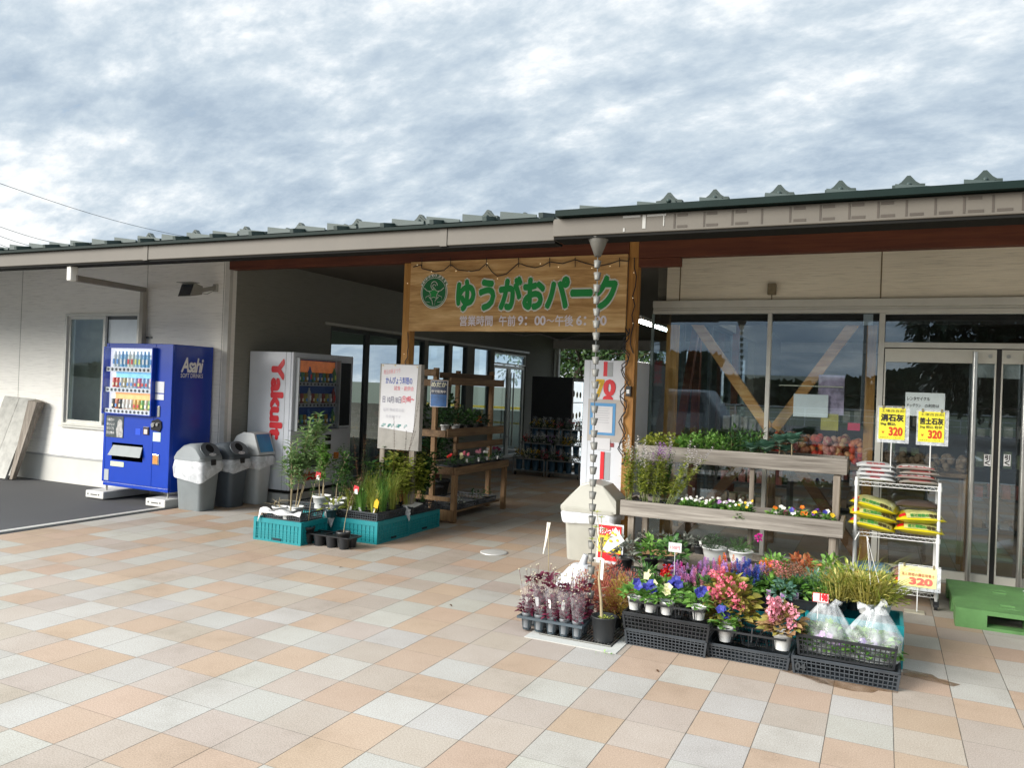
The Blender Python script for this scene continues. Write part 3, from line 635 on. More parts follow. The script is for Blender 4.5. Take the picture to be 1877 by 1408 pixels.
# ---------------------------------------------------------------- flood light
t = thing('flood_light', 'grey flood light on a bracket high on the white wing wall', 'flood light', tuple(PY(350, 530, 2.55)))
c = PY(350, 532, 2.55); br = PY(396, 528, LW - .01)
BOXM = mat('lamp_housing', (.30, .30, .27), .5)
m = MB(); q = [Vector((-.13, -.09, -.09)), Vector((.13, -.12, -.09)), Vector((.12, .07, -.05)), Vector((-.10, .07, -.05)), Vector((-.14, -.02, .085)), Vector((.12, -.05, .085)), Vector((.11, .09, .06)), Vector((-.10, .09, .06))]
m.hexa([c + v for v in q]); m.box(c.x - .15, c.x + .13, c.y - .10, c.y + .02, c.z + .088, c.z + .096); m.build('housing', BOXM, t, bevel=.012)
m = MB(); q = [Vector((-.115, -.0885, -.078)), Vector((.115, -.116, -.078)), Vector((.105, -.054, .072)), Vector((-.125, -.029, .072))]
n_ = Vector((-.1, -1, -.4)).normalized() * .004
m.add([c + v + n_ for v in q], [(0, 1, 2, 3)]); m.build('lens', mat('lamp_lens', (.02, .025, .035), .12), t)
m = MB(); m.bar(c + Vector((.08, .06, 0)), (br.x, LW - .03, br.z), .045, .05); m.tube([c + Vector((.09, .05, -.03)), (br.x - .06, LW - .1, br.z - .09), (br.x, LW - .03, br.z - .03)], .005); m.build('arm', BOXM, t)
m = MB(); m.box(br.x - .035, br.x + .035, LW - .035, LW - .001, br.z - .05, br.z + .05); m.build('wall_box', mat('wall_box', (.42, .42, .38), .6), t, bevel=.004)

# ---------------------------------------------------------------- overhead cables
WIRE = mat('cable_rubber', (.02, .02, .025), .6)
for (p0, p1, r_, lab) in ((((-40, 322), (360, 437)), ((0, 0), (0, 0)), .022, 'topmost thin overhead cable crossing the sky above the wing roof'), (((-40, 401), (170, 452)), 0, .022, 'upper of the three close overhead cables at the left edge of the sky'), (((-40, 417), (125, 457)), 0, .022, 'middle of the three close overhead cables at the left edge of the sky'), (((-40, 430), (75, 459)), 0, .022, 'lowest of the three close overhead cables at the left edge of the sky')):
    a = CAM + ray(*p0[0]) * 55; b = CAM + ray(*p0[1]) * 90
    pts = [a.lerp(b, k / 10) - Vector((0, 0, .5 * math.sin(PI * k / 10))) for k in range(11)]
    m = MB(); m.tube(pts, r_, 5); tag(m.build('overhead_cable', WIRE), lab, 'cable', 'cables crossing the sky')
# ---------------------------------------------------------------- trees and surroundings
BARK = mat('bark', (.09, .07, .05), .9, var=.35, scale=12, bmp=.4)
TREEL = leafmat('tree_leaves', (.025, .06, .018), (.05, .10, .028), (.095, .16, .045)); DTREE = leafmat('dark_tree_leaves', (.010, .022, .010), (.018, .036, .014), (.03, .055, .022), trans=.1)
def tree(name, label, base, H, R, seed, leaves=5200, lsz=.22, mt=None, group=None, low=.3):
    rnd = random.Random(seed); b = Vector(base); t = thing(name, label, 'tree', base, group=group)
    m = MB(); pts = [b + Vector((rnd.uniform(-.1, .1) * k, rnd.uniform(-.1, .1) * k, H * .75 * k / 6)) for k in range(7)]
    m.tube(pts, [H * .035 * (1 - k / 8) for k in range(7)], 8); ends = []
    for k in range(16):
        z = rnd.uniform(low, .72) * H; a = rnd.uniform(0, 2 * PI); s0 = b + Vector((0, 0, z)); L = R * rnd.uniform(.55, .95)
        e = s0 + Vector((math.cos(a) * L, math.sin(a) * L, L * rnd.uniform(.15, .8))); md = s0.lerp(e, .5) + Vector((0, 0, L * .08))
        m.tube([s0, md, e], [H * .012, H * .008, H * .003], 5); ends.append(e); ends.append(md)
    m.build('trunk', BARK, t)
    clumps = [(e, R * rnd.uniform(.22, .42)) for e in ends]
    for k in range(34):
        a = rnd.uniform(0, 2 * PI); u = rnd.uniform(low + .05, 1.0); rr = R * math.sin(PI * min(1, (u - low) / (1 - low) * .82 + .14)) * rnd.uniform(.35, 1)
        clumps.append((b + Vector((math.cos(a) * rr, math.sin(a) * rr, u * H)), R * rnd.uniform(.16, .34)))
    m = MB()
    for k in range(leaves):
        c, r = rnd.choice(clumps); v = Vector((rnd.gauss(0, 1), rnd.gauss(0, 1), rnd.gauss(0, .8))); v.normalize()
        p = c + v * r * rnd.uniform(.55, 1.05); m.leaf(p, v + Vector((0, 0, -.3)), Vector((rnd.uniform(-1, 1), rnd.uniform(-1, 1), 1)), lsz * rnd.uniform(.7, 1.3), lsz * .55, .3, seg=1)
    m.build('crown', mt or TREEL, t); return t
# seen through the far end of the passage
tree('garden_tree', 'leafy green tree beyond the far end of the passage, left of the white pole', (-12.6, 26, 0), 6.2, 3.0, 3, group='trees beyond the passage')
tree('garden_tree', 'leafy green tree beyond the far end of the passage, behind the white pole', (-10.3, 24, 0), 5.9, 2.6, 5, group='trees beyond the passage')
tree('garden_tree', 'loose leafy tree beyond the far end of the passage, nearest the white upright panel', (-8.2, 23.5, 0), 4.3, 1.7, 6, leaves=2300, lsz=.16, group='trees beyond the passage')
m = MB(); m.box(-14, 2, 17.0, 17.05, .95, 1.02); m.box(-14, 2, 17.0, 17.05, .5, .55)
for x in range(-14, 3, 2): m.box(x, x + .05, 17.0, 17.05, 0, 1.02)
tag(m.build('guard_rail', mat('yellow_rail', (.6, .45, .05), .5)), 'low yellow guard rail outside the far end of the passage', 'guard rail')
# behind the camera, mirrored in the store glass
tree('shade_tree', 'large dark spreading tree across the car park, mirrored in the doors', (5.6, -27, 0), 10.5, 4.9, 9, leaves=17000, lsz=.42, mt=DTREE, low=.16)
m = MB(); rnd = random.Random(8)
def ridge(x0, x1, y0, h0, n, sz):
    for k in range(n):
        x = rnd.uniform(x0, x1); hh = h0 * (.55 + .3 * math.sin(x * .021 + 1) + .2 * math.sin(x * .067) + .12 * math.sin(x * .19))
        z = hh * rnd.uniform(.0, 1) ** .6; y = y0 + rnd.uniform(-5, 5) - z * .4
        m.leaf((x, y, z), (rnd.uniform(-1, 1), .5, rnd.uniform(-.2, 1)), (0, 1, .3), sz * rnd.uniform(.6, 1.4), sz, .2, seg=1)
ridge(-170, 170, -120, 6.2, 16000, 1.5); ridge(-85, -20, -92, 10.5, 12000, 1.1)
tag(m.build('woodland', DTREE), 'dark line of distant woodland beyond the car park, mirrored in the store windows', 'woodland', kind='stuff')
m = MB(); m.hexa([(-260, -125, -1), (260, -125, -1), (260, -230, -1), (-260, -230, -1), (-220, -132, 3), (220, -132, 3), (200, -215, 7), (-200, -215, 8)]); struct(m.build('hills', mat('hill_ground', (.02, .035, .015), .9, var=.4, scale=.1)))
m = MB(); m.add([(-60, -120, -.008), (60, -120, -.008), (60, -38.05, -.008), (-60, -38.05, -.008)], [(0, 1, 2, 3)]); struct(m.build('meadow', speckle('meadow_grass', (.035, .055, .018), .4, 2)))
m = MB()
for k in range(10): m.box(-14 + k * 2.8, -13.88 + k * 2.8, -20, -15, -.0115, -.006)
m.box(-14, 11.3, -15.0, -14.88, -.0115, -.006); struct(m.build('parking_lines', mat('line_paint', (.62, .62, .6), .8)))
m = MB()
for k in range(9):
    x = -16 + k * 4; m.box(x, x + .06, -37.6, -37.54, 0, 1.1)
for z in (.35, .7, 1.05): m.box(-16, 16.1, -37.6, -37.55, z, z + .05)
tag(m.build('pipe_fence', WHITE), 'low white pipe fence along the far edge of the car park, mirrored in the doors', 'fence')
def pole(x, y, lab):
    t = thing('utility_pole', lab, 'utility pole', (x, y, 0), group='utility poles beyond the car park')
    m = MB(); m.tube([(x, y, 0), (x, y, 10)], [.17, .11], 10); m.build('mast', mat('pole_concrete', (.25, .25, .24), .8), t)
    m = MB(); m.box(x - .9, x + .9, y - .05, y + .05, 9.2, 9.3); m.box(x - .7, x + .7, y - .05, y + .05, 8.5, 8.6); m.build('cross_arm', ALUD, t)
pole(-1.0, -44, 'utility pole beyond the car park, mirrored at the left edge of the door'); pole(-16, -46, 'utility pole beyond the car park, left of the large dark tree in the mirror view')
# a parked van, mirrored in the left pane
def van(x, y, label, body, rz=0.0, L=4.4, H=1.75):
    t = thing('parked_car', label, 'car', (x, y, 0), rz, group='cars in the car park')
    prof = [(-L / 2, .35), (-L / 2, .85), (-L / 2 + .15, 1.0), (-L / 2 + 1.0, 1.1), (-L / 2 + 1.7, H - .06), (-L / 2 + 2.1, H), (L / 2 - .5, H), (L / 2 - .1, 1.15), (L / 2, .95), (L / 2, .35)]
    m = MB(); m.prism(prof, lambda u, v, tt: (u, tt, v), -.82, .82); m.build('body', body, t, world=False, bevel=.07)
    m = MB()
    for s in (-1, 1):
        for u0, u1, a, b in ((-L / 2 + 1.35, -L / 2 + 2.2, .12, 0), (-L / 2 + 2.28, L / 2 - 1.45, 0, 0), (L / 2 - 1.37, L / 2 - .5, 0, .12)):
            y_ = s * .826; m.add([(u0, y_, 1.1), (u1, y_, 1.1), (u1 - b, y_, H - .17), (u0 + a * 3, y_, H - .17)], [(0, 1, 2, 3)])
    m.build('side_window', mat('car_glass', (.02, .025, .03), .08), t, world=False)
    for u in (-L / 2 + .8, L / 2 - .8):
        for s in (-1, 1):
            m = MB(); m.tube([(u, s * .62, .31), (u, s * .84, .31)], .31, 20); w = m.build('wheel', mat('tyre', (.02, .02, .02), .8), t, world=False)
            m = MB(); m.tube([(u, s * .84, .31), (u, s * .846, .31)], .19, 16); m.build('rim', STEEL, w, world=False)
    for s in (-1, 1):
        m = MB(); m.ball((-L / 2 + .06, s * .6, .75), .1, sq=(.6, 1.4, .8)); m.build('headlight', mat('lamp_white', (.8, .8, .8), .2), t, world=False)
van(-6.2, -12.2, 'silver van parked nearest the paving, mirrored in the left store window', mat('silver_paint', (.20, .21, .22), .25, .5, coat=.5), rad(0))
van(-12.6, -17.4, 'dark blue car parked behind the silver van, mirrored in the store windows', mat('blue_paint', (.03, .05, .12), .25, coat=.6), rad(90))
van(9.5, -18.0, 'white car parked under the large dark tree in the car park', mat('white_car_paint', (.7, .7, .7), .25, coat=.6), rad(90))

# ---------------------------------------------------------------- sign board over the entrance
SY = 2.815
SIGNW = woodmat('sign_board_wood', (.30, .15, .045), (.58, .36, .15), (.80, .58, .30), 0, 16, bmp=.05)
GREEN = mat('sign_green', (.012, .30, .07), .4, var=.05); GREEN2 = mat('emblem_green', (.01, .16, .055), .4, var=.05); SWHITE = mat('sign_white', (.72, .75, .72), .4, var=.04)
x0, x1, z0, z1 = -4.655, -2.135, 2.21, 2.985
sg = thing('entrance_sign', 'long wood-grain sign board with green and white Japanese lettering between the two wooden posts', 'sign', (x0, SY, z0))
m = MB(); m.box(x0, x1, SY, SY + .03, z0, z1); m.build('board', SIGNW, sg)
def SF(d): return lambda u, v: (u, SY - d, v)
def fit_text(txt, px0, pxa, px1, pxb, y, d):  # pixel box of the lettering on plane y
    a = PY(px0, pxb, y); b = PY(px1, pxa, y); return (a.x, a.z, b.x, b.z)
a = PY(838, 567, SY); b = PY(1131, 508, SY); zc = (PY(985, 538, SY).z)
bx_ = (a.x, zc - .165, b.x, zc + .165)
m = MB(); put_text(m, 'ゆうがおパーク', SF(.004), bold=.105, box=bx_); m.build('lettering_outline', SWHITE, sg)
m = MB(); put_text(m, 'ゆうがおパーク', SF(.008), bold=.058, box=bx_); m.build('lettering', GREEN, sg)
a = PY(843, 598, SY); b = PY(1112, 577, SY); zc = (a.z + b.z) / 2
m = MB(); put_text(m, '営業時間', SF(.004), bold=.022, box=(a.x, zc - .055, PY(903, 588, SY).x, zc + .055))
put_text(m, '午前', SF(.004), bold=.022, box=(PY(915, 588, SY).x, zc - .055, PY(945, 588, SY).x, zc + .055))
put_text(m, '9：00', SF(.004), bold=.03, box=(PY(950, 588, SY).x, zc - .045, PY(1000, 588, SY).x, zc + .048), spacing=.95)
put_text(m, '～', SF(.004), bold=.02, box=(PY(1002, 588, SY).x, zc - .012, PY(1016, 588, SY).x, zc + .012))
put_text(m, '午後', SF(.004), bold=.022, box=(PY(1018, 588, SY).x, zc - .055, PY(1051, 588, SY).x, zc + .055))
put_text(m, '6：00', SF(.004), bold=.03, box=(PY(1057, 588, SY).x, zc - .045, b.x, zc + .048), spacing=.95)
m.build('hours_lettering', mat('lilac_white', (.86, .82, .9), .4, var=.03), sg)
# round emblem: ring, five-petalled flower, leaves and curling stem
ec = PY(796, 536, SY); R = .172
def disc(m, r0, r1, d, n=48, sq=1.06, a0=0, a1=2 * PI):
    for k in range(n):
        t0 = a0 + (a1 - a0) * k / n; t1 = a0 + (a1 - a0) * (k + 1) / n
        P = lambda r, t: (ec.x + r * math.cos(t), SY - d, ec.z + r * sq * math.sin(t))
        if r0 > 0: m.add([P(r0, t0), P(r1, t0), P(r1, t1), P(r0, t1)], [(0, 1, 2, 3)])
        else: m.add([P(0, t0), P(r1, t0), P(r1, t1)], [(0, 1, 2)])
m = MB(); disc(m, 0, R, .004); disc(m, R * .96, R * 1.12, .0035, a0=rad(25), a1=rad(155)); em = m.build('emblem', SWHITE, sg)
m = MB(); disc(m, .155, .162, .006); disc(m, 0, .148, .006)
for k, ch in enumerate('YUGAOPARK'):
    t = rad(148 - k * 14.5); cx, cz = ec.x + math.cos(t) * R * 1.02, ec.z + math.sin(t) * R * 1.08; s_ = .013; ro = t - PI / 2
    put_text(m, ch, lambda u, v, cx=cx, cz=cz, ro=ro: (cx + u * math.cos(ro) - v * math.sin(ro), SY - .007, cz + u * math.sin(ro) + v * math.cos(ro)), bold=.03, box=(-s_, -s_ * 1.2, s_, s_ * 1.2))
m.build('emblem_green', GREEN2, em)
m = MB()
def shape(pts, d, cx=0.0, cz=0.0, s=1.0): m.add([(ec.x + cx + u * s, SY - d, ec.z + cz + v * s) for u, v in pts], [tuple(range(len(pts)))])
def star(s, n=5, q=.62, a0=90): return [(math.cos(rad(a0 + 180 * k / n)) * (s if k % 2 == 0 else s * q), math.sin(rad(a0 + 180 * k / n)) * (s if k % 2 == 0 else s * q)) for k in range(2 * n)]
shape(star(.070), .008, 0, -.012)
m.tube([(ec.x - .06, SY - .008, ec.z - .05), (ec.x - .02, SY - .008, ec.z - .09), (ec.x - .01, SY - .008, ec.z - .14)], .004); m.tube([(ec.x + .06, SY - .008, ec.z - .05), (ec.x + .02, SY - .008, ec.z - .09), (ec.x + .015, SY - .008, ec.z - .14)], .004)
m.tube([(ec.x + .04 * math.cos(t / 3), SY - .008, ec.z + .075 + .045 * math.sin(t / 3)) for t in range(16)], .004)
m.tube([(ec.x + .018 * math.cos(t / 2.2), SY - .008, ec.z + .07 + .02 * math.sin(t / 2.2)) for t in range(12)], .004)
for sx_ in (-1, 1):
    m.tube([(ec.x + sx_ * .045, SY - .008, ec.z + .01), (ec.x + sx_ * .09, SY - .008, ec.z + .02), (ec.x + sx_ * .125, SY - .008, ec.z + .05)], .004)
    m.tube([(ec.x + sx_ * .05, SY - .008, ec.z - .03), (ec.x + sx_ * .1, SY - .008, ec.z - .05), (ec.x + sx_ * .11, SY - .008, ec.z - .1), (ec.x + sx_ * .05, SY - .008, ec.z - .11)], .003)
m.build('emblem_outline', SWHITE, em)
m = MB(); shape(star(.062), .010, 0, -.012); m.build('emblem_flower', GREEN, em)
# fairy light string hung over the sign and down the posts
t = thing('fairy_light_string', 'thin dark fairy light string looped over the sign board and down both posts', 'fairy lights', (-3.4, 2.8, 2.2))
def zz(x, y): return PY(680 + x / 3.754, 440 + y / 3.754, SY - .02)
pts = [(290, 185), (345, 170), (350, 195), (440, 218), (500, 210), (548, 168), (600, 205), (690, 215), (745, 205), (795, 160), (830, 215), (870, 248), (930, 235), (1015, 158), (1075, 180), (1130, 190), (1180, 178), (1230, 150), (1320, 162), (1405, 135), (1480, 160), (1560, 180), (1640, 165), (1710, 140), (1770, 145)]
m = MB(); m.tube([zz(*p) for p in pts], .0055, 5)
for x in (350, 548, 795, 1015, 1230, 1405, 1710): m.tube([zz(x, 120), zz(x, 185)], .004, 4)
rnd = random.Random(5)
def postwire(x, y, za, zb, n=16):
    m.tube([(x + rnd.uniform(-.02, .02), y, za + (zb - za) * k / n) for k in range(n + 1)], .0055, 5)
postwire(-4.68, 2.835, 2.2, 1.3); postwire(-2.06, 2.835, 2.95, 2.0, 10)
for q in range(2): m.tube([(-2.12 + .035 * math.sin(k * 1.3 + q) + rnd.uniform(-.012, .012), 2.83 + .012 * q - .02, 2.25 - 1.35 * k / 26) for k in range(27)], .006, 5)
m.tube([zz(950, 640), zz(1050, 660), zz(1160, 645), zz(1300, 690), zz(1450, 650), zz(1600, 655), zz(1780, 645)], .004, 5)
m.build('cord', WIRE, t)
LITB = mat('lit_bulb', (1, .85, .55), .4, emit=.6)
for x, y in ((318, 170), (415, 218), (585, 212), (675, 215), (800, 160), (870, 265), (1165, 162), (1290, 185), (1520, 192), (1645, 180)):
    m = MB(); m.ball(zz(x, y), .0045, n=6, m=4); m.build('bulb', LITB, t)
for X, Z in ((-4.70, 2.75), (-2.07, 2.8), (-2.07, 2.55), (-2.06, 2.3), (-4.71, 1.95)):
    m = MB(); m.ball((X, 2.828, Z), .004, n=6, m=4); m.build('bulb', LITB, t)
m = MB(); c = PY(1152, 718, 2.83); m.box(c.x - .02, c.x + .03, 2.80, 2.848, c.z - .045, c.z + .055); tb = tag(m.build('timer_box', BLACKP), 'small black timer box fixed on the right wooden post', 'timer'); 
m = MB(); m.box(c.x - .012, c.x + .018, 2.7975, 2.7999, c.z - .02, c.z + .02); o = m.build('timer_face', WHITE, tb)

# ---------------------------------------------------------------- rain chain
top = PY(1097, 436, .48); bot = PY(1083, 1108, .36); cup = MATS.get('x') or mat('rain_cup', (.15, .147, .132), .5, .15, var=.2)
t = thing('rain_chain', 'rain chain of grey cups hanging from the gutter before the entrance', 'rain chain', (bot.x, bot.y, 0))
m = MB(); m.lathe([(.072, 0), (.068, -.015), (.024, -.10), (.018, -.13), (.022, -.13), (.07, -.004)], top, 20); m.build('hopper', cup, t)
n = 30; m0 = MB(); m0.lathe([(.018, -.05), (.0265, 0), (.024, 0), (.014, -.045)], (0, 0, 0), 12)
for k in range(n):
    f = (k + .35) / n; p = Vector((top.x, top.y, top.z - .13)).lerp(Vector((bot.x, bot.y, .04)), f)
    if k == 0: q = m0.build('cup', cup, t, world=False); cme = q.data
    else: q = bpy.data.objects.new('cup', cme); COL.objects.link(q); q.parent = t
    q.location = p - t.location; q.rotation_euler = (rnd.uniform(-.08, .08), rnd.uniform(-.08, .08), 0)
m = MB(); m.tube([(top.x, top.y, top.z - .1), (bot.x, bot.y, .0)], .0035, 6); m.build('chain', ALUD, t)
# ---------------------------------------------------------------- containers and plants
def rrect(cx, cy, hx, hy, r, z, n=4):
    pts = []
    r = min(r, hx, hy)
    for q, (sx, sy) in enumerate(((1, 1), (-1, 1), (-1, -1), (1, -1))):
        for k in range(n + 1):
            a = PI / 2 * q + PI / 2 * k / n
            pts.append(Vector((cx + sx * (hx - r) + r * math.cos(a), cy + sy * (hy - r) + r * math.sin(a), z)))
    return pts
def tray_mesh(m, x0, x1, y0, y1, z0, h, taper=.012, t=.004, mi=0):
    cx, cy = (x0 + x1) / 2, (y0 + y1) / 2; hx, hy = (x1 - x0) / 2, (y1 - y0) / 2
    m.rings([rrect(cx, cy, hx - taper, hy - taper, .02, z0), rrect(cx, cy, hx, hy, .02, z0 + h), rrect(cx, cy, hx + .008, hy + .008, .025, z0 + h), rrect(cx, cy, hx + .008, hy + .008, .025, z0 + h + .004),
             rrect(cx, cy, hx - t, hy - t, .018, z0 + h + .004), rrect(cx, cy, hx - taper - t, hy - taper - t, .018, z0 + t)], mi, cap0=True, cap1=True)
def basket_mesh(m, x0, x1, y0, y1, z0, h, nx, ny, nz, taper=.012, t=.006, rim=.016, base=.012, solid=0.0):
    """open lattice basket: corner posts, rim, base and a grid of thin bars"""
    def P(u, v, w):   # u,v in -1..1, w in 0..1
        k = taper * (1 - w); return Vector(((x0 + x1) / 2 + u * ((x1 - x0) / 2 - k), (y0 + y1) / 2 + v * ((y1 - y0) / 2 - k), z0 + h * w))
    for a, b, n in (((-1, -1), (1, -1), nx), ((-1, 1), (1, 1), nx), ((-1, -1), (-1, 1), ny), ((1, -1), (1, 1), ny)):
        for k in range(n + 1):
            f = k / n; u, v = a[0] + (b[0] - a[0]) * f, a[1] + (b[1] - a[1]) * f; tt = t * (2.2 if k in (0, n) else 1)
            m.bar(P(u, v, .0), P(u, v, 1), tt, tt, up=(0, 1, 0) if a[1] == b[1] else (1, 0, 0))
        for k in range(nz + 1):
            w = k / nz; m.bar(P(*a, w), P(*b, w), t * .9, t if 0 < k < nz else (rim if k else base))
    m.rings([rrect((x0 + x1) / 2, (y0 + y1) / 2, (x1 - x0) / 2 + .006, (y1 - y0) / 2 + .006, .02, z0 + h - rim * .6), rrect((x0 + x1) / 2, (y0 + y1) / 2, (x1 - x0) / 2 + .008, (y1 - y0) / 2 + .008, .02, z0 + h + .003),
             rrect((x0 + x1) / 2, (y0 + y1) / 2, (x1 - x0) / 2 - .008, (y1 - y0) / 2 - .008, .015, z0 + h + .003), rrect((x0 + x1) / 2, (y0 + y1) / 2, (x1 - x0) / 2 - .006, (y1 - y0) / 2 - .006, .015, z0 + h - rim * .6)], cap0=False, cap1=False)
    a, b = P(-1, -1, 0), P(1, 1, 0); m.box(a.x, b.x, a.y, b.y, z0, z0 + .005)
def basket(x0, x1, y0, y1, z0, h, label, mt=None, nx=16, ny=11, nz=4, group=None, name='black_basket', cat='basket', **k):
    m = MB(); basket_mesh(m, x0, x1, y0, y1, z0, h, nx, ny, nz, **k)
    return tag(m.build(name, mt or BLACKP2), label, cat, group)
TEAL = mat('teal_plastic', (.004, .20, .225), .4, var=.15, scale=5, bmp=.05); TEALD = mat('teal_shadow_slot', (.004, .02, .03), .8)
def folding_crate(x0, x1, y0, y1, h, label, group=None, z0=0.0):
    """folding container: ribbed panels, thick rim, slots and handle cut-outs"""
    t = thing('folding_crate', label, 'crate', ((x0 + x1) / 2, (y0 + y1) / 2, z0), group=group); m = MB(); w = .008
    m.box(x0 + w, x1 - w, y0 + w, y0 + 2 * w, z0 + .02, z0 + h - .02); m.box(x0 + w, x1 - w, y1 - 2 * w, y1 - w, z0 + .02, z0 + h - .02)
    m.box(x0 + w, x0 + 2 * w, y0 + 2 * w, y1 - 2 * w, z0 + .02, z0 + h - .02); m.box(x1 - 2 * w, x1 - w, y0 + 2 * w, y1 - 2 * w, z0 + .02, z0 + h - .02)
    m.box(x0 + w, x1 - w, y0 + w, y1 - w, z0 + .012, z0 + .0195)
    for a, b in ((z0 + h - .045, z0 + h), (z0 + .0, z0 + .018)):
        m.box(x0, x1, y0, y0 + .02, a, b); m.box(x0, x1, y1 - .02, y1, a, b); m.box(x0, x0 + .02, y0 + .0205, y1 - .0205, a, b); m.box(x1 - .02, x1, y0 + .0205, y1 - .0205, a, b)
    for X, Y in ((x0, y0), (x1 - .03, y0), (x0, y1 - .03), (x1 - .03, y1 - .03)): m.box(X - .001, X + .031, Y - .001, Y + .031, z0 + .001, z0 + h - .001)
    nx = 13; ny = int(nx * (y1 - y0) / (x1 - x0))
    for k in range(1, nx):
        X = x0 + (x1 - x0) * k / nx
        for Y in (y0 + .002, y1 - .009): m.box(X - .0025, X + .0025, Y, Y + .007, z0 + .02, z0 + h - .046)
    for k in range(1, ny):
        Y = y0 + (y1 - y0) * k / ny
        for X in (x0 + .002, x1 - .009): m.box(X, X + .007, Y - .0025, Y + .0025, z0 + .02, z0 + h - .046)
    for q in (.045, .068, .09, .125):
        if q < h - .06:
            m.box(x0 + .03, x1 - .03, y0 + .001, y0 + .0085, z0 + q, z0 + q + .006); m.box(x1 - .0085, x1 - .001, y0 + .03, y1 - .03, z0 + q, z0 + q + .006); m.box(x0 + .001, x0 + .0085, y0 + .03, y1 - .03, z0 + q, z0 + q + .006)
    m.build('body', TEAL, t)
    m = MB(); cx = (x0 + x1) / 2; cy = (y0 + y1) / 2
    m.box(cx - .05, cx + .05, y0 - .0015, y0 + .0015, z0 + .02, z0 + .042); m.box(x1 - .0015, x1 + .0015, cy - .05, cy + .05, z0 + .02, z0 + .042); m.build('slot', TEALD, t)
    return t
def pot_mb(m, c, r, h, taper=.72, lip=True, n=18, mi=0):
    c = Vector(c); p = [(r * taper, 0), (r * .97, h * .82)]
    p += [(r * 1.06, h * .83), (r * 1.08, h), (r * .98, h), (r * .93, h * .84)] if lip else [(r, h), (r * .94, h)]
    p += [(r * .9, h * .8), (.0001, h * .8)]; m.lathe(p, c, n, mi)
WPOT = mat('white_pot', (.62, .63, .62), .35, var=.05); KPOT = mat('black_pot', (.018, .02, .022), .5, var=.3); GPOT = mat('grey_tube_pot', (.17, .185, .20), .45, var=.15)
SOIL = mat('potting_soil', (.035, .024, .016), .95, var=.4, scale=60, bmp=.5)
LG = leafmat('fresh_leaves', (.09, .23, .04), (.17, .37, .07), (.31, .54, .13)); MG = leafmat('mid_green_leaves', (0.0375, 0.112, 0.03), (0.075, 0.195, 0.0525), (0.15, 0.3, 0.075)); DG = leafmat('deep_green_leaves', (0.0168, 0.056, 0.021), (0.0392, 0.098, 0.0364), (0.084, 0.168, 0.063))
YG = leafmat('yellow_green_leaves', (.20, .27, .035), (.36, .42, .07), (.55, .58, .15)); BG = leafmat('blue_green_leaves', (.10, .25, .19), (.19, .38, .28), (.34, .54, .42)); SG = leafmat('silver_leaves', (.16, .19, .16), (.28, .31, .27), (.45, .47, .42))
PL = leafmat('plum_leaves', (0.072, 0.0096, 0.0264), (0.144, 0.018, 0.048), (0.264, 0.048, 0.09)); RL = leafmat('russet_leaves', (.40, .10, .05), (.58, .18, .08), (.62, .30, .14)); GLD = leafmat('straw_leaves', (.34, .30, .06), (.52, .46, .12), (.66, .62, .22)); BRL = leafmat('brown_leaves', (.05, .03, .02), (.11, .06, .035), (.18, .10, .05))
WIL = leafmat('willow_leaves', (0.125, 0.25, 0.0875), (0.225, 0.362, 0.138), (0.375, 0.525, 0.25)); KOG = leafmat('kochia_gold', (.42, .36, .04), (.55, .40, .08), (.66, .32, .12)); KOR = leafmat('kochia_red', (.42, .06, .06), (.58, .14, .11), (.66, .28, .20))
def petals(name, c, v=.25): return leafmat(name, tuple(x * (1 - v) for x in c), c, tuple(min(1, x * (1 + v)) for x in c), trans=.2)
F_BLUE = petals('blue_petals', (.05, .055, .33)); F_PINK = petals('pink_petals', (.82, .20, .27)); F_LPINK = petals('pale_pink_petals', (.85, .36, .45)); F_WHITE = petals('white_petals', (.82, .82, .78), .1); F_RED = petals('red_petals', (.60, .012, .012)); F_LIL = petals('lilac_petals', (.50, .27, .60)); F_YEL = petals('yellow_petals', (.85, .55, .03)); F_OR = petals('orange_petals', (.80, .20, .02)); F_MAG = petals('magenta_petals', (.62, .02, .30)); F_VIO = petals('violet_petals', (.14, .04, .34)); F_CREAM = petals('cream_petals', (.82, .78, .45), .1); F_MAR = petals('maroon_petals', (.18, .01, .05)); F_COP = petals('copper_heads', (.28, .12, .08)); F_CB = petals('celosia_blue', (.05, .10, .42)); F_CP = petals('celosia_pink', (.62, .22, .45))
TAGW = mat('plant_label', (.62, .62, .61), .4, var=.03)
def rv(rnd): 
    v = Vector((rnd.gauss(0, 1), rnd.gauss(0, 1), rnd.gauss(0, 1))); return v.normalized()
def bush(m, rnd, c, rx, ry, rz, n, L, W=None, up=.5, curl=.3, seg=2, inner=.3, mi=0):
    """leaves filling a rounded clump whose base is at c"""
    c = Vector(c); W = W or L * .5
    for k in range(n):
        v = rv(rnd); v.z = abs(v.z) * .9 + .05; f = rnd.uniform(inner, 1) ** .6; q = Vector((v.x * rx * f, v.y * ry * f, v.z * rz * f))
        d = Vector((v.x, v.y, v.z * .5 + up * rnd.uniform(-.3, 1))); m.leaf(c + q, d, Vector((rnd.uniform(-.6, .6), rnd.uniform(-.6, .6), 1)), L * rnd.uniform(.6, 1.15), W * rnd.uniform(.7, 1.2), curl, mi, seg)
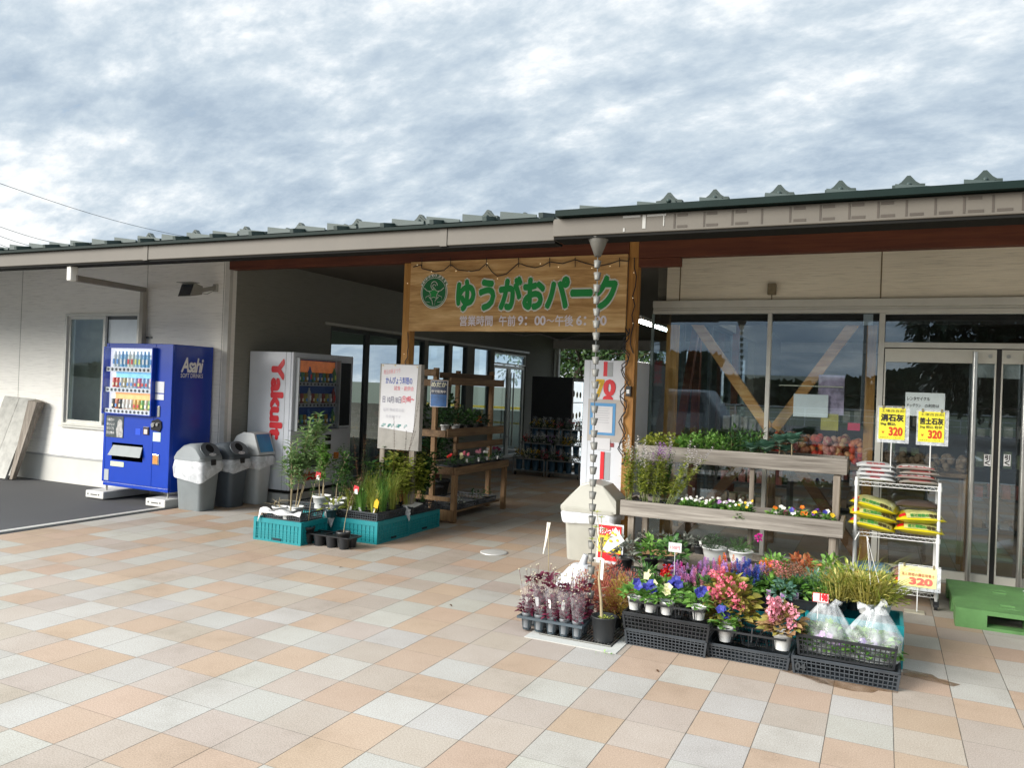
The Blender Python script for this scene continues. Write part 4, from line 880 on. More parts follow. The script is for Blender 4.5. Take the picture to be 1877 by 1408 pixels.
def blades(m, rnd, c, r, h, n, w=.005, lean=.5, mi=0, spread=.4):
    c = Vector(c)
    for k in range(n):
        a = rnd.uniform(0, 2 * PI); q = c + Vector((math.cos(a), math.sin(a), 0)) * r * rnd.random() ** .5 * spread; d = Vector((math.cos(a), math.sin(a), 0)); hh = h * rnd.uniform(.55, 1.1); ln = lean * rnd.uniform(.2, 1.2) * hh
        s = d.cross(Vector((0, 0, 1))) * w / 2; p0, p1, p2 = q, q + Vector((0, 0, hh * .55)) + d * ln * .25, q + Vector((0, 0, hh * rnd.uniform(.8, 1))) + d * ln
        m.add([p0 - s, p0 + s, p1 + s, p1 - s, p2], [(0, 1, 2, 3), (3, 2, 4)], mi)
def stemleaf(ms, ml, rnd, base, top, n, L, W, r=.003, pairs=True, curl=.4, bend=.03, start=.15, droop=0.0):
    base = Vector(base); top = Vector(top); bd = Vector((rnd.uniform(-1, 1), rnd.uniform(-1, 1), 0)) * bend; pts = [base.lerp(top, k / 5) + bd * math.sin(PI * k / 5) for k in range(6)]
    ms.tube(pts, [r * (1 - .13 * k) for k in range(6)], 5)
    for k in range(n):
        f = start + (1 - start) * (k + rnd.random()) / n; i = min(4, int(f * 5)); p = pts[i].lerp(pts[i + 1], f * 5 - i); a = rnd.uniform(0, 2 * PI)
        for s in ((0, PI) if pairs else (0,)):
            d = Vector((math.cos(a + s), math.sin(a + s), rnd.uniform(.1, .9) - droop)); ml.leaf(p, d, (0, 0, 1), L * rnd.uniform(.7, 1.2) * (1.15 - f * .4), W * rnd.uniform(.8, 1.2), curl)
def flower(m, rnd, p, r, mi=0, n=5, nrm=None, cup=.25):
    nrm = Vector(nrm) if nrm is not None else Vector((rnd.uniform(-.5, .5), -1 + rnd.uniform(0, .6), rnd.uniform(.2, .9))); nrm.normalize(); a = nrm.cross(Vector((.2, .1, 1))).normalized(); b = nrm.cross(a); p = Vector(p); a0 = rnd.uniform(0, 2)
    for k in range(n):
        t = a0 + 2 * PI * k / n; d = a * math.cos(t) + b * math.sin(t) + nrm * cup; m.leaf(p, d, nrm, r, r * 1.05, .2, mi)
def posy(m, rnd, c, r, n, pr, mi=0):
    for k in range(n):
        v = rv(rnd); p = Vector(c) + v * r * rnd.uniform(.4, 1); m.leaf(p, v + rv(rnd) * .7, rv(rnd), pr, pr * .9, .3, mi, 1)
def spike(m, rnd, base, h, r, n=26, pl=.012, mi=0):
    base = Vector(base)
    for k in range(n):
        f = k / n; a = k * 2.4; d = Vector((math.cos(a), math.sin(a), .9)); m.leaf(base + Vector((0, 0, f * h)) + d * r * (1 - f) * .4, d, (0, 0, 1), pl * (1.2 - f * .6), pl * .6, .1, mi, 1)
def plant_label(m, rnd, p, h=.06, w=.022, mi=0):
    a = rnd.uniform(-.6, .6); d = Vector((math.cos(a), math.sin(a), 0)) * w / 2; u = Vector((rnd.uniform(-.2, .2), rnd.uniform(-.3, .1), 1)) * h; p = Vector(p); nn = Vector((0, .0012, 0))
    v = [p - d * .5, p + d * .5, p + u * .35 + d, p + u + d, p + u - d, p + u * .35 - d]; m.add(v + [q + nn for q in v], [(0, 1, 2, 3, 4, 5), (11, 10, 9, 8, 7, 6), (2, 3, 9, 8), (3, 4, 10, 9), (4, 5, 11, 10)], mi)
def potted(name, label, cat, c, pr, ph, potm, group, fol=None, fmat=None, flo=None, flmat=None, seed=0, taper=.72, label_tag=False, stem=None, stmat=None, extra=None):
    """a pot with its foliage and flowers; c is the pot's foot; fol(m, rnd, top) etc. fill the parts"""
    rnd = random.Random(seed); c = Vector(c); t = thing(name, label, cat, tuple(c), group=group); top = c + Vector((0, 0, ph))
    m = MB(); pot_mb(m, c, pr, ph, taper); m.build('pot', potm, t)
    m = MB(); m.lathe([(pr * .915, ph * .815), (.0001, ph * .84)], c, 14); m.build('soil', SOIL, t)
    if stem: m = MB(); stem(m, rnd, top); m.build('stem', stmat or BARKG, t)
    if fol: m = MB(); fol(m, rnd, top); m.build('foliage', fmat, t)
    if flo: m = MB(); flo(m, rnd, top); m.build('flowers', flmat, t)
    if label_tag: m = MB(); plant_label(m, rnd, top + Vector((pr * .4, -pr * .7, -.01))); m.build('label_stick', TAGW, t)
    if extra:
        for nm, fn, mt_ in extra: m = MB(); fn(m, rnd, top); m.build(nm, mt_, t)
    return t
BARKG = mat('green_stem', (.16, .20, .06), .7, var=.2); BARKP = mat('pale_stem', (.33, .27, .16), .8, var=.2)
V3 = Vector
# ---------------------------------------------------------------- vending machines
VB = mat('cobalt_enamel', (.0015, .038, .36), .25, var=.05, coat=.2); VW = mat('machine_white', (.62, .66, .72), .3, var=.04, coat=.2); VGR = mat('machine_grey', (.33, .36, .38), .4, var=.06)
INK = mat('printed_white', (.85, .85, .85), .4, var=.02); INKR = mat('printed_red', (.62, .01, .02), .4, var=.03); INKK = mat('printed_black', (.02, .02, .02), .5); CHROME = mat('chrome', (.65, .65, .62), .15, 1)
PRODG = glassmat('display_window', (.97, .99, 1), .03)
def bottle_mb(h, r, can=False):
    m = MB()
    if can: m.lathe([(r * .85, 0), (r, .006), (r, h - .008), (r * .82, h)], (0, 0, 0), 10)
    else: m.lathe([(r, 0), (r, h * .62), (r * .85, h * .72), (r * .4, h * .86), (r * .4, h)], (0, 0, 0), 10)
    m.box(-r * .5, r * .5, -r * 1.02, -r * .9, h * .18, h * .5, 1); return m
_bm = {}
def bottle(parent, p, col, can, lab, k):
    key = (col, can, lab)
    if key not in _bm:
        h, r = (.125, .028) if can else (.20, .029); q = bottle_mb(h, r, can).build('sample_drink', [mat('drink_%d' % len(_bm), col, .3, var=.2, scale=30), mat('drink_band_%d' % (len(_bm) % 6), lab, .4)], parent, world=False); _bm[key] = q.data
    else: q = bpy.data.objects.new('sample_drink', _bm[key]); COL.objects.link(q); q.parent = parent
    q.location = p
def front_text(t, txt, box, fn_y, mt_, name='lettering', **k):
    m = MB(); put_text(m, txt, lambda u, v: (u, fn_y, v), box=box, **k); return m.build(name, mt_, t, world=False)
# blue machine: local x across the front, y into depth
W, H, D = 1.185, 1.825, .70
t = thing('vending_machine', 'blue drinks vending machine on white concrete rails against the wing wall', 'vending machine', (-8.85, 2.25, .165))
m = MB(); m.box(.0, W, .035, D - .06, 0, H); m.box(0, .045, 0, .034, .05, H); m.box(.895, W, 0, .034, .05, H); m.box(.046, .894, 0, .034, 1.765, H); m.box(.046, .894, 0, .034, .05, .935)
m.box(.01, W - .01, .012, .034, 0, .048); m.build('cabinet', VB, t, world=False, bevel=.006)
m = MB(); m.box(.05, .89, .028, .0345, .937, 1.763); dspl = m.build('display_back', mat('display_grey', (.70, .68, .72), .5, emit=.55), t, world=False)
m = MB(); m.box(.17, .885, .020, .027, 1.25, 1.49); m.build('blue_backdrop', mat('display_sky', (.18, .42, .62), .4, emit=.5, var=.5, scale=9), dspl, world=False)
m = MB(); m.box(.17, .885, .020, .027, .97, 1.22); m.build('orange_backdrop', mat('display_orange', (.75, .34, .12), .4, emit=.5, var=.4, scale=9), dspl, world=False)
CL1 = [((.7, .75, .78), (.1, .3, .7)), ((.25, .5, .75), (.8, .8, .8)), ((.75, .78, .7), (.7, .05, .05)), ((.45, .65, .8), (.75, .8, .2)), ((.2, .45, .7), (.8, .8, .8)), ((.65, .12, .1), (.1, .4, .1))]
CL2 = [((.7, .1, .08), (.8, .7, .5)), ((.5, .4, .2), (.1, .1, .1)), ((.75, .7, .68), (.7, .05, .1)), ((.75, .15, .25), (.9, .9, .9)), ((.35, .5, .7), (.7, .1, .1)), ((.7, .45, .5), (.6, .1, .3))]
CL3 = [((.65, .2, .1), (.8, .6, .2)), ((.05, .05, .05), (.6, .5, .2)), ((.7, .65, .6), (.6, .1, .1)), ((.7, .45, .1), (.2, .1, .05)), ((.75, .6, .45), (.7, .1, .1)), ((.15, .4, .1), (.7, .7, .3))]
rnd = random.Random(21)
for r_, (z, cl, can) in enumerate(((1.525, CL1, False), (1.265, CL2, True), (.995, CL3, True))):
    for k in range(11):
        a, b = cl[(k // 2 + (1 if rnd.random() < .15 else 0)) % 6]; bottle(t, (.175 + k * .066, .0 - .0, z), a, can, b, k)
    m = MB(); m.box(.05, .89, -.035, .01, z - .062, z - .004); sh = m.build('price_strip', mat('price_strip_white', (.62, .62, .65), .4, var=.05), t, world=False)
    for k in range(11):
        m = MB(); X = .095 + k * .0715; m.tube([(X, -.040, z - .033), (X, -.034, z - .033)], .018, 12); m.build('button', mat('button_dark', (.05, .05, .06), .3), sh, world=False)
m = MB(); m.box(.046, .894, -.062, -.058, .937, 1.763); m.build('display_glass', PRODG, t, world=False)
m = MB()
for a in ((.03, .045, .925, 1.775), (.895, .91, .925, 1.775)): m.box(a[0], a[1], -.064, -.001, a[2], a[3])
m.box(.0451, .8949, -.064, -.001, 1.7635, 1.775); m.box(.0451, .8949, -.064, -.001, .925, .9365); m.build('display_frame', VB, t, world=False)
# poster, generic dark figure with pale brush marks
m = MB(); m.box(.055, .37, -.006, -.001, .625, .895); po = m.build('poster', mat('poster_dark', (.055, .07, .075), .3, var=.5, scale=15), t, world=False)
m = MB(); m.prism([(.26, .63), (.36, .63), (.365, .72), (.345, .76), (.352, .81), (.335, .85), (.29, .86), (.265, .82), (.262, .77), (.24, .73)], lambda u, v, tt: (u, tt, v), -.0075, -.0065); m.build('poster_figure', mat('poster_grey', (.36, .36, .35), .4, var=.5, scale=25), po, world=False)
m = MB()
for k in range(4): put_text(m, ('つめたい', 'おいしい', 'ひとくち', 'ひと休み')[k], lambda u, v: (u, -.0085, v), box=(.07, .83 - k * .055, .20 + .01 * (k % 2), .868 - k * .055))
m.build('poster_lettering', INK, po, world=False)
m = MB(); m.box(.90, 1.06, -.005, -.001, 1.22, 1.36); m.box(.90, 1.06, -.005, -.001, 1.135, 1.205); m.build('price_card', mat('grey_card', (.62, .64, .68), .4), t, world=False)
m = MB(); m.rings([rrect(.98, 0, .03, .06, .03, 0)], cap0=False, cap1=False) if False else m.box(.955, 1.005, -.012, -.001, .92, 1.06); m.build('coin_slot', CHROME, t, world=False, bevel=.012)
m = MB(); m.prism([(.87, .76), (1.02, .74), (1.05, .80), (1.04, .87), (.98, .9), (.88, .87)], lambda u, v, tt: (u, tt, v), -.014, -.001); cp_ = m.build('note_panel', mat('gloss_black', (.015, .015, .018), .15), t, world=False)
m = MB(); m.tube([(.91, -.03, .82), (.91, -.014, .82)], .028, 14); m.tube([(.985, -.03, .83), (.985, -.014, .83)], .02, 14); m.build('lever', CHROME, cp_, world=False)
m = MB(); m.box(.73, .83, -.012, -.001, .69, .79); m.build('card_reader', mat('reader_black', (.03, .02, .03), .25), t, world=False, bevel=.01)
m = MB(); m.box(.75, .81, -.0145, -.0125, .70, .76); m.build('reader_screen', mat('reader_pink', (.6, .5, .48), .3), t, world=False)
m = MB(); m.box(.59, .68, -.004, -.001, .68, .76); m.build('blue_sticker', mat('sky_sticker', (.01, .07, .6), .3), t, world=False)
m = MB(); m.box(.90, 1.03, -.004, -.001, .62, .73); m.build('notice_sticker', mat('mint_sticker', (.5, .7, .62), .4, var=.2, scale=60), t, world=False)
m = MB(); m.box(.17, .73, .0, .03, .34, .56); slot = m.build('dispensing_port', mat('port_dark', (.03, .04, .05), .5), t, world=False)
m = MB(); m.hexa([(.15, -.045, .40), (.73, -.045, .40), (.73, -.03, .41), (.15, -.03, .41), (.21, -.012, .53), (.73, -.012, .53), (.73, -.002, .53), (.21, -.002, .53)]); m.build('flap', mat('flap_smoke', (.16, .19, .20), .5), slot, world=False)
m = MB(); m.box(.16, .40, -.004, -.001, .26, .32); m.build('label_sticker', mat('yellow_sticker', (.62, .68, .42), .4, var=.2, scale=50), t, world=False)
m = MB(); m.rings([rrect(0, 0, .05, .07, .03, 0)], cap0=False, cap1=False); m = MB(); m.box(.91, 1.02, -.012, -.001, .33, .46); c_ = m.build('change_cup', CHROME, t, world=False, bevel=.015)
m = MB(); m.box(.925, 1.005, -.0145, -.0125, .345, .445); m.build('cup_flap', mat('amber', (.65, .22, .05), .3, var=.4, scale=30), c_, world=False)
m = MB(); m.box(.05, .13, -.004, -.001, .07, .21); m.build('licence_plate', VGR, t, world=False)
# side lettering (faces +x)
m = MB(); f = lambda u, v: (W + .0035, u, v)
put_text(m, 'Asahi', f, bold=.03, shear=.25, spacing=.86, box=(.13, 1.49, .475, 1.665)); put_text(m, 'SOFT DRINKS', f, bold=.008, box=(.125, 1.42, .475, 1.472)); m.build('side_lettering', INK, t, world=False)
m = MB()
for x in (.04, W - .05):
    for y in (.05, D - .12): m.tube([(x, y, -.07), (x, y, 0)], .012, 8)
m.build('levelling_foot', STEEL, t, world=False)
for X0, lab in ((-9.03, 'white concrete rail under the left end of the blue vending machine'), (-7.94, 'white concrete rail under the right end of the blue vending machine')):
    m = MB(); m.box(X0, X0 + .335, 2.165, 2.87, 0.0, .094); q = tag(m.build('concrete_rail', mat('rail_concrete', (.52, .52, .50), .6, var=.08)), lab, 'concrete block', 'rails under the blue machine'); b_ = q.modifiers.new('bevel', 'BEVEL'); b_.width = .012; b_.segments = 2
    m = MB()
    for dx in (.05, .25): m.tube([(X0 + dx, 2.163, .05), (X0 + dx, 2.166, .05)], .011, 10)
    m.box(X0 + .10, X0 + .22, 2.1632, 2.1648, .04, .052); m.build('bolt_hole', DARK, q, world=True)
# white machine (front faces the passage, +x): local x across front -> world +y
W2, H2, D2 = 1.27, 1.80, .74
t = thing('vending_machine', 'white drinks vending machine with red side lettering in the corner of the passage', 'vending machine', (-6.70, 3.305, .17), rad(90))
# local frame: x -> +Y, y(depth) -> -X
m = MB(); m.box(0, W2, .04, D2, 0, H2); m.box(0, W2, 0, .036, .0, .78); m.box(0, .06, 0, .036, .785, H2); m.box(.90, W2, 0, .036, .785, H2); m.box(.062, .898, 0, .036, 1.72, H2); m.build('cabinet', VW, t, world=False, bevel=.008)
m = MB(); m.box(.065, .895, .03, .038, .79, 1.715); m.build('display_back', mat('display_night', (.02, .04, .12), .4, emit=.06), t, world=False)
m = MB(); m.box(.08, .88, .02, .028, 1.52, 1.70); m.build('orange_backdrop', mat('display_rust', (.35, .10, .03), .4, var=.6, scale=8, emit=.25), t, world=False)
DK = [((.30, .17, .03), (.5, .5, .4)), ((.25, .06, .05), (.5, .4, .1)), ((.05, .12, .3), (.4, .4, .4)), ((.35, .3, .08), (.1, .2, .1)), ((.1, .25, .12), (.5, .5, .5)), ((.4, .4, .4), (.3, .02, .02))]
for z in (1.42, 1.14, .86):
    for k in range(11):
        a, b = DK[(k * 2 + int(z * 10)) % 6]; bottle(t, (.11 + k * .073, -.0, z), a, k % 7 != 3, b, k)
    m = MB(); m.box(.065, .895, -.03, .01, z - .055, z - .004); sh = m.build('price_strip', mat('strip_grey', (.35, .36, .38), .4), t, world=False)
    for k in range(11): m = MB(); X = .11 + k * .073; m.tube([(X, -.034, z - .03), (X, -.029, z - .03)], .016, 10); m.build('button', MATS['button_dark'], sh, world=False)
m = MB(); m.box(.063, .897, -.060, -.056, .79, 1.715); m.build('display_glass', PRODG, t, world=False)
m = MB(); m.box(.045, .062, -.062, -.001, .775, 1.73); m.box(.898, .915, -.062, -.001, .775, 1.73); m.box(.0625, .8975, -.062, -.001, 1.7155, 1.73); m.box(.0625, .8975, -.062, -.001, .775, .7895); m.build('display_frame', VGR, t, world=False)
m = MB(); m.box(.96, 1.21, -.012, -.001, .82, 1.70); m.build('payment_panel', mat('panel_dark', (.03, .035, .04), .25), t, world=False)
m = MB(); m.box(.70, .82, -.006, -.001, .62, .70); m.box(.70, .82, -.006, -.001, .50, .57); m.build('reader', MATS['gloss_black'], t, world=False)
m = MB(); m.box(.08, .78, -.012, -.001, .28, .46); m.build('dispensing_port', MATS['port_dark'], t, world=False)
m = MB(); m.box(.90, 1.0, -.010, -.001, .36, .45); m.build('change_cup', MATS['amber'], t, world=False)
m = MB(); put_text(m, 'Yakult', lambda u, v: (u, -.004, v), bold=.05, box=(.12, .115, .72, .235)); m.build('front_lettering', INKR, t, world=False)
# side panel faces world -Y : local x = 0 plane; lettering runs downwards
m = MB(); y0 = .11  # local depth of the lettering's right edge
put_text(m, 'Yakult', lambda u, v: (-.004, .345 - v * .19 + .0, 1.69 - u * 1.03), bold=.055, box=(0, 0, 1, 1)); m.build('side_lettering', INKR, t, world=False)
m = MB(); m.box(-.0015, .001, .118, .121, .0, H2 - .004); m.build('panel_seam', INKK, t, world=False)
m = MB(); m.box(-7.42, -6.75, 3.36, 4.55, 0, .165); m.build('base_plinth', mat('plinth', (.42, .42, .40), .7), t, world=False) if False else None
m = MB(); m.box(-7.44, -6.72, 3.33, 4.55, 0.0, .12); tag(m.build('machine_plinth', mat('plinth', (.50, .50, .48), .7)), 'low pale concrete plinth under the white vending machine', 'plinth')
m = MB(); m.box(-7.40, -6.76, 3.37, 4.5, .1205, .168); tag(m.build('plinth_spacer', DARK), 'dark recessed spacer between the white vending machine and its plinth', 'spacer')

# ---------------------------------------------------------------- bins
def bin_body(t, x0, x1, y0, y1, h, mt_, tp=.035):
    cx, cy, hx, hy = (x0 + x1) / 2, (y0 + y1) / 2, (x1 - x0) / 2, (y1 - y0) / 2
    m = MB(); m.rings([rrect(cx, cy, hx - tp - .006, hy - tp - .006, .045, 0, 5), rrect(cx, cy, hx - tp, hy - tp, .05, .012, 5), rrect(cx, cy, hx - .004, hy - .004, .055, h - .05, 5), rrect(cx, cy, hx, hy, .055, h - .04, 5), rrect(cx, cy, hx, hy, .055, h, 5)], smooth=True); m.build('body', mt_, t)
    return cx, cy, hx, hy
BAGF = filmmat('bin_liner', (.80, .83, .87), .6, .3, 9, .35)
def liner(t, cx, cy, hx, hy, z, drop, seed, front=1.0):
    rnd = random.Random(seed); m = MB(); n = 40; top = []; mid = []; low = []
    base = rrect(cx, cy, hx + .012, hy + .012, .06, z, 9)
    for i, p in enumerate(base):
        d = (p - Vector((cx, cy, z))); d.z = 0; d.normalize(); w = mnoise.noise(p * 7 + Vector((seed, 0, 0))) ; w2 = mnoise.noise(p * 17 + Vector((0, seed, 0)))
        k = drop * (.55 + .45 * (w + .3) + (.35 if d.y < 0 else 0) * front)
        top.append(p); mid.append(p + d * (.022 + .018 * w2) + Vector((0, 0, -k * .45))); low.append(p + d * (.006 + .02 * w + .012 * w2) + Vector((0, 0, -k)))
    m.rings([top, mid, low], smooth=True, cap0=False, cap1=False); m.build('liner', BAGF, t)
def domed_lid(t, cx, cy, hx, hy, z, h, mt_, facem, hole=True):
    """lid arching from -x to a steep sloping face with a round opening on +x"""
    P = [(-hx - .012, 0), (-hx * .86, h * .42), (-hx * .5, h * .82), (-hx * .05, h * .99), (hx * .35, h), (hx * .62, h * .86), (hx + .010, .02), (hx + .012, 0)]
    m = MB(); rs = []
    for s in (-1, -.93, -.7, .7, .93, 1):
        k = 1 - .22 * max(0, (abs(s) - .7) / .3) ** 1.5; rs.append([Vector((cx + u * (.5 + .5 * k) , cy + s * (hy + .012), z + .02 + v * k)) for u, v in P])
    m.rings(rs, smooth=True); m.rings([rrect(cx, cy, hx + .018, hy + .018, .06, z - .012, 5), rrect(cx, cy, hx + .018, hy + .018, .06, z + .022, 5)])
    L = m.build('lid', mt_, t)
    a = Vector((cx + hx * .62, cy, z + .02 + h * .86)); b = Vector((cx + hx + .010, cy, z + .04)); d = (a - b); n_ = Vector((d.z, 0, -d.x)).normalized(); n_ = n_ if n_.x > 0 else -n_
    mid = b.lerp(a, .62); u = d.normalized(); r = hy * .86
    m = MB(); pts = [mid + Vector((0, math.cos(q * PI / 12) * r, 0)) + u * (math.sin(q * PI / 12) * r * .72) for q in range(24)]; pts = [p if (p - mid).dot(u) > 0 else mid + Vector((0, (p - mid).y, 0)) + u * max((p - mid).dot(u) * 1.4, -(mid - b).length + .012) for p in pts]
    m.add([p + n_ * .004 for p in pts] + [p + n_ * .014 for p in pts], [tuple(range(24, 48))] + [(i, (i + 1) % 24, 24 + (i + 1) % 24, 24 + i) for i in range(24)]); fc = m.build('lid_face', facem, L)
    if hole:
        m = MB(); c = mid + u * .012 + n_ * .0165; e = u; g = Vector((0, 1, 0)); rr = .058; pts = [c + g * math.cos(q * PI / 10) * rr + e * math.sin(q * PI / 10) * rr for q in range(20)]; m.add(pts, [tuple(range(20))])
        m.build('round_opening', mat('hole_black', (.004, .004, .005), .9), fc)
        m = MB(); cz = mid - u * .075 + n_ * .016; pts = [cz + g * (math.cos(q * PI / 8) * .055) + e * (math.sin(q * PI / 8) * .02) for q in range(16)]; m.add(pts, [tuple(range(16))]); m.build('label_oval', INK, fc)
        m = MB(); cz2 = cz + n_ * .002; put_text(m, 'かん びん', lambda q, w: cz2 + g * (q - .5) * .085 + e * (w - .5) * .02, bold=.02); m.build('label_lettering', INKK, fc)
    m = MB(); m.box(cx + hx + .018, cx + hx + .034, cy - .035, cy + .035, z - .06, z + .01); m.build('clasp', MATS['black_plastic'], t, bevel=.004)
GB = mat('grey_bin', (.20, .225, .235), .45, var=.1); GBD = mat('dark_bin', (.085, .105, .125), .45, var=.12); GBL = mat('lid_slate', (.12, .14, .155), .4, var=.1); GLID = mat('lid_grey', (.24, .265, .28), .4, var=.1)
t = thing('waste_bin', 'light grey bin with domed lid and white liner, nearest the blue vending machine front', 'bin', (-7.27, 2.38, 0), group='bins beside the vending machines')
g_ = bin_body(t, -7.50, -7.05, 2.18, 2.50, .60, GB); liner(t, *g_, .60, .20, 1); domed_lid(t, *g_, .61, .17, GLID, GBL)
t = thing('waste_bin', 'darker blue-grey bin with domed lid, between the light grey bin and the white bin', 'bin', (-7.27, 2.78, 0), group='bins beside the vending machines')
g_ = bin_body(t, -7.44, -7.00, 2.60, 2.92, .60, GBD); liner(t, *g_, .60, .15, 5); domed_lid(t, *g_, .61, .17, mat('lid_dark', (.075, .09, .105), .4, var=.1), GBL)
t = thing('waste_bin', 'tall off-white bin with a blue push flap beside the white vending machine', 'bin', (-7.17, 3.14, 0), group='bins beside the vending machines')
OFFW = mat('offwhite_plastic', (.50, .53, .54), .4, var=.07)
cx, cy, hx, hy = bin_body(t, -7.40, -6.94, 3.0, 3.275, .62, OFFW, .03); liner(t, cx, cy, hx, hy, .62, .13, 9)
m = MB(); P = [(-hx - .01, 0), (-hx * .93, .12), (-hx * .6, .235), (-.02, .285), (hx * .5, .28), (hx * .66, .27), (hx + .012, .03), (hx + .012, 0)]
m.rings([[Vector((cx + u, cy + s * (hy + .01), .63 + v)) for u, v in P] for s in (-1, 1)]); lid = m.build('lid', OFFW, t, bevel=.012)
a = Vector((cx + hx * .66, 0, .63 + .262)); b = Vector((cx + hx + .012, 0, .67)); n_ = Vector((a.z - b.z, 0, b.x - a.x)).normalized(); a = a + n_ * .004; b = b + n_ * .004
m = MB(); m.add([Vector((b.x, cy - hy + .02, b.z)), Vector((b.x, cy + hy - .02, b.z)), Vector((a.x, cy + hy - .02, a.z)), Vector((a.x, cy - hy + .02, a.z))], [(0, 1, 2, 3)]); m.build('push_flap', mat('flap_blue', (.02, .22, .46), .35), lid)
m = MB(); m.box(cx - .03, cx + hx - .005, 2.992, 2.9945, .46, .545); st_ = m.build('sticker', INK, t)
m = MB(); put_text(m, '燃えるゴミ', lambda u, v: (u, 2.990, v), bold=.03, box=(cx - .005, .475, cx + hx - .02, .53)); m.build('sticker_lettering', INKR, st_)

# ---------------------------------------------------------------- leaning bench
t = thing('leaning_bench', 'weathered plank bench tipped up against the wing wall at the far left', 'bench', (-11.6, 2.7, 0))
a0, a1 = Vector((-11.95, 2.55, 0)), Vector((-11.80, 2.86, 1.19)); b0, b1 = Vector((-11.30, 2.60, 0)), Vector((-11.12, 2.88, 1.17))
def slab(m, p0, p1, q0, q1, th):
    n_ = (p1 - p0).cross(q0 - p0).normalized(); n_ = n_ if n_.y < 0 else -n_
    m.hexa([p0, q0, q1, p1, p0 + n_ * th, q0 + n_ * th, q1 + n_ * th, p1 + n_ * th])
for k in range(2):
    f0, f1 = k * .5, k * .5 + .49; m = MB(); slab(m, a0.lerp(b0, f0), a1.lerp(b1, f0), a0.lerp(b0, f1), a1.lerp(b1, f1), .035); m.build('seat_plank', mat('bleached_plank', (.42, .42, .39), .8, var=.25, scale=9, bmp=.3), t)
m = MB(); d = Vector((.02, .01, 0)); m.hexa([b0 + d, b0 + d + V3((.07, .0, 0)), b0 + d + V3((.07, .06, 0)), b0 + d + V3((0, .06, 0)), b1 + d + V3((0, -.16, -.01)), b1 + d + V3((.17, -.14, -.03)), b1 + d + V3((.17, -.02, -.03)), b1 + d + V3((0, -.01, 0))]); m.build('leg', GREYWZ, t, bevel=.004)

# ---------------------------------------------------------------- notice board before the left post
PAPER = mat('notice_paper', (.60, .61, .64), .6, var=.03); PB = mat('pen_blue', (.05, .10, .45), .6); PR = mat('pen_red', (.62, .06, .10), .6); PP = mat('pen_pink', (.75, .28, .32), .6); PT = mat('pen_teal', (.12, .45, .42), .6)
NY = 2.62; a = PY(690, 668, NY); b = PY(771, 826, NY)
t = thing('notice_board', 'grey timber notice board with a handwritten white poster in front of the left post', 'notice board', (a.x, NY, 0))
X0, X1, Z0, Z1 = -4.88, -4.345, .885, 1.83
m = MB(); m.box(X0, X1, NY, NY + .07, Z0, Z1); m.build('board', mat('board_grey', (.30, .29, .27), .75, var=.18, scale=8), t, bevel=.004)
m = MB(); m.box(X0 + .03, X0 + .09, NY + .01, NY + .06, 0, Z0 - .001); m.box(X1 - .12, X1 - .06, NY + .01, NY + .06, 0, Z0 - .001); m.build('leg', GREYWZ, t)
m = MB(); p = [(X0 + .02, Z0 + .235), (X1 - .07, Z0 + .20), (X1 - .035, Z1 - .012), (X0 + .025, Z1 - .004)]
m.prism(p, lambda u, v, tt: (u, tt, v), NY - .004, NY - .001); pp = m.build('poster', PAPER, t)
f = lambda u, v: (X0 + .06 + u * .40, NY - .0055 , Z0 + .22 + v * .70 + u * -.0)
m = MB(); put_text(m, 'かんぴょう料理の', f, bold=.015, box=(.06, .72, .92, .83)); m.build('blue_lettering', PB, pp)
m = MB(); put_text(m, '試食・提供会', f, bold=.01, box=(.34, .62, .98, .69)); put_text(m, '地元の秋まつり', lambda u, v: (X0 + .06 + u * .40, NY - .0055, Z0 + .22 + v * .70 + u * .05), bold=.005, box=(-.02, .86, .52, .94)); m.build('pink_lettering', PP, pp)
m = MB(); put_text(m, '日 10月18日', f, bold=.012, box=(-.02, .42, .58, .52)); m.build('black_lettering', mat('pen_black', (.12, .12, .2), .6), pp)
m = MB(); put_text(m, '(日)9時～', f, bold=.02, box=(.60, .42, 1.0, .54)); m.build('red_lettering', PR, pp)
m = MB(); put_text(m, '場所 物産館の前', f, bold=.0, box=(.0, .28, .7, .34)); put_text(m, '先着順です', f, box=(.1, .18, .6, .23)); m.build('faint_lettering', mat('pen_faint', (.5, .5, .55), .6), pp)
m = MB(); rnd = random.Random(3)
for k in range(9):
    u0 = rnd.uniform(0, .9); m.tube([Vector(f(u0 + .05 * math.cos(q), .06 + .03 * math.sin(q * 1.3))) for q in range(7)], .002, 4)
m.build('teal_drawing', PT, pp)
m = MB()
for q in ((X0 + .04, Z1 - .02), (X1 - .05, Z1 - .03), (X0 + .2, Z1 - .015)): m.ball((q[0], NY - .006, q[1]), .007, n=6, m=4)
m.build('pin', mat('yellow_pin', (.8, .6, .05), .3), pp)

# ---------------------------------------------------------------- plant stand in the passage mouth
t = thing('plant_stand', 'brown timber plant stand with tiered shelves in the mouth of the passage', 'plant stand', (-4.7, 3.4, 0))
def bm(name, mt_, *bx): 
    m = MB()
    for b in bx: m.box(*b)
    return m.build(name, mt_, t, bevel=.003)
FX = -4.30
for x, y, z1 in ((FX - .06, 3.40, .56), (FX - .06, 4.74, .56)): bm('leg', RACKWZ, (x, x + .06, y, y + .06, 0, z1))
for x, y in ((-4.66, 3.40), (-4.62, 4.80), (-5.14, 3.40), (-5.14, 4.80)): bm('post', RACKWZ, (x, x + .055, y, y + .055, 0, 1.82))
bm('table_rail', RACKW, (FX - .03, FX, 3.39, 4.85, .562, .652)); bm('table_rail', RACKW, (-5.1, FX - .031, 3.385, 3.42, .562, .652)); bm('tabletop', RACKW, (-5.13, FX - .032, 3.421, 4.85, .60, .622))
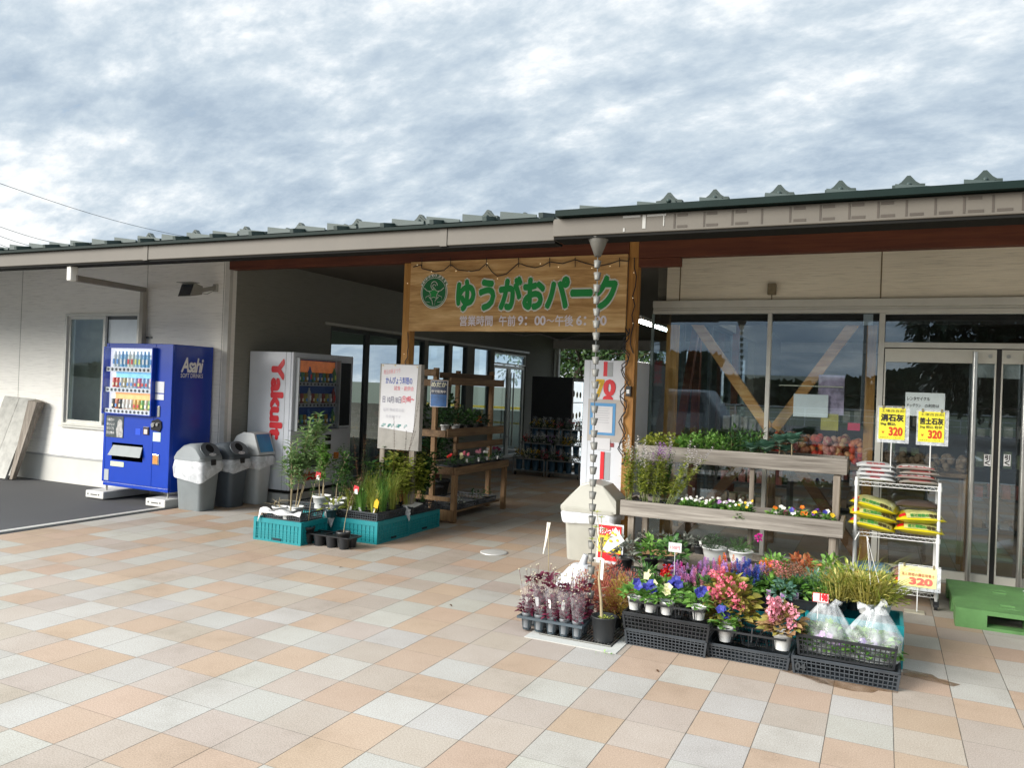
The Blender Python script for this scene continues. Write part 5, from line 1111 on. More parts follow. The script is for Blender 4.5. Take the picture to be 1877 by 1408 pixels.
bm('shelf', RACKW, (-5.12, -4.45, 3.456, 4.85, 1.03, 1.05)); bm('shelf_rail', RACKW, (-4.448, -4.42, 3.39, 4.9, 1.0, 1.10)); bm('shelf_rail', RACKW, (-5.14, -4.449, 3.375, 3.398, 1.0, 1.08))
bm('shelf', RACKW, (-5.12, -4.47, 3.456, 4.85, 1.64, 1.66)); bm('shelf_rail', RACKW, (-4.465, -4.44, 3.456, 4.9, 1.62, 1.71)); bm('top_rail', RACKW, (-5.14, -4.4, 3.375, 3.398, 1.60, 1.68)); bm('top_rail', RACKW, (-5.14, -4.607, 3.372, 3.398, 1.72, 1.80)); bm('top_rail', RACKW, (-4.606, -4.58, 3.456, 4.8, 1.70, 1.77))
bm('foot_rail', RACKWZ, (-5.14, FX, 3.365, 3.398, .02, .15)); bm('lower_shelf', RACKW, (-5.1, FX - .07, 3.47, 4.74, .10, .12)); bm('side_rail', RACKWZ, (FX - .61, FX - .06, 3.375, 3.398, .25, .30))
for x in (-4.95, -4.82): bm('slat', RACKWZ, (x, x + .05, 3.40, 3.42, .30, .56))
bm('price_rail', RACKW, (-4.46, -4.43, 3.6, 4.9, .84, .92))
a, b = PY(790, 697, 3.33), PY(819, 747, 3.33)
sg2 = thing('small_sign', 'small blue killifish sign with white Japanese lettering fixed to the plant stand post', 'sign', (a.x, 3.33, b.z))
m = MB(); m.box(a.x, b.x, 3.33, 3.345, b.z, a.z); m.build('panel', INK, sg2)
m = MB(); e_ = .006; zm = (a.z + b.z) / 2; m.box(a.x + e_, b.x - e_, 3.3275, 3.3295, zm - .01, a.z - e_); m.build('navy_field', mat('sign_navy', (.012, .035, .10), .4), sg2)
m = MB(); m.box(a.x + e_, b.x - e_, 3.3275, 3.3295, b.z + e_, zm - .0105); m.build('blue_field', mat('sign_water', (.02, .14, .42), .4, var=.4, scale=14), sg2)
w_ = b.x - a.x; m = MB(); put_text(m, 'めだか', lambda u, v: (u, 3.325, v), bold=.04, box=(a.x + .014, a.z - .075, b.x - .014, a.z - .02)); m.build('sign_lettering', mat('cream_ink', (.8, .8, .62), .4), sg2)
m = MB(); put_text(m, '中で販売中', lambda u, v: (u, 3.325, v), bold=.03, box=(a.x + .018, zm + .01, b.x - .018, zm + .042)); m.build('second_lettering', INK, sg2)

# ---------------------------------------------------------------- plants of the stand
gs = 'potted plants on the timber stand'
def bushf(rx, rz, n, L, W=None, **k): return lambda m, r, top: bush(m, r, top - V3((0, 0, .01)), rx, rx, rz, n, L, W, **k)
a = PY(828, 770, 3.6); b = PY(848, 770, 3.75)
for i, (x, y, lab) in enumerate(((-4.60, 3.62, 'left of two small white pots on the middle shelf of the stand'), (-4.575, 3.84, 'right of two small white pots on the middle shelf of the stand'))):
    potted('potted_plant', lab, 'potted plant', (x, y, 1.052), .055, .085, WPOT, gs, bushf(.09, .20, 60, .06, .03, up=.9), DG, seed=30 + i)
for i, (x, y, z, mt_, L, rx, rz, lab) in enumerate(((-4.62, 4.05, 1.052, DG, .07, .11, .28, 'dark climbing foliage plant on the middle shelf beside the white pots'), (-4.62, 4.3, 1.052, MG, .06, .10, .22, 'spotted green plant at the centre of the middle shelf'), (-4.60, 4.55, 1.052, DG, .07, .11, .18, 'dark leafy plant with orange flowers at the far end of the middle shelf'), (-4.8, 3.7, 1.052, DG, .08, .14, .38, 'tall dark plant at the back of the middle shelf'), (-4.9, 4.2, 1.052, DG, .09, .16, .42, 'broad dark plant at the back of the middle shelf'))):
    potted('potted_plant', lab, 'potted plant', (x, y, z), .05, .07, KPOT, gs, bushf(rx, rz, 90, L, up=.8), mt_, (lambda m, r, top: [flower(m, r, top + V3((r.uniform(-.06, .06), -.06, r.uniform(.02, .1))), .025) for _ in range(4)]) if i == 2 else None, F_OR, seed=40 + i)
rnd = random.Random(77)
for i, (x, y, fm, lab) in enumerate(((-4.42, 3.50, F_RED, 'red flowered pot plant at the near corner of the stand table'), (-4.37, 3.60, F_CREAM, 'cream rose pot plant beside the red one on the stand table'), (-4.40, 3.85, F_PINK, 'pink flowered pot on the stand table behind the cream rose'), (-4.38, 4.12, F_LPINK, 'pale pink flowered pot in the middle of the stand table'), (-4.40, 4.38, F_WHITE, 'white cyclamen pot on the far half of the stand table'), (-4.38, 4.64, F_MAR, 'dark flowered pot at the far end of the stand table'))):
    potted('flower_pot', lab, 'potted plant', (x, y, .624), .045, .05, KPOT, gs, bushf(.08, .11, 46, .045, up=.6), DG if i % 2 else MG, (lambda m, r, top: [flower(m, r, top + V3((r.uniform(-.04, .04), -.02, r.uniform(.08, .15))), .026, n=6) for _ in range(3)]), fm, seed=50 + i, label_tag=i > 1)
basket(-5.0, -4.36, 3.44, 4.8, .6235, .035, 'long shallow black tray under the flower pots of the stand table', nx=10, ny=20, nz=1, group='trays of the timber stand')
basket(-4.95, -4.38, 3.50, 4.05, .121, .06, 'near black tray on the bottom shelf of the stand', nx=12, ny=12, nz=2, group='trays of the timber stand')
basket(-4.95, -4.38, 4.10, 4.65, .121, .06, 'far black tray on the bottom shelf of the stand', nx=12, ny=12, nz=2, group='trays of the timber stand')
for i, (x, y, mt_, lab) in enumerate(((-4.5, 3.65, SG, 'grey succulent cluster in the near bottom tray of the stand'), (-4.5, 3.9, SG, 'second grey succulent cluster in the near bottom tray of the stand'), (-4.48, 4.25, DG, 'dark green seedling cluster in the far bottom tray of the stand'), (-4.45, 4.5, MG, 'green seedling cluster at the back of the far bottom tray of the stand'))):
    potted('succulent_pot', lab, 'potted plant', (x, y, .128), .05, .05, KPOT, gs, bushf(.07, .06 + .1 * (i > 1), 40, .035, .02), mt_, seed=60 + i)

# ---------------------------------------------------------------- teal crates with plants, before the notice board
gc = 'teal crates on the paving'
folding_crate(-5.47, -4.87, 1.38, 1.78, .225, 'teal folding crate at the left end of the plant group before the white vending machine', gc)
folding_crate(-4.95, -4.315, 1.86, 2.46, .225, 'middle teal folding crate whose corner points at the viewer', gc)
folding_crate(-4.95, -4.335, 2.475, 3.12, .20, 'rear teal folding crate beside the foot of the timber stand', gc)
folding_crate(-5.62, -4.98, 2.0, 2.5, .225, 'teal folding crate hidden behind the left one under the white pots', gc)
gb = 'black baskets on the teal crates'
basket(-5.38, -4.90, 1.40, 1.74, .227, .075, 'black lattice basket with white pots on the left teal crate', nx=17, ny=12, nz=3, group=gb)
basket(-4.83, -4.335, 1.88, 2.40, .227, .075, 'black lattice basket of sprouting herbs on the middle teal crate', nx=17, ny=17, nz=3, group=gb)
basket(-4.88, -4.35, 2.52, 3.08, .202, .08, 'black lattice basket with a white leaflet on the rear teal crate', nx=17, ny=17, nz=3, group=gb)
basket(-5.55, -5.0, 2.05, 2.45, .227, .07, 'black lattice basket behind the white-pot basket', nx=17, ny=12, nz=3, group=gb)
gp_ = 'potted plants on the teal crates'
# willow-like saplings in white pots
def sapling(name, lab, c, pr, ph, potm, hgt, n, L, Wl, mt_, seed, lean=(0, 0), stems=2, stm=None):
    rnd = random.Random(seed); c = V3(c); t = thing(name, lab, 'sapling', tuple(c), group=gp_); m = MB(); pot_mb(m, c, pr, ph, .8); m.build('pot', potm, t)
    m = MB(); m.lathe([(pr * .915, ph * .815), (.0001, ph * .84)], c, 14); m.build('soil', SOIL, t); ms, ml = MB(), MB()
    for k in range(stems):
        b = c + V3((rnd.uniform(-.3, .3) * pr, rnd.uniform(-.3, .3) * pr, ph * .8)); tp = b + V3((lean[0] + rnd.uniform(-.09, .09), lean[1] + rnd.uniform(-.06, .06), hgt * rnd.uniform(.82, 1.0)))
        stemleaf(ms, ml, rnd, b, tp, n, L, Wl, r=.006, start=.28, bend=.04)
        for q in range(4):
            f = rnd.uniform(.35, .8); p = b.lerp(tp, f); stemleaf(ms, ml, rnd, p, p + V3((rnd.uniform(-.14, .14), rnd.uniform(-.12, .12), hgt * rnd.uniform(.12, .28))), int(n * .4), L, Wl, r=.0025, start=.2)
    ms.build('stem', stm or BARKP, t); ml.build('foliage', mt_, t); return t
sapling('willow_sapling', 'tallest pale-leaved willow sapling in a white pot at the left of the plant group', (-5.14, 1.62, .235), .075, .10, WPOT, 1.0, 22, .15, .034, WIL, 5, (.10, .05), 3)
sapling('willow_sapling', 'shorter willow sapling in the front left white pot of the basket', (-5.10, 1.46, .235), .07, .085, WPOT, .85, 18, .14, .032, WIL, 6, (-.04, .04), 2)
sapling('willow_sapling', 'brown cut-back stump plant in the rear left white pot of the basket', (-5.30, 1.56, .235), .075, .09, WPOT, .10, 1, .02, .01, BRL, 7, (0, 0), 2)
sapling('bush_sapling', 'green leafy shrub in the tall white pot behind the willow basket', (-5.22, 2.12, .235), .095, .15, WPOT, .66, 16, .09, .038, LG, 8, (.05, 0), 3)
sapling('bush_sapling', 'green leafy shrub in the white pot nearer the middle crate', (-5.04, 2.18, .235), .09, .13, WPOT, .6, 15, .085, .035, MG, 9, (.08, 0), 3)
# black drainage tray with young trees on the paving
t = thing('pot_tray', 'black moulded pot tray standing on the paving before the middle teal crate', 'pot tray', (-4.68, 1.58, 0)); m = MB()
m.rings([rrect(-4.68, 1.57, .325, .105, .03, .105), rrect(-4.68, 1.57, .33, .11, .03, .112), rrect(-4.68, 1.57, .33, .11, .03, .117), rrect(-4.68, 1.57, .30, .08, .02, .117)], cap0=False, cap1=False)
for i in range(4):
    for j in range(2): m.lathe([(.045, .0), (.062, .11)], (-4.90 + i * .148, 1.52 + j * .11, 0), 14)
m.build('cells', BLACKP, t)
for i, (x, hgt, lab, px) in enumerate(((-4.90, .68, 'thin bare-stemmed young tree in the left black pot of the ground tray', 0), (-4.47, .56, 'thin reddish young tree in the right black pot of the ground tray', 1))):
    rnd = random.Random(90 + i); c = V3((x, 1.52, .02)); t = thing('young_tree', lab, 'young tree', tuple(c), group='young trees in the ground tray'); m = MB(); pot_mb(m, c, .065, .15, .75); m.build('pot', KPOT, t)
    m = MB(); m.lathe([(.058, .122), (.0001, .125)], c, 12); m.build('soil', SOIL, t); ms, ml = MB(), MB(); b = c + V3((0, 0, .12)); tp = b + V3((.10 if i == 0 else .14, .05, hgt)); stemleaf(ms, ml, rnd, b, tp, 12, .04, .022, r=.004, start=.45)
    for q in range(5): p = b.lerp(tp, rnd.uniform(.45, .9)); stemleaf(ms, ml, rnd, p, p + V3((rnd.uniform(-.12, .12), rnd.uniform(-.08, .08), .12)), 6, .035, .018, r=.002)
    ms.build('stem', BARKP, t); ml.build('foliage', MG if i == 0 else BRL, t)
    m = MB(); p = b.lerp(tp, .8); m.prism([(-.03, -.02), (.03, -.03), (.035, .02), (-.02, .035)], lambda u, v, tt: (p.x + u, p.y - .02 + tt, p.z + v), 0, .002); m.build('red_tag', mat('tag_red', (.5, .02, .03), .4), t)
    m = MB(); m.prism([(-.01, -.045), (.025, -.05), (.02, 0), (-.01, -.005)], lambda u, v, tt: (p.x + u, p.y - .026 + tt, p.z + v), 0, .002); m.build('white_tag', TAGW, t)
# herb seedlings filling the middle basket
rnd = random.Random(15)
rows = [(-4.74, 1.98), (-4.60, 1.98), (-4.45, 1.98), (-4.74, 2.14), (-4.60, 2.14), (-4.45, 2.14), (-4.72, 2.3), (-4.58, 2.3), (-4.44, 2.3)]
words = ['front left', 'front centre', 'front right', 'middle left', 'centre', 'middle right', 'back left', 'back centre', 'back right']
for i, (x, y) in enumerate(rows):
    tall = .24 + .08 * (i // 3)
    potted('herb_seedling', 'feathery green herb seedling at the %s of the middle basket' % words[i], 'seedling', (x, y, .235), .05, .055, KPOT, 'herb seedlings in the middle basket', (lambda m, r, top, tall=tall: (blades(m, r, top, .09, tall * 1.15, 90, .0045, .4), bush(m, r, top, .085, .085, tall * 1.1, 110, .03, .009, up=1.2, seg=1))), YG if i % 2 == 0 else LG, seed=100 + i, label_tag=i < 3)
def tallclump(n_st, hgt, L, Wl, sp):
    def fn(m, r, top):
        for k in range(n_st):
            b = top + V3((r.uniform(-.03, .03), r.uniform(-.03, .03), -.01)); stemleaf(m, m, r, b, b + V3((r.uniform(-sp, sp), r.uniform(-sp, sp), hgt * r.uniform(.7, 1))), 9, L, Wl, r=.0025, start=.3)
    return fn
for i, (x, y, hg, mt_, lab) in enumerate(((-4.78, 2.62, .44, MG, 'leafy upright plant at the left of the rear basket'), (-4.62, 2.62, .46, YG, 'bright green leafy plant at the front of the rear basket'), (-4.46, 2.62, .42, YG, 'bright green leafy plant at the right corner of the rear basket'), (-4.70, 2.80, .50, MG, 'tall green plant in the middle of the rear basket'), (-4.50, 2.80, .48, YG, 'tall bright plant at the right of the rear basket'), (-4.74, 2.98, .46, DG, 'dark leafy plant at the back left of the rear basket'), (-4.50, 2.98, .45, MG, 'green leafy plant at the back right of the rear basket'))):
    potted('leafy_plant', lab, 'potted plant', (x, y, .21), .055, .08, KPOT, gp_, tallclump(18, hg + .14, .10, .055, .17), mt_, seed=120 + i)
potted('potted_plant', 'yellow-leaved plant in a decorated dark pot between the white pots and the herb basket', 'potted plant', (-4.84, 1.80, .2275), .06, .085, mat('dark_teal_pot', (.02, .05, .06), .3), gp_, bushf(.10, .12, 20, .09, .03, up=.5), YG, seed=131)
potted('potted_plant', 'green leafy plant in a large white pot behind the dark pot', 'potted plant', (-4.93, 2.0, .2275), .075, .12, WPOT, gp_, tallclump(6, .42, .05, .03, .10), MG, seed=132)
for i, (x, y, hg, lab) in enumerate(((-4.98, 2.6, .85, 'tall dark wispy plant beside the notice board'), (-5.12, 2.75, .95, 'tall brown-leaved plant left of the notice board'), (-5.35, 2.8, .75, 'dark branching plant behind the white pots'))):
    potted('wispy_plant', lab, 'potted plant', (x, y, .0), .09, .18, KPOT, gp_, tallclump(5, hg, .05, .02, .16), BRL if i == 1 else DG, seed=140 + i)
# dried branch rising before the notice board
t = thing('flowering_branch', 'dark thin branch with small leaves rising across the poster', 'branch', (-4.62, 2.5, .25)); ms, ml = MB(), MB(); rnd = random.Random(6)
b = V3((-4.62, 2.5, .25)); 
for tp in (PY(768, 735, 2.5), PY(722, 765, 2.5), PY(745, 790, 2.5), PY(762, 790, 2.5)): stemleaf(ms, ml, rnd, b, tp, 22, .02, .011, r=.003, start=.5, bend=.05, pairs=True)
ms.build('stem', BRL, t); ml.build('foliage', mat('dark_bract', (.03, .02, .035), .6), t)
# white plastic sheets hanging over the baskets, yellow tag and leaflet
def cloth(name, lab, pts, mt_, cat='plastic sheet'):
    m = MB(); n = len(pts); k = len(pts[0]); m.add([p for r in pts for p in r], [(i * k + j, i * k + j + 1, (i + 1) * k + j + 1, (i + 1) * k + j) for i in range(n - 1) for j in range(k - 1)], 0, True); o = m.build(name, mt_); tag(o, lab, cat); s = o.modifiers.new('thick', 'SOLIDIFY'); s.thickness = .0015; return o
SHEET = filmmat('white_plastic_sheet', (.66, .66, .66), .75, .4); rnd = random.Random(2)
def rag(cx, cy, z, w, dz, dy=-.03, dx=0):
    return [[V3((cx + (u - .5) * w * (1 - .6 * v) + dx * v + rnd.uniform(-.008, .008), cy + dy * math.sin(v * 2) + rnd.uniform(-.008, .008), z - dz * v + .02 * math.sin(u * 5))) for u in [q / 6 for q in range(7)]] for v in [q / 6 for q in range(7)]]
cloth('plastic_sheet', 'torn white plastic hanging over the corner between two teal crates', rag(-4.88, 1.845, .30, .16, .16), SHEET)
cloth('plastic_sheet', 'strip of white plastic hanging from the middle basket corner on the right', rag(-4.32, 2.40, .31, .10, .13, -.0, .02), SHEET)
cloth('plastic_sheet', 'crumpled white plastic lying over the rim of the white-pot basket', [[V3((-5.40 + u * .52, 1.385 + .02 * math.sin(u * 9) - .03 * v, .318 - .035 * v + .018 * math.sin(u * 14 + v * 3) * (1 if v < .5 else .3) - (.10 * v if u < .05 else 0))) for u in [q / 14 for q in range(15)]] for v in (0, .25, .5, .75, 1)], SHEET)
m = MB(); p = V3((-4.50, 2.58, .29)); m.prism([(0, 0), (.17, -.01), (.20, .05), (.05, .06)], lambda u, v, tt: (p.x + u, p.y + v * 2.2 + tt * 0, p.z + tt + v * .5), 0, .002); tag(m.build('leaflet', TAGW), 'white leaflet lying on the rear basket', 'leaflet')
m = MB(); p = V3((-4.40, 1.92, .30)); m.tube([p, p + V3((.02, 0, .07))], .003, 5); m.prism([(-.01, .06), (.04, .05), (.055, .12), (.03, .15), (.0, .12)], lambda u, v, tt: (p.x + u, p.y - .004 + tt, p.z + v), 0, .003); tag(m.build('plant_tag', F_YEL), 'yellow printed plant tag stuck in the corner of the herb basket', 'plant tag')
# blue pots on something dark behind the white machine
for i, x in enumerate((-6.25, -6.05)):
    potted('hanging_pot', ('left' if i == 0 else 'right') + ' of two small light blue pots behind the white vending machine', 'potted plant', (x, 5.4, .72), .075, .12, mat('light_blue_pot', (.10, .32, .42), .4), 'pots on the dark shelf', bushf(.12, .25, 60, .06, up=.6), DG, seed=160 + i)
m = MB(); m.box(-6.5, -5.8, 5.25, 5.6, .66, .70); m.box(-6.5, -6.46, 5.27, 5.58, 0, .659); m.box(-5.84, -5.8, 5.27, 5.58, 0, .659); tag(m.build('side_table', BEAMW), 'dark low table carrying the two light blue pots', 'table')
for i, (x, y, h, r_, lab) in enumerate(((-6.0, 4.9, 1.25, .22, 'tall dark leafy plant between the white vending machine and the notice board'), (-5.6, 5.3, 1.5, .25, 'tallest dark leafy plant behind the notice board'), (-5.3, 4.6, 1.0, .2, 'dark shrub behind the left edge of the timber stand'), (-5.75, 4.2, .8, .2, 'low russet shrub beside the white vending machine'))):
    potted('indoor_tree', lab, 'potted plant', (x, y, 0), .13, .24, KPOT, 'tall plants in the shaded passage', (lambda m, r, top, h=h, r_=r_: bush(m, r, top + V3((0, 0, h * .25)), r_, r_, h * .62, 260, .09, .045, up=.3)), BRL if i == 3 else DG, seed=170 + i, stem=(lambda m, r, top, h=h: m.tube([top - V3((0, 0, .05)), top + V3((0, 0, h * .6))], .012, 6)))

# ---------------------------------------------------------------- cut flower trolleys and drinks cooler deep in the passage
TROL = mat('trolley_steel', (.35, .35, .35), .35, .6); BUCK = mat('blue_bucket', (.03, .09, .15), .5, var=.2)
def trolley(x0, x1, y0, lab):
    t = thing('flower_trolley', lab, 'trolley', ((x0 + x1) / 2, y0, 0), group='flower trolleys'); m = MB()
    for i in range(3):
        y = y0 + i * .34; z = .10 + i * .27
        for X in (x0, x1 - .02): m.box(X, X + .02, y, y + .02, .02, z + .22)
        m.box(x0, x1, y, y + .02, z + .20, z + .22); m.box(x0 + .02, x1 - .02, y, y + .32, z - .015, z)
    m.build('frame', TROL, t); m = MB()
    for X in (x0 + .03, x1 - .05): m.tube([(X, y0 + .05, .03), (X + .02, y0 + .05, .03)], .03, 10)
    m.build('castor', BLACKP, t)
trolley(-6.0, -5.36, 8.62, 'left steel flower trolley deep in the passage'); trolley(-5.32, -4.68, 8.62, 'right steel flower trolley deep in the passage, nearest the white upright panel')
FM = [F_YEL, F_WHITE, SG, F_CREAM, F_LIL, F_RED, F_YEL, SG, F_WHITE, F_PINK]; k = 0; rown = ['front', 'middle', 'rear']
for i in range(3):
    for j in range(8):
        x = -5.92 + j * .165; y = 8.74 + i * .34; z = .101 + i * .27; fm = FM[(j * 3 + i * 5) % 10]; rnd = random.Random(k); k += 1
        t = thing('flower_bucket', 'bucket of cut flowers, %s in the %s row of the trolleys' % (ORD[j], rown[i]), 'flower bucket', (x, y, z), group='buckets of cut flowers on the trolleys')
        if j == 0 or True: m = MB(); m.lathe([(.05, 0), (.062, .19), (.058, .19), (.047, .01)], (x, y, z), 14); m.build('bucket', BUCK, t)
        m = MB(); bush(m, rnd, (x, y, z + .17), .10, .09, .18, 70, .05, .03, up=.8, seg=1); m.build('foliage', DG, t)
        m = MB()
        for q in range(9): posy(m, rnd, (x + rnd.uniform(-.08, .08), y + rnd.uniform(-.08, .04), z + .22 + rnd.uniform(.02, .16)), .022, 10, .02)
        m.build('flowers', fm, t)
        m = MB()
        for q in range(2): px_ = x + rnd.uniform(-.06, .06); m.add([(px_ - .03, y, z + .2), (px_ + .03, y - .01, z + .2), (px_ + .05, y - .02, z + .42), (px_ - .04, y + .01, z + .44)], [(0, 1, 2, 3)])
        m.build('wrapper', filmmat('cellophane', (.9, .92, .95), .18, .1), t)
t = thing('drinks_cooler', 'dark sided display cooler with a lit glass door at the far end of the passage', 'cooler', (-5.9, 9.9, 0))
m = MB(); X1 = -5.39; m.box(-6.25, X1 - .03, 9.95, 10.7, 0, 1.86); m.box(X1 - .029, X1, 9.95, 9.99, 0, 1.86); m.build('cabinet', mat('cooler_dark', (.025, .03, .032), .4), t)
m = MB(); m.box(X1 - .029, X1 - .027, 9.991, 10.69, .1, 1.8); m.build('lit_back', mat('cooler_light', (.75, .82, .85), .5, emit=.55), t)
m = MB(); frame(m, 'y', X1 - .005, .02, 9.99, 10.7, .05, 1.84, .06); m.box(X1 - .02, X1, 10.04, 10.65, 1.35, 1.37); m.box(X1 - .02, X1, 10.04, 10.65, .95, .97); m.build('door_frame', WHITE, t)
m = MB()
for q in range(9):
    r = random.Random(q); m.ball((X1 - .018, 10.12 + (q % 3) * .19, (.86 if q < 3 else 1.08 if q < 6 else 1.5) + r.uniform(0, .05)), .06, n=8, m=6, sq=(.2, 1, 1.1))
m.build('bottled_goods', mat('cooler_goods', (.6, .55, .4), .4, var=.4, scale=8), t)
# ---------------------------------------------------------------- shelf stand before the store window
t = thing('display_shelf', 'weathered grey timber display shelf with two deep plank trays before the store window', 'shelf', (-.95, 2.15, 0))
def bmr(name, mt_, *bx, bev=.004):
    m = MB()
    for b in bx: m.box(*b)
    return m.build(name, mt_, t, bevel=bev)
LX0, LX1 = -1.895, -.055
bmr('lower_plank', GREYW, (LX0, LX1, 2.10, 2.135, .52, .655)); bmr('lower_shelf', GREYW, (LX0 + .03, LX1 - .03, 2.136, 2.50, .545, .565)); bmr('end_plank', woodmat('end_plank_wood', (.14, .12, .09), (.22, .19, .15), (.32, .28, .23), 1, 45), (LX1 - .03, LX1, 2.136, 2.52, .53, .65), (LX0, LX0 + .03, 2.136, 2.52, .53, .65))
bmr('lower_back_plank', GREYW, (LX0, LX1, 2.521, 2.55, .53, .65))
bmr('upper_plank', GREYW, (-1.90, -.058, 2.555, 2.59, .985, 1.125)); bmr('upper_shelf', GREYW, (-1.87, -.09, 2.591, 2.93, 1.0, 1.02)); bmr('end_plank', MATS['end_plank_wood'], (-.088, -.058, 2.591, 2.96, .99, 1.12), (-1.90, -1.87, 2.591, 2.96, .99, 1.12)); bmr('upper_back_plank', GREYW, (-1.90, -.058, 2.961, 2.99, .99, 1.12))
for x in (-1.83, -.16): bmr('front_leg', GREYWZ, (x, x + .055, 2.136, 2.19, 0, .519)); bmr('rear_leg', GREYWZ, (x, x + .055, 2.60, 2.655, 0, .984))
bmr('middle_upright', GREYWZ, (-.86, -.82, 2.60, 2.64, .0, .984), bev=.002)
bmr('inner_upright', GREYWZ, (-.16, -.105, 2.46, 2.515, .57, .98))
bmr('low_shelf', GREYWZ, (-1.80, -.13, 2.20, 2.59, .20, .22)); bmr('low_rail', RACKWZ, (-1.77, -.17, 2.165, 2.185, .17, .235))
gw = 'plants on the weathered display shelf'
def seedtray(x0, x1, y0, y1, z, h, lab, group='seedling trays on the display shelf'):
    m = MB(); tray_mesh(m, x0, x1, y0, y1, z, h); m.box(x0 + .015, x1 - .015, y0 + .015, y1 - .015, z + .006, z + h * .8); return tag(m.build('seedling_tray', BLACKP), lab, 'seedling tray', group)
for i, (a, b, lab) in enumerate(((-1.86, -1.50, 'black seedling tray at the left end of the upper shelf'), (-1.48, -1.10, 'black seedling tray second from the left on the upper shelf'), (-1.08, -.74, 'black seedling tray in the middle of the upper shelf'), (-.72, -.44, 'black seedling tray with the cabbage plants on the upper shelf'))):
    seedtray(a, b, 2.60, 2.90, 1.022, .075, lab)
# leafy seedlings in the upper trays, one plant per cell
k = 0
kinds = [(YG, .125, .040, .028), (LG, .13, .042, .03), (LG, .17, .038, .022), (MG, .22, .04, .016)]
for i in range(14):
    for j in range(2):
        x = -1.82 + i * .078; y = 2.66 + j * .13; q = 0 if x < -1.52 else 1 if x < -1.36 else 2 if x < -1.1 else 3; mt_, hg, L, Wl = kinds[q]; rnd = random.Random(300 + k); k += 1
        t = thing('seedling', '%s green seedling, %s from the left end of the upper shelf, %s row' % (('round-leaved', 'round-leaved', 'parsley-like', 'feathery')[q], ('first', 'second', 'third', 'fourth', 'fifth', 'sixth', 'seventh', 'eighth', 'ninth', 'tenth', 'eleventh', 'twelfth', 'thirteenth', 'fourteenth')[i], 'front' if j == 0 else 'rear'), 'seedling', (x, y, 1.085), group=gw)
        m = MB(); bush(m, rnd, (x, y, 1.085), .06, .068, hg * (1 + .25 * j), (80, 80, 90, 110)[q], L, Wl, up=.7, seg=2 if q < 2 else 1); m.build('leaves', mt_, t)
        m = MB(); m.tube([(x, y, 1.08), (x, y, 1.085 + hg * .6)], .003, 5); m.build('stem', BARKG, t)
def cabbage(x, y, z, hs, R, lab, seed, mt_):
    rnd = random.Random(seed); t = thing('cabbage_plant', lab, 'cabbage plant', (x, y, z), group='cabbage plants on the upper shelf'); m = MB(); m.tube([(x, y, z), (x + rnd.uniform(-.01, .01), y, z + hs)], .006, 6); m.build('stem', BARKP, t); m = MB()
    for k in range(17):
        a = k * 2.4; tl = .35 + .6 * (k / 17); d = V3((math.cos(a) * (1 - tl * .6), math.sin(a) * (1 - tl * .6), tl)); m.leaf(V3((x, y, z + hs)) + d * .008, d, (0, 0, 1), R * 1.65 * rnd.uniform(.8, 1.15), R * 1.35, .5)
    m.build('leaves', mt_, t)
for i, (px, py, hs, R, lab) in enumerate(((1378, 806, .045, .085, 'blue-green cabbage seedling, leftmost of the row, low over its tray'), (1404, 806, .05, .095, 'broad low cabbage seedling beside the leftmost one'), (1428, 790, .13, .07, 'cabbage seedling on a pale upright stalk, third in the row'), (1452, 778, .14, .075, 'tall stalked cabbage seedling at the right end of the black tray'), (1440, 800, .06, .06, 'small dark cabbage seedling behind the stalked ones'))):
    p = PY(px, 828, 2.68 + .05 * (i == 4)); cabbage(p.x, p.y, 1.075, hs, R, lab, 400 + i, BG)
rnd = random.Random(9)
for i in range(5):
    m = MB(); x = -1.0 + i * .115; plant_label(m, rnd, (x, 2.605, 1.06), .05, .03); tag(m.build('price_stick', TAGW), 'small white plant label at the front rim of the upper trays, %s' % ORD[i], 'plant label', 'plant labels on the upper shelf')
c = PY(1531, 838, 2.68); t = thing('bowl_planter', 'shallow cream bowl planter alone at the right end of the upper shelf', 'planter', (c.x, c.y, 1.022), group=gw)
m = MB(); m.lathe([(.035, 0), (.048, .035), (.052, .037), (.046, .037), (.035, .02), (.0001, .02)], (c.x, c.y, 1.022), 18); m.build('bowl', mat('cream_bowl', (.48, .44, .30), .6), t)
m = MB(); bush(m, rnd, (c.x - .01, c.y, 1.045), .03, .03, .07, 14, .03, .012, up=1); m.build('leaves', DG, t)
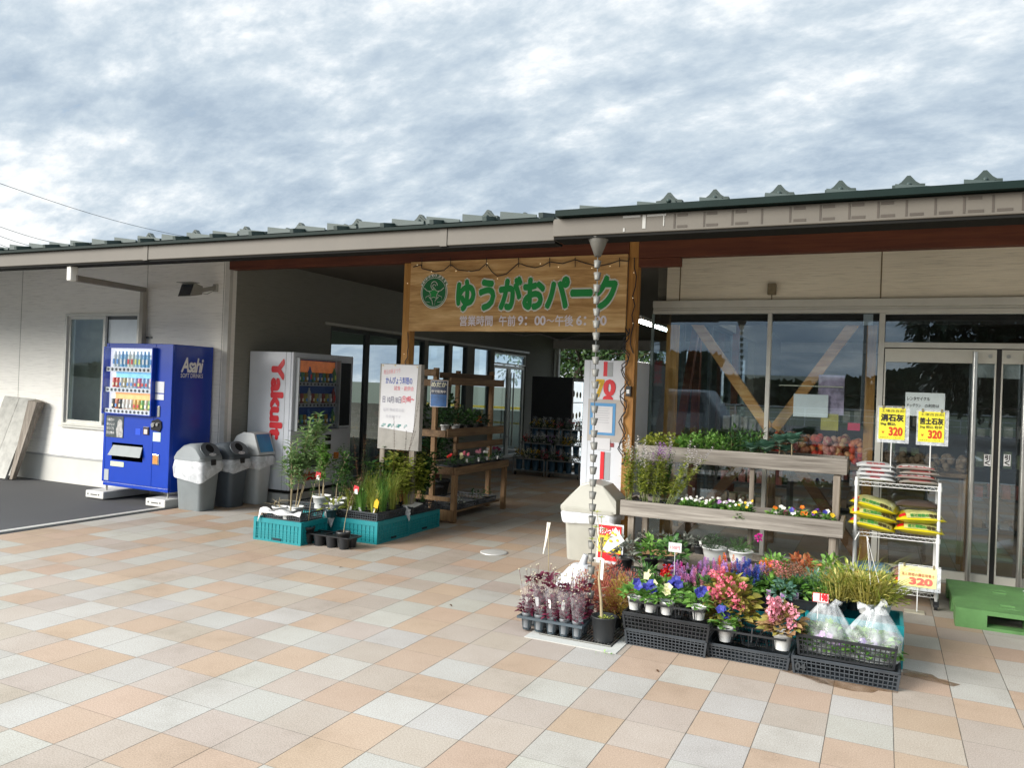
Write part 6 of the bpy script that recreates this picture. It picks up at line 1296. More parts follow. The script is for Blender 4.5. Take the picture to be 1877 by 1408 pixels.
# lower shelf: tall salvias in black pots, then violas in trays
seedtray(-1.87, -1.42, 2.14, 2.42, .566, .055, 'black pot tray under the tall salvias on the lower shelf'); seedtray(-1.38, -1.12, 2.14, 2.40, .566, .055, 'black tray of white violas, left on the lower shelf'); seedtray(-1.10, -.78, 2.14, 2.40, .566, .055, 'black tray of mixed violas, middle of the lower shelf'); seedtray(-.66, -.12, 2.14, 2.40, .566, .055, 'black tray of bright pansies, right on the lower shelf')
def salvia(x, y, lean, hgt, lab, seed, tip):
    rnd = random.Random(seed); c = V3((x, y, .575)); t = thing('salvia_plant', lab, 'salvia', tuple(c), group='tall salvias on the lower shelf'); m = MB(); pot_mb(m, c, .048, .075, .75); m.build('pot', KPOT, t)
    ms, ml, mf = MB(), MB(), MB()
    for k in range(9):
        b = c + V3((rnd.uniform(-.03, .03), rnd.uniform(-.02, .02), .06)); hh = hgt * rnd.uniform(.8, 1.15); e = b + V3((lean + rnd.uniform(-.08, .08), rnd.uniform(-.05, .04), hh)); stemleaf(ms, ml, rnd, b, e, 14, .075, .020, r=.003, start=.2); d = (e - b).normalized()
        for q in range(16): p = e + d * (q * .008); a = q * 2.4; mf.leaf(p, V3((math.cos(a), math.sin(a), .5)), (0, 0, 1), .027, .018, .1, 0, 1)
    ms.build('stem', BARKG, t); ml.build('foliage', YG if seed % 3 else LG, t); mf.build('flower_spikes', tip, t)
for i, (x, y, ln, hg, lab) in enumerate(((-1.84, 2.20, -.03, .42, 'tall salvia with white spikes at the left end of the lower shelf'), (-1.76, 2.34, .0, .40, 'tall salvia with white spikes behind the leftmost one'), (-1.70, 2.20, .0, .36, 'tall salvia with grey-white spikes, second pot from the left'), (-1.60, 2.22, .04, .38, 'tall salvia with mauve spikes, third pot from the left'), (-1.55, 2.34, .0, .40, 'tall salvia behind the mauve one'), (-1.48, 2.20, .20, .40, 'salvia leaning far to the right across the shelf'))):
    salvia(x, y, ln, hg, lab, 500 + i, F_LIL if i in (3,) else F_WHITE if i < 2 else petals('mauve_white', (.66, .63, .64)))
def viola(x, y, z, lab, seed, cols, group='violas on the lower shelf', n=3, L=.036, rx=.055, hz=.085, fr=.014, spread=.035):
    rnd = random.Random(seed); t = thing('viola_plant', lab, 'viola', (x, y, z), group=group); m = MB(); bush(m, rnd, (x, y, z), rx, rx, hz, 64, L, L * .75, up=.4); m.build('leaves', LG if seed % 3 else MG, t)
    m = MB()
    for q in range(n): flower(m, rnd, (x + rnd.uniform(-spread, spread), y - rnd.uniform(.0, spread), z + hz * rnd.uniform(.8, 1.35)), fr, mi=rnd.randrange(len(cols)))
    m.build('flowers', cols, t)
for i in range(4): 
    for j in range(2): viola(-1.345 + i * .065, 2.20 + j * .12, .612, 'white viola, %s in the %s row of the left viola tray' % (ORD[i], 'front' if j == 0 else 'rear'), 520 + i * 2 + j, [F_WHITE])
for i in range(4):
    for j in range(2): viola(-1.055 + i * .078, 2.20 + j * .12, .612, '%s viola, %s in the %s row of the middle viola tray' % ('white' if i < 2 else 'yellow eyed', ORD[i], 'front' if j == 0 else 'rear'), 540 + i * 2 + j, [F_WHITE, F_YEL] if i >= 2 else [F_WHITE, F_WHITE, F_LIL], n=3)
PC = [([F_OR, F_WHITE], 'orange and white'), ([F_WHITE, F_MAR], 'white and maroon'), ([F_BLUE, F_WHITE], 'blue and white'), ([F_OR], 'orange'), ([F_YEL, F_VIO], 'yellow and violet'), ([F_YEL, F_BLUE], 'yellow and deep blue')]
for i in range(6): viola(-.60 + i * .085, 2.19 + .02 * (i % 2), .612, '%s pansy, %s in the right pansy tray' % (PC[i][1], ORD[i]), 560 + i, PC[i][0], n=2, fr=.024, L=.034, rx=.055, hz=.07)
for i in range(5): viola(-.58 + i * .10, 2.32, .612, 'pansy in the rear row of the right tray, %s, with %s petals' % (ORD[i], ('white', 'maroon', 'orange', 'violet', 'white')[i]), 570 + i, [(F_WHITE, F_MAR, F_OR, F_VIO, F_WHITE)[i]], n=1, fr=.022, L=.034, rx=.055, hz=.075)
viola(-.86, 2.13, .60, 'trailing viola hanging over the front plank between the trays', 580, [F_WHITE], n=0, rx=.04, hz=.04)
# dusty miller and hellebores on the low shelf
for i in range(5): 
    x = -1.70 + i * .12; potted('silver_plant', 'silver-leaved plant on the low shelf, %s' % ORD[i], 'potted plant', (x, 2.30, .221), .05, .075, KPOT, 'silver plants on the low shelf', bushf(.075, .09, 60, .045, .02, up=.5), SG, seed=600 + i, label_tag=i in (2, 4))

# ---------------------------------------------------------------- white panelled machine, its notices, lidded bin and leaning signs
t = thing('upright_machine', 'tall white upright machine with red and yellow figures behind the right post', 'machine', (-2.3, 3.0, 0))
MY = 2.965
m = MB(); m.box(-2.60, -2.10, MY, 3.46, .08, 1.935); m.box(-2.095, PY(1190, 700, 3.44).x, MY + .02, 3.44, .08, 1.93); m.build('cabinet', VW, t, bevel=.008)
m = MB(); m.box(-2.56, -2.12, 3.02, 3.42, 0, .079); m.build('base', DARK, t)
m = MB(); m.box(-2.535, -2.532, MY - .002, MY, .1, 1.92); m.build('panel_seam', VGR, t)
def q_(px0, py0, px1, py1, d, mt_, name): 
    a, b = PY(px0, py0, MY), PY(px1, py1, MY); m = MB(); m.box(a.x, b.x, MY - d, MY - .0005, b.z, a.z); return m.build(name, mt_, t)
q_(1107, 663, 1113, 690, .003, INKR, 'red_bar'); q_(1114, 664, 1123, 691, .003, VGR, 'grey_bar'); q_(1101, 828, 1107, 879, .003, INKR, 'red_bar'); q_(1108, 829, 1117, 881, .003, VGR, 'grey_bar')
def fig(ch, px0, py0, px1, py1, mt_, name, d=.004):
    a, b = PY(px0, py1, MY), PY(px1, py0, MY); m = MB(); put_text(m, ch, lambda u, v: (u, MY - d, v), bold=.06, box=(a.x, a.z, b.x, b.z)); m.build(name, mt_, t)
fig('7', 1093, 698, 1107, 726, F_YEL, 'yellow_figure'); fig('0', 1108, 698, 1127, 724, INKR, 'red_figure'); fig('8', 1105, 727, 1123, 752, INKR, 'lower_red_figure', .003)
nb = q_(1079, 731, 1142, 812, .005, mat('cardboard', (.42, .40, .38), .7), 'card_panel')
for (px0, py0, px1, py1, mt_, nm, d) in ((1083, 738, 1127, 799, mat('blue_frame', (.08, .28, .55), .35), 'blue_frame', .009), (1088, 744, 1122, 794, PAPER, 'framed_notice', .012), (1084, 802, 1118, 826, PAPER, 'small_notice', .009), (1119, 812, 1125, 820, mat('maroon_sticker', (.25, .03, .04), .5), 'maroon_sticker', .007)):
    a, b = PY(px0, py0, MY), PY(px1, py1, MY); m = MB(); m.box(a.x, b.x, MY - d, MY - d + .002, b.z, a.z); m.build(nm, mt_, nb)
a, b = PY(1090, 792, MY), PY(1120, 746, MY); m = MB()
for k in range(7): z = b.z - .015 - k * .024; m.box(a.x + .01 + .01 * (k % 3), b.x - .01 - .012 * (k % 2), MY - .0135, MY - .0125, z - .006, z - .002)
m.build('notice_lines', mat('print_grey', (.35, .36, .4), .6), nb)
CREAM = mat('cream_plastic', (.40, .40, .355), .4, var=.07)
t = thing('lidded_bin', 'large cream lidded bin with a plastic liner before the white upright machine', 'bin', (-2.28, 2.5, 0))
cx, cy, hx, hy = bin_body(t, -2.53, -2.03, 2.34, 2.66, .48, CREAM, .03); liner(t, cx, cy, hx, hy, .49, .12, 12, .4)
m = MB(); P = [(-hx - .02, 0), (-hx - .02, .035), (-hx * .80, .12), (-hx * .3, .25), (-.0, .275), (hx * .55, .245), (hx + .02, .12), (hx + .03, .03), (hx + .03, 0)]
m.rings([[V3((cx + u, cy + s * (hy + .02) * (1 if v < .05 else .88 if abs(s) == 1 else 1), .485 + v * (1.0 if abs(s) < 1 else .93))) for u, v in P] for s in (-1, -.85, .85, 1)], smooth=False); m.build('lid', CREAM, t, bevel=.008)
m = MB(); m.rings([rrect(cx, cy, hx + .028, hy + .025, .05, .468), rrect(cx, cy, hx + .03, hy + .028, .05, .50)]); m.build('rim', CREAM, t)
# red and yellow sale sign in a clear sleeve, and flower print paper
a = PY(1098, 962, 1.98); t = thing('sale_sign', 'red and yellow flower sale sign in a clear sleeve leaning before the cream bin', 'sign', (a.x, 1.98, 0))
X0, X1, Z0, Z1 = a.x - .002, a.x + .205, .125, .435
m = MB(); m.box(X0, X1, 1.985, 1.99, Z0, Z1); m.build('card', mat('sale_yellow', (.78, .62, .03), .4), t)
m = MB(); m.box(X0, X1, 1.982, 1.9845, Z1 - .09, Z1); m.build('red_band', INKR, t); m = MB(); m.box(X0, X1, 1.982, 1.9845, Z0, Z0 + .07); m.build('red_band', INKR, t)
m = MB(); put_text(m, '花いっぱい', lambda u, v: (u, 1.980, v), bold=.03, box=(X0 + .01, Z1 - .075, X1 - .01, Z1 - .02)); m.build('white_lettering', INK, t)
m = MB(); put_text(m, 'ガーデン', lambda u, v: (u, 1.983, v), bold=.03, box=(X0 + .01, Z0 + .14, X1 - .03, Z0 + .20)); m.build('green_lettering', INKK, t)
m = MB(); m.box(X0 - .015, X1 + .02, 1.991, 1.993, Z0 - .03, Z1 + .015); m.build('sleeve', filmmat('clear_sleeve', (.85, .9, .95), .35, .1), t)
m = MB(); m.box(X0 + .09, X0 + .1, 1.994, 2.0, 0, Z0 + .1); m.build('stake', STEEL, t)

# ---------------------------------------------------------------- wire rack with soil bags
t = thing('wire_rack', 'white wire rack of garden soil bags before the store doors', 'rack', (.32, 2.5, 0)); RX0, RX1, RY0, RY1 = .025, .625, 2.34, 2.70
WW = mat('rack_white', (.66, .67, .66), .4, var=.05)
m = MB()
for x in (RX0, RX1):
    for y in (RY0, RY1): m = MB(); m.tube([(x, y, .06), (x, y, 1.0)], .0125, 10); m.build('post', WW, t)
def wshelf(z):
    m = MB()
    for a, b in (((RX0, RY0), (RX1, RY0)), ((RX0, RY1), (RX1, RY1)), ((RX0, RY0), (RX0, RY1)), ((RX1, RY0), (RX1, RY1))):
        m.tube([(a[0], a[1], z), (b[0], b[1], z)], .0035, 6); m.tube([(a[0], a[1], z - .03), (b[0], b[1], z - .03)], .0035, 6); n = 12 if a[1] == b[1] else 7
        m.tube([(a[0] + (b[0] - a[0]) * k / (2 * n), a[1] + (b[1] - a[1]) * k / (2 * n), z - (.03 if k % 2 else 0)) for k in range(2 * n + 1)], .0022, 5)
    for k in range(1, 22): x = RX0 + (RX1 - RX0) * k / 22; m.tube([(x, RY0, z), (x, RY1, z)], .0016, 4)
    for x in (RX0, RX1):
        for y in (RY0, RY1): m.tube([(x, y, z - .034), (x, y, z + .004)], .017, 10)
    m.build('shelf', WW, t)
for z in (.965, .555, .125): wshelf(z)
for x in (RX0, RX1):
    for y in (RY0, RY1): m = MB(); m.tube([(x - .012, y, .027), (x + .012, y, .027)], .027, 14); m.box(x - .02, x + .02, y - .02, y + .025, .03, .07); m.build('castor', BLACKP, t)
def bag(name, lab, c, L, Wd, T, mt_, group, rz=0.0, seed=0, tilt=0.0, deco=(), cat='bag'):
    """plump printed sack; long side along x; deco: (kind, u0, u1, v0, v1, mat, text, bold) printed on the upper or front surface"""
    rnd = random.Random(seed); t = thing(name, lab, cat, tuple(c), rz, group=group); nx, ny = 26, 16
    def S(u, v, side, off=0.0):   # u, v in -1..1
        e = (1 - abs(u) ** 3.2) ** .8 * (1 - abs(v) ** 2.6) ** .75 if abs(u) < 1 and abs(v) < 1 else 0
        wr = mnoise.noise(V3((u * 3, v * 2.2, seed * 1.7))) * .12 + mnoise.noise(V3((u * 9, v * 7, seed * 3.1))) * .05
        x = u * L / 2 * (1 - .04 * (1 - abs(v)) * (abs(u) > .9)); y = v * Wd / 2 * (1 - .10 * abs(u) ** 6); z = T * .5 + side * T * .5 * e * (1 + wr) + tilt * u * L / 2 - .012 * abs(u) ** 5 + off * (1 if side > 0 else -1)
        if side < 0: z = T * .5 - T * .48 * e + tilt * u * L / 2 - .012 * abs(u) ** 5 - off
        return V3((x, y - (off if v < -.6 else 0), z))
    m = MB()
    for side in (1, -1):
        vs = [S(-1 + 2 * i / nx, -1 + 2 * j / ny, side) for j in range(ny + 1) for i in range(nx + 1)]; fs = [(j * (nx + 1) + i, j * (nx + 1) + i + 1, (j + 1) * (nx + 1) + i + 1, (j + 1) * (nx + 1) + i) for j in range(ny) for i in range(nx)]
        m.add(vs, fs if side > 0 else [f[::-1] for f in fs], 0, True)
    m.build('sack', mt_, t, world=False)
    for kd in deco:
        kind, u0, u1, v0, v1, dm = kd[:6]; m = MB(); side = 1 if kind != 'low' else -1
        if len(kd) > 6: put_text(m, kd[6], lambda a, b: S(a, b, side, .004), bold=kd[7] if len(kd) > 7 else .03, box=(u0, v0, u1, v1))
        else:
            n1, n2 = 10, 5; m.add([S(u0 + (u1 - u0) * i / n1, v0 + (v1 - v0) * j / n2, side, .0025) for j in range(n2 + 1) for i in range(n1 + 1)], [(j * (n1 + 1) + i, j * (n1 + 1) + i + 1, (j + 1) * (n1 + 1) + i + 1, (j + 1) * (n1 + 1) + i) for j in range(n2) for i in range(n1)], 0, True)
        m.build('printing', dm, t, world=False)
    return t
BW = mat('white_sack', (.68, .70, .71), .3, var=.06, bmp=.15, bscale=14); BGY = mat('grey_sack', (.36, .335, .30), .4, var=.1, bmp=.15, bscale=14); BY_ = mat('yellow_sack', (.56, .48, .012), .28, var=.08, bmp=.15, bscale=14); BTOP = mat('sack_pale', (.56, .56, .22), .3, var=.3, scale=12)
PGREEN = mat('print_green', (.05, .28, .06), .4); PRED = MATS['printed_red']; PBRN = mat('print_dark', (.05, .04, .02), .4)
gbag = 'soil bags on the wire rack'
for k in range(4):
    lab = ('bottom', 'second from the bottom', 'third from the bottom', 'top')[k]
    bag('white_soil_bag', 'white lime bag with red print, %s of the left rack stack' % lab, (.165 + .008 * (-1) ** k, 2.50, .968 + k * .036), .29, .34, .046, BW, gbag, seed=k, deco=(('t', -.5, .45, -.86, -.66, PRED, '消石灰', .04),) if k % 2 == 1 else (('t', -.3, .2, -.86, -.76, PRED),), rz=rad((-3, 2, -1, 3)[k]))
    bag('grey_soil_bag', 'grey-brown lime bag with red band, %s of the right rack stack' % lab, (.47 + .01 * (-1) ** k, 2.50, .968 + k * .036), .30, .34, .046, BGY, gbag, seed=k + 9, deco=(('t', -.85, .85, -.88, -.72, PRED), ('t', -.7, .7, -.86, -.74, INK, '苦土石灰', .04)) if k in (1, 3) else (('t', -.5, .5, -.85, -.78, PRED),), rz=rad((2, -2, 3, -2)[k]))
def ybag(lab, c, rz, seed, tilt=0.0, grp=gbag):
    bag('yellow_soil_bag', lab, c, .36, .40, .105, BY_, grp, rz=rad(rz), seed=seed, tilt=tilt, deco=(('t', -.60, .84, -.94, .6, BTOP), ('t', -.88, -.62, -.80, -.5, PRED), ('t', -.45, .28, -.90, -.68, PGREEN, '花と野菜の', .05), ('t', .30, .80, -.92, -.68, PBRN, '培養土', .06)))
ybag('yellow soil bag, bottom of the left pile on the middle rack shelf', (.155, 2.52, .556), -5, 31, -.12); ybag('yellow soil bag, middle of the left pile on the middle rack shelf', (.15, 2.51, .636), 4, 32, -.14); ybag('yellow soil bag, top of the left pile on the middle rack shelf', (.175, 2.52, .716), -9, 33, -.20)
ybag('yellow soil bag, bottom of the right pile on the middle rack shelf', (.49, 2.51, .558), 0, 34, -.02); ybag('yellow soil bag, top of the right pile on the middle rack shelf', (.49, 2.51, .648), 5, 35, .04)
bag('dark_soil_bag', 'dark brown soil bag at the back of the right pile on the middle rack shelf', (.48, 2.58, .755), .33, .24, .07, mat('dark_sack', (.07, .05, .04), .4, bmp=.2, bscale=14), gbag, seed=36)
ybag('yellow soil bag, bottom left on the lowest rack shelf', (.17, 2.52, .128), 0, 37); ybag('yellow soil bag, bottom right on the lowest rack shelf', (.48, 2.52, .128), 0, 38)
bag('printed_soil_bag', 'blue and red printed soil bag, top left on the lowest rack shelf', (.16, 2.54, .205), .32, .34, .075, mat('blue_printed_sack', (.12, .25, .38), .35, var=.9, scale=26), gbag, seed=39); bag('printed_soil_bag', 'red and blue printed soil bag, top right on the lowest rack shelf', (.48, 2.54, .205), .32, .34, .075, mat('red_printed_sack', (.30, .12, .12), .35, var=.9, scale=30), gbag, seed=40)
# yellow price cards on rods
def pcard(lab, x, z0, z1, w, lines, y=2.36, mt_=None, foot=None, group='yellow price cards on rods'):
    t = thing('price_card', lab, 'price card', (x + w / 2, y, z0 if foot is None else 0), group=group); m = MB(); m.box(x, x + w, y, y + .003, z0, z1); cd = m.build('card', mt_ or mat('card_yellow', (.84, .76, .05), .45, var=.03), t)
    m = MB(); m.box(x - .012, x + w + .03, y + .004, y + .0055, z0 - .028, z1 + .006); m.build('sleeve', MATS['clear_sleeve'], t)
    m = MB(); m.box(x + w * .5 - .004, x + w * .5 + .004, y + .006, y + .012, (foot if foot is not None else z0 - .27), z0 + .02); m.tube([(x + w * .5, y + .009, z0), (x + w * .5, y + .009, z1 + .01)], .003, 5); m.tube([(x - .01, y + .009, z1 + .012), (x + w + .03, y + .009, z1 + .012)], .0025, 5); m.build('rod', WW, t)
    m = MB()
    for q in (x + .03, x + w - .02): m.box(q - .007, q + .007, y - .003, y + .010, z1 - .008, z1 + .022)
    m.build('clip', mat('clip_brass', (.35, .3, .18), .3, .6), t)
    g = {}
    for (txt, u0, v0, u1, v1, mm, bd) in lines:
        mb = g.setdefault(mm.name, (MB(), mm))[0]; put_text(mb, txt, lambda a, b: (x + a * w, y - .0015, z0 + b * (z1 - z0)), bold=bd, box=(u0, v0, u1, v1))
    for mb, mm in g.values(): mb.build('lettering', mm, cd)
    return t
KR = mat('card_orange_red', (.62, .06, .01), .5)
a, b = PY(1612, 747, 2.36), PY(1658, 807, 2.36)
pcard('yellow price card for slaked lime above the white bags', a.x, b.z, a.z, b.x - a.x, (('土壌改良剤', .08, .86, .95, .95, INKK, .0), ('消石灰', .08, .58, .93, .80, INKK, .05), ('5kg 税込', .06, .43, .64, .54, INKK, .03), ('￥', .12, .18, .22, .26, KR, .02), ('320', .40, .13, .90, .38, KR, .05), ('みのりグリーンセンター', .06, .03, .94, .08, INKK, 0)))
a, b = PY(1684, 754, 2.36), PY(1730, 812, 2.36)
pcard('yellow price card for magnesium lime above the grey bags', a.x, b.z, a.z, b.x - a.x, (('土壌改良剤', .08, .86, .95, .95, INKK, .0), ('苦土石灰', .06, .58, .95, .79, INKK, .05), ('5kg 税込 粒状', .06, .43, .92, .54, INKK, .02), ('￥', .12, .18, .22, .26, KR, .02), ('320', .40, .13, .90, .38, KR, .05), ('みのりグリーンセンター', .06, .03, .94, .08, INKK, 0)))
a, b = PY(1650, 1036, 2.16), PY(1716, 1081, 2.16)
t = pcard('pale yellow price card on a foot before the lowest rack shelf', a.x, b.z, a.z, b.x - a.x, (('花と野菜の園芸培養土', .05, .52, .95, .68, mat('pen_brownred', (.5, .16, .08), .5), .02), ('10L入', .25, .78, .6, .88, mat('pen_green', (.3, .45, .15), .5), 0), ('320', .28, .12, .88, .44, mat('card_pink', (.75, .15, .12), .5), .06)), y=2.16, mt_=mat('card_pale', (.82, .76, .34), .45, var=.03), foot=.01)
m = MB(); m.box(a.x + .04, a.x + .18, 2.13, 2.23, 0, .008); o = m.build('base', mat('beige_base', (.45, .42, .33), .5), t)

# ---------------------------------------------------------------- green pallet with a white sack
PG_ = mat('green_pallet_plastic', (.10, .235, .075), .6, var=.25, scale=5, bmp=.1); t = thing('pallet', 'green plastic pallet before the store doors', 'pallet', (1.25, 2.35, 0))
x0, x1, y0, y1, h = .73, 1.83, 1.93, 2.95, .14
m = MB()
for a, b in ((x0, x0 + .20), (x0 + .44, x0 + .66), (x1 - .20, x1)):
    for c, d in ((y0, y0 + .18), (y0 + .42, y0 + .6), (y1 - .18, y1)): m.box(a, b, c, d, .022, h - .032)
hol = [(x0 + .30, x0 + .40, y0 + q, y0 + q + .05) for q in (.22, .66)] + [(x0 + .52, x0 + .62, y0 + q, y0 + q + .05) for q in (.22, .66)] + [(x0 + .28, x0 + .42, y0 + q, y0 + q + .015) for q in (.14, .78)] + [(x0 + .52, x0 + .66, y0 + q, y0 + q + .015) for q in (.14, .78)] + [(x0 + .75, x0 + .86, y0 + q, y0 + q + .05) for q in (.22, .66)] + [(x0 + .75, x0 + .88, y0 + q, y0 + q + .015) for q in (.14, .78)]
ys = sorted({y0, y1} | {q for hh in hol for q in hh[2:]})
for a, b in zip(ys, ys[1:]):
    cur = x0
    for hh in sorted(q for q in hol if q[2] <= a + 1e-6 and q[3] >= b - 1e-6): m.box(cur, hh[0], a, b, h - .032, h); cur = hh[1]
    m.box(cur, x1, a, b, h - .032, h)
for c, d in ((y0, y0 + .12), (y0 + .45, y0 + .57), (y1 - .12, y1)): m.box(x0, x1, c, d, 0, .022)
m.build('deck', PG_, t); m = MB(); m.box(x0 + .02, x1 - .02, y0 + .7, y1 - .19, .0, .02); m.build('runner', PG_, t)
bag('white_sack', 'white sack with a yellow emblem lying on the green pallet', (1.56, 2.42, .141), .60, .44, .13, BW, 'sack on the pallet', rz=rad(12), seed=60, deco=(('t', -.5, .0, -.3, .35, mat('emblem_ochre', (.45, .40, .14), .5)),)) 

# ---------------------------------------------------------------- notices on and behind the glass
def sheet(name, lab, px0, py0, px1, py1, y, mt_, cat='notice', lines=(), grp=None, ink=None):
    a, b = PY(px0, py0, y), PY(px1, py1, y); t = thing(name, lab, cat, (a.x, y, b.z), group=grp); m = MB(); m.box(a.x, b.x, y, y + .002, b.z, a.z); m.build('sheet', mt_, t)
    if lines:
        m = MB()
        for (txt, u0, v0, u1, v1, bd) in lines: put_text(m, txt, lambda u, v: (a.x + u * (b.x - a.x), y - .0015, b.z + v * (a.z - b.z)), bold=bd, box=(u0, v0, u1, v1))
        m.build('lettering', ink or INKK, t)
    return t
sheet('door_notice', 'white notice about rental cycles and the dog run on the left door', 1660, 719, 1731, 765, GY - .028, mat('notice_blueish', (.68, .78, .80), .5, var=.03), lines=(('レンタサイクル', .05, .66, .62, .82, .015), ('ドッグラン', .05, .38, .40, .52, .015), ('の利用は', .5, .38, .86, .52, .015)))
for px, dr in ((1804, 'left'), (1840, 'right')):
    a, b = PY(px, 833, GY - .028), PY(px + 12, 855, GY - .028)
    t = thing('pull_sticker', 'small white pull sticker on the %s store door' % dr, 'sticker', (a.x, GY - .028, b.z), group='pull stickers on the doors'); m = MB(); m.box(a.x, b.x, GY - .029, GY - .0265, b.z, a.z); m.build('sheet', INK, t)
    w_, h_ = b.x - a.x, a.z - b.z; m = MB()
    for ch, v0, v1 in (('引', .52, .94), ('く', .08, .46)): put_text(m, ch, lambda u, v: (a.x + u * w_, GY - .0305, b.z + v * h_), bold=.04, box=(.15, v0, .85, v1))
    m.build('lettering', INKK, t)
sheet('door_sheet', 'blank pale sheet behind the top of the left door', 1792, 667, 1827, 693, GY + .05, mat('pale_sheet', (.45, .5, .5), .6), grp='pale sheets behind the doors'); sheet('door_sheet', 'blank pale sheet behind the top of the right door', 1837, 668, 1870, 695, GY + .05, MATS['pale_sheet'], grp='pale sheets behind the doors')
sheet('window_notice', 'white sheet of printed text behind the middle store window', 1455, 722, 1517, 766, GY + .06, mat('white_sheet_in', (.85, .9, .9), .6, var=.03))
sheet('window_poster', 'tall lilac and blue poster behind the middle store window', 1501, 687, 1546, 762, GY + .09, mat('poster_lilac', (.42, .35, .48), .5, var=.7, scale=7)); sheet('window_poster', 'yellow poster under the lilac one behind the middle store window', 1505, 758, 1536, 790, GY + .08, mat('poster_ochre', (.45, .38, .06), .5, var=.3))
sheet('window_card', 'small punched white card at the top right of the middle store window', 1583, 576, 1600, 596, GY + .03, mat('punch_card', (.45, .50, .54), .5))
sheet('pink_card', 'small pink price card standing among the net bags', 1554, 775, 1576, 790, GY + .12, mat('card_magenta', (.72, .03, .12), .5)); sheet('red_banner', 'narrow red lettered banner in the passage behind the side glass', 1199, 660, 1214, 708, 5.2, mat('banner_dim', (.28, .20, .16), .6), lines=(('新', .1, .55, .9, .95, .05), ('米', .1, .1, .9, .5, .05)), ink=INKR)
sheet('strip_light', 'thin pale strip across the posters behind the middle window', 1428, 707, 1546, 709, GY + .05, mat('pale_strip', (.7, .7, .55), .5), cat='strip')
# net bags of onions and produce on a table inside
t = thing('produce_table', 'brown timber produce table just inside the store window', 'table', (-.35, 4.1, 0)); m = MB(); m.box(-.95, 1.0, 3.92, 4.6, .92, .96)
m.build('tabletop', RACKW, t)
for x in (-.92, .92):
    for y in (3.95, 4.5): m = MB(); m.box(x, x + .06, y, y + .06, 0, .919); m.build('leg', RACKWZ, t)
NETS = [leafmat('net_onions', (.62, .04, .02), (.8, .12, .06), (.85, .34, .12), .4, 0), leafmat('net_pink', (.62, .20, .18), (.72, .34, .28), (.8, .5, .36), .4, 0), leafmat('net_brown', (.42, .12, .06), (.6, .26, .12), (.7, .42, .2), .4, 0)]
for i in range(7):
    x = -.78 + i * .125 + .0; rnd = random.Random(700 + i); m = MB(); z0 = .962
    for q in range(26): v = rv(rnd); m.ball((x + v.x * .05, 4.02 + v.y * .07, z0 + .16 + v.z * .13), .036, n=8, m=6)
    tag(m.build('net_bag', NETS[i % 3]), 'red net bag of onions standing inside the window, %s' % ORD[i], 'net bag', 'net bags inside the store window')
for i in range(6):
    x = .26 + i * .13; rnd = random.Random(720 + i); m = MB()
    for q in range(18): v = rv(rnd); m.ball((x + v.x * .045, 4.0 + v.y * .06, .962 + .09 + v.z * .06), .034, n=8, m=6)
    tag(m.build('net_bag', mat('taro_brown', (.22, .15, .09), .8, var=.4, scale=20)), 'brown bag of root vegetables behind the left door, %s' % ORD[i], 'bag', 'root vegetable bags behind the door')
for i, (x, y, w_, h, lab) in enumerate(((-1.4, 6.5, 1.0, 1.5, 'dark store shelving unit behind the left window'), (.2, 7.5, 1.2, 1.7, 'dark store shelving unit behind the middle window'), (1.8, 6.8, 1.2, 1.6, 'dark store shelving unit behind the doors'))):
    t = thing('store_shelving', lab, 'shelving', (x, y, 0), group='shelving inside the store'); m = MB()
    for X in (x - w_ / 2, x + w_ / 2 - .04): m.box(X, X + .04, y, y + .5, 0, h)
    for q in range(5): m.box(x - w_ / 2 + .04, x + w_ / 2 - .04, y, y + .48, q * h / 4.2 + .05, q * h / 4.2 + .08)
    m.build('unit', mat('shelf_dark', (.06, .055, .05), .7), t); rnd = random.Random(i)
    for q in range(4):
        m = MB()
        for kx in range(7): X = x - w_ / 2 + .08 + kx * (w_ - .16) / 7; m.box(X, X + .09, y + .03, y + .2, q * h / 4.2 + .081, q * h / 4.2 + .081 + rnd.uniform(.1, .22))
        o = m.build('goods', mat('goods_%d' % q, ((.4, .3, .2), (.35, .1, .08), (.3, .35, .2), (.4, .38, .34))[q], .6, var=.5, scale=12), t)
# ---------------------------------------------------------------- front flower display
gfc = 'black baskets of the front flower display'
# purple button-flowered plants in clear sleeves, cell tray
TX0, TX1 = -1.955, -1.495
t = thing('cell_tray', 'slate pot tray of purple-leaved plants standing on the drain corner', 'pot tray', ((TX0 + TX1) / 2, .19, .012)); m = MB()
for y in (.085, .19, .295): m.box(TX0, TX1, y - .008, y + .008, .092, .108)
for k in range(6): x = TX0 + .008 + (TX1 - TX0 - .016) * k / 5; m.box(x - .008, x + .008, .0935, .2865, .0935, .1065)
for k in range(5):
    for j in range(2):
        cx = TX0 + .05 + k * .0895; cy = .137 + j * .105
        for q in range(4): a = q * PI / 2 + PI / 4; m.bar((cx + .037 * math.cos(a), cy + .037 * math.sin(a), .095), (cx + .026 * math.cos(a), cy + .026 * math.sin(a), .013), .012, .004)
        m.lathe([(.028, .012), (.03, .02)], (cx, cy, 0), 10)
m.build('frame', mat('slate_plastic', (.055, .075, .09), .45, var=.15), t)
SLV = filmmat('plant_sleeve', (.9, .88, .92), -.06, .08); BTN = petals('button_flowers', (.62, .56, .42), .08)
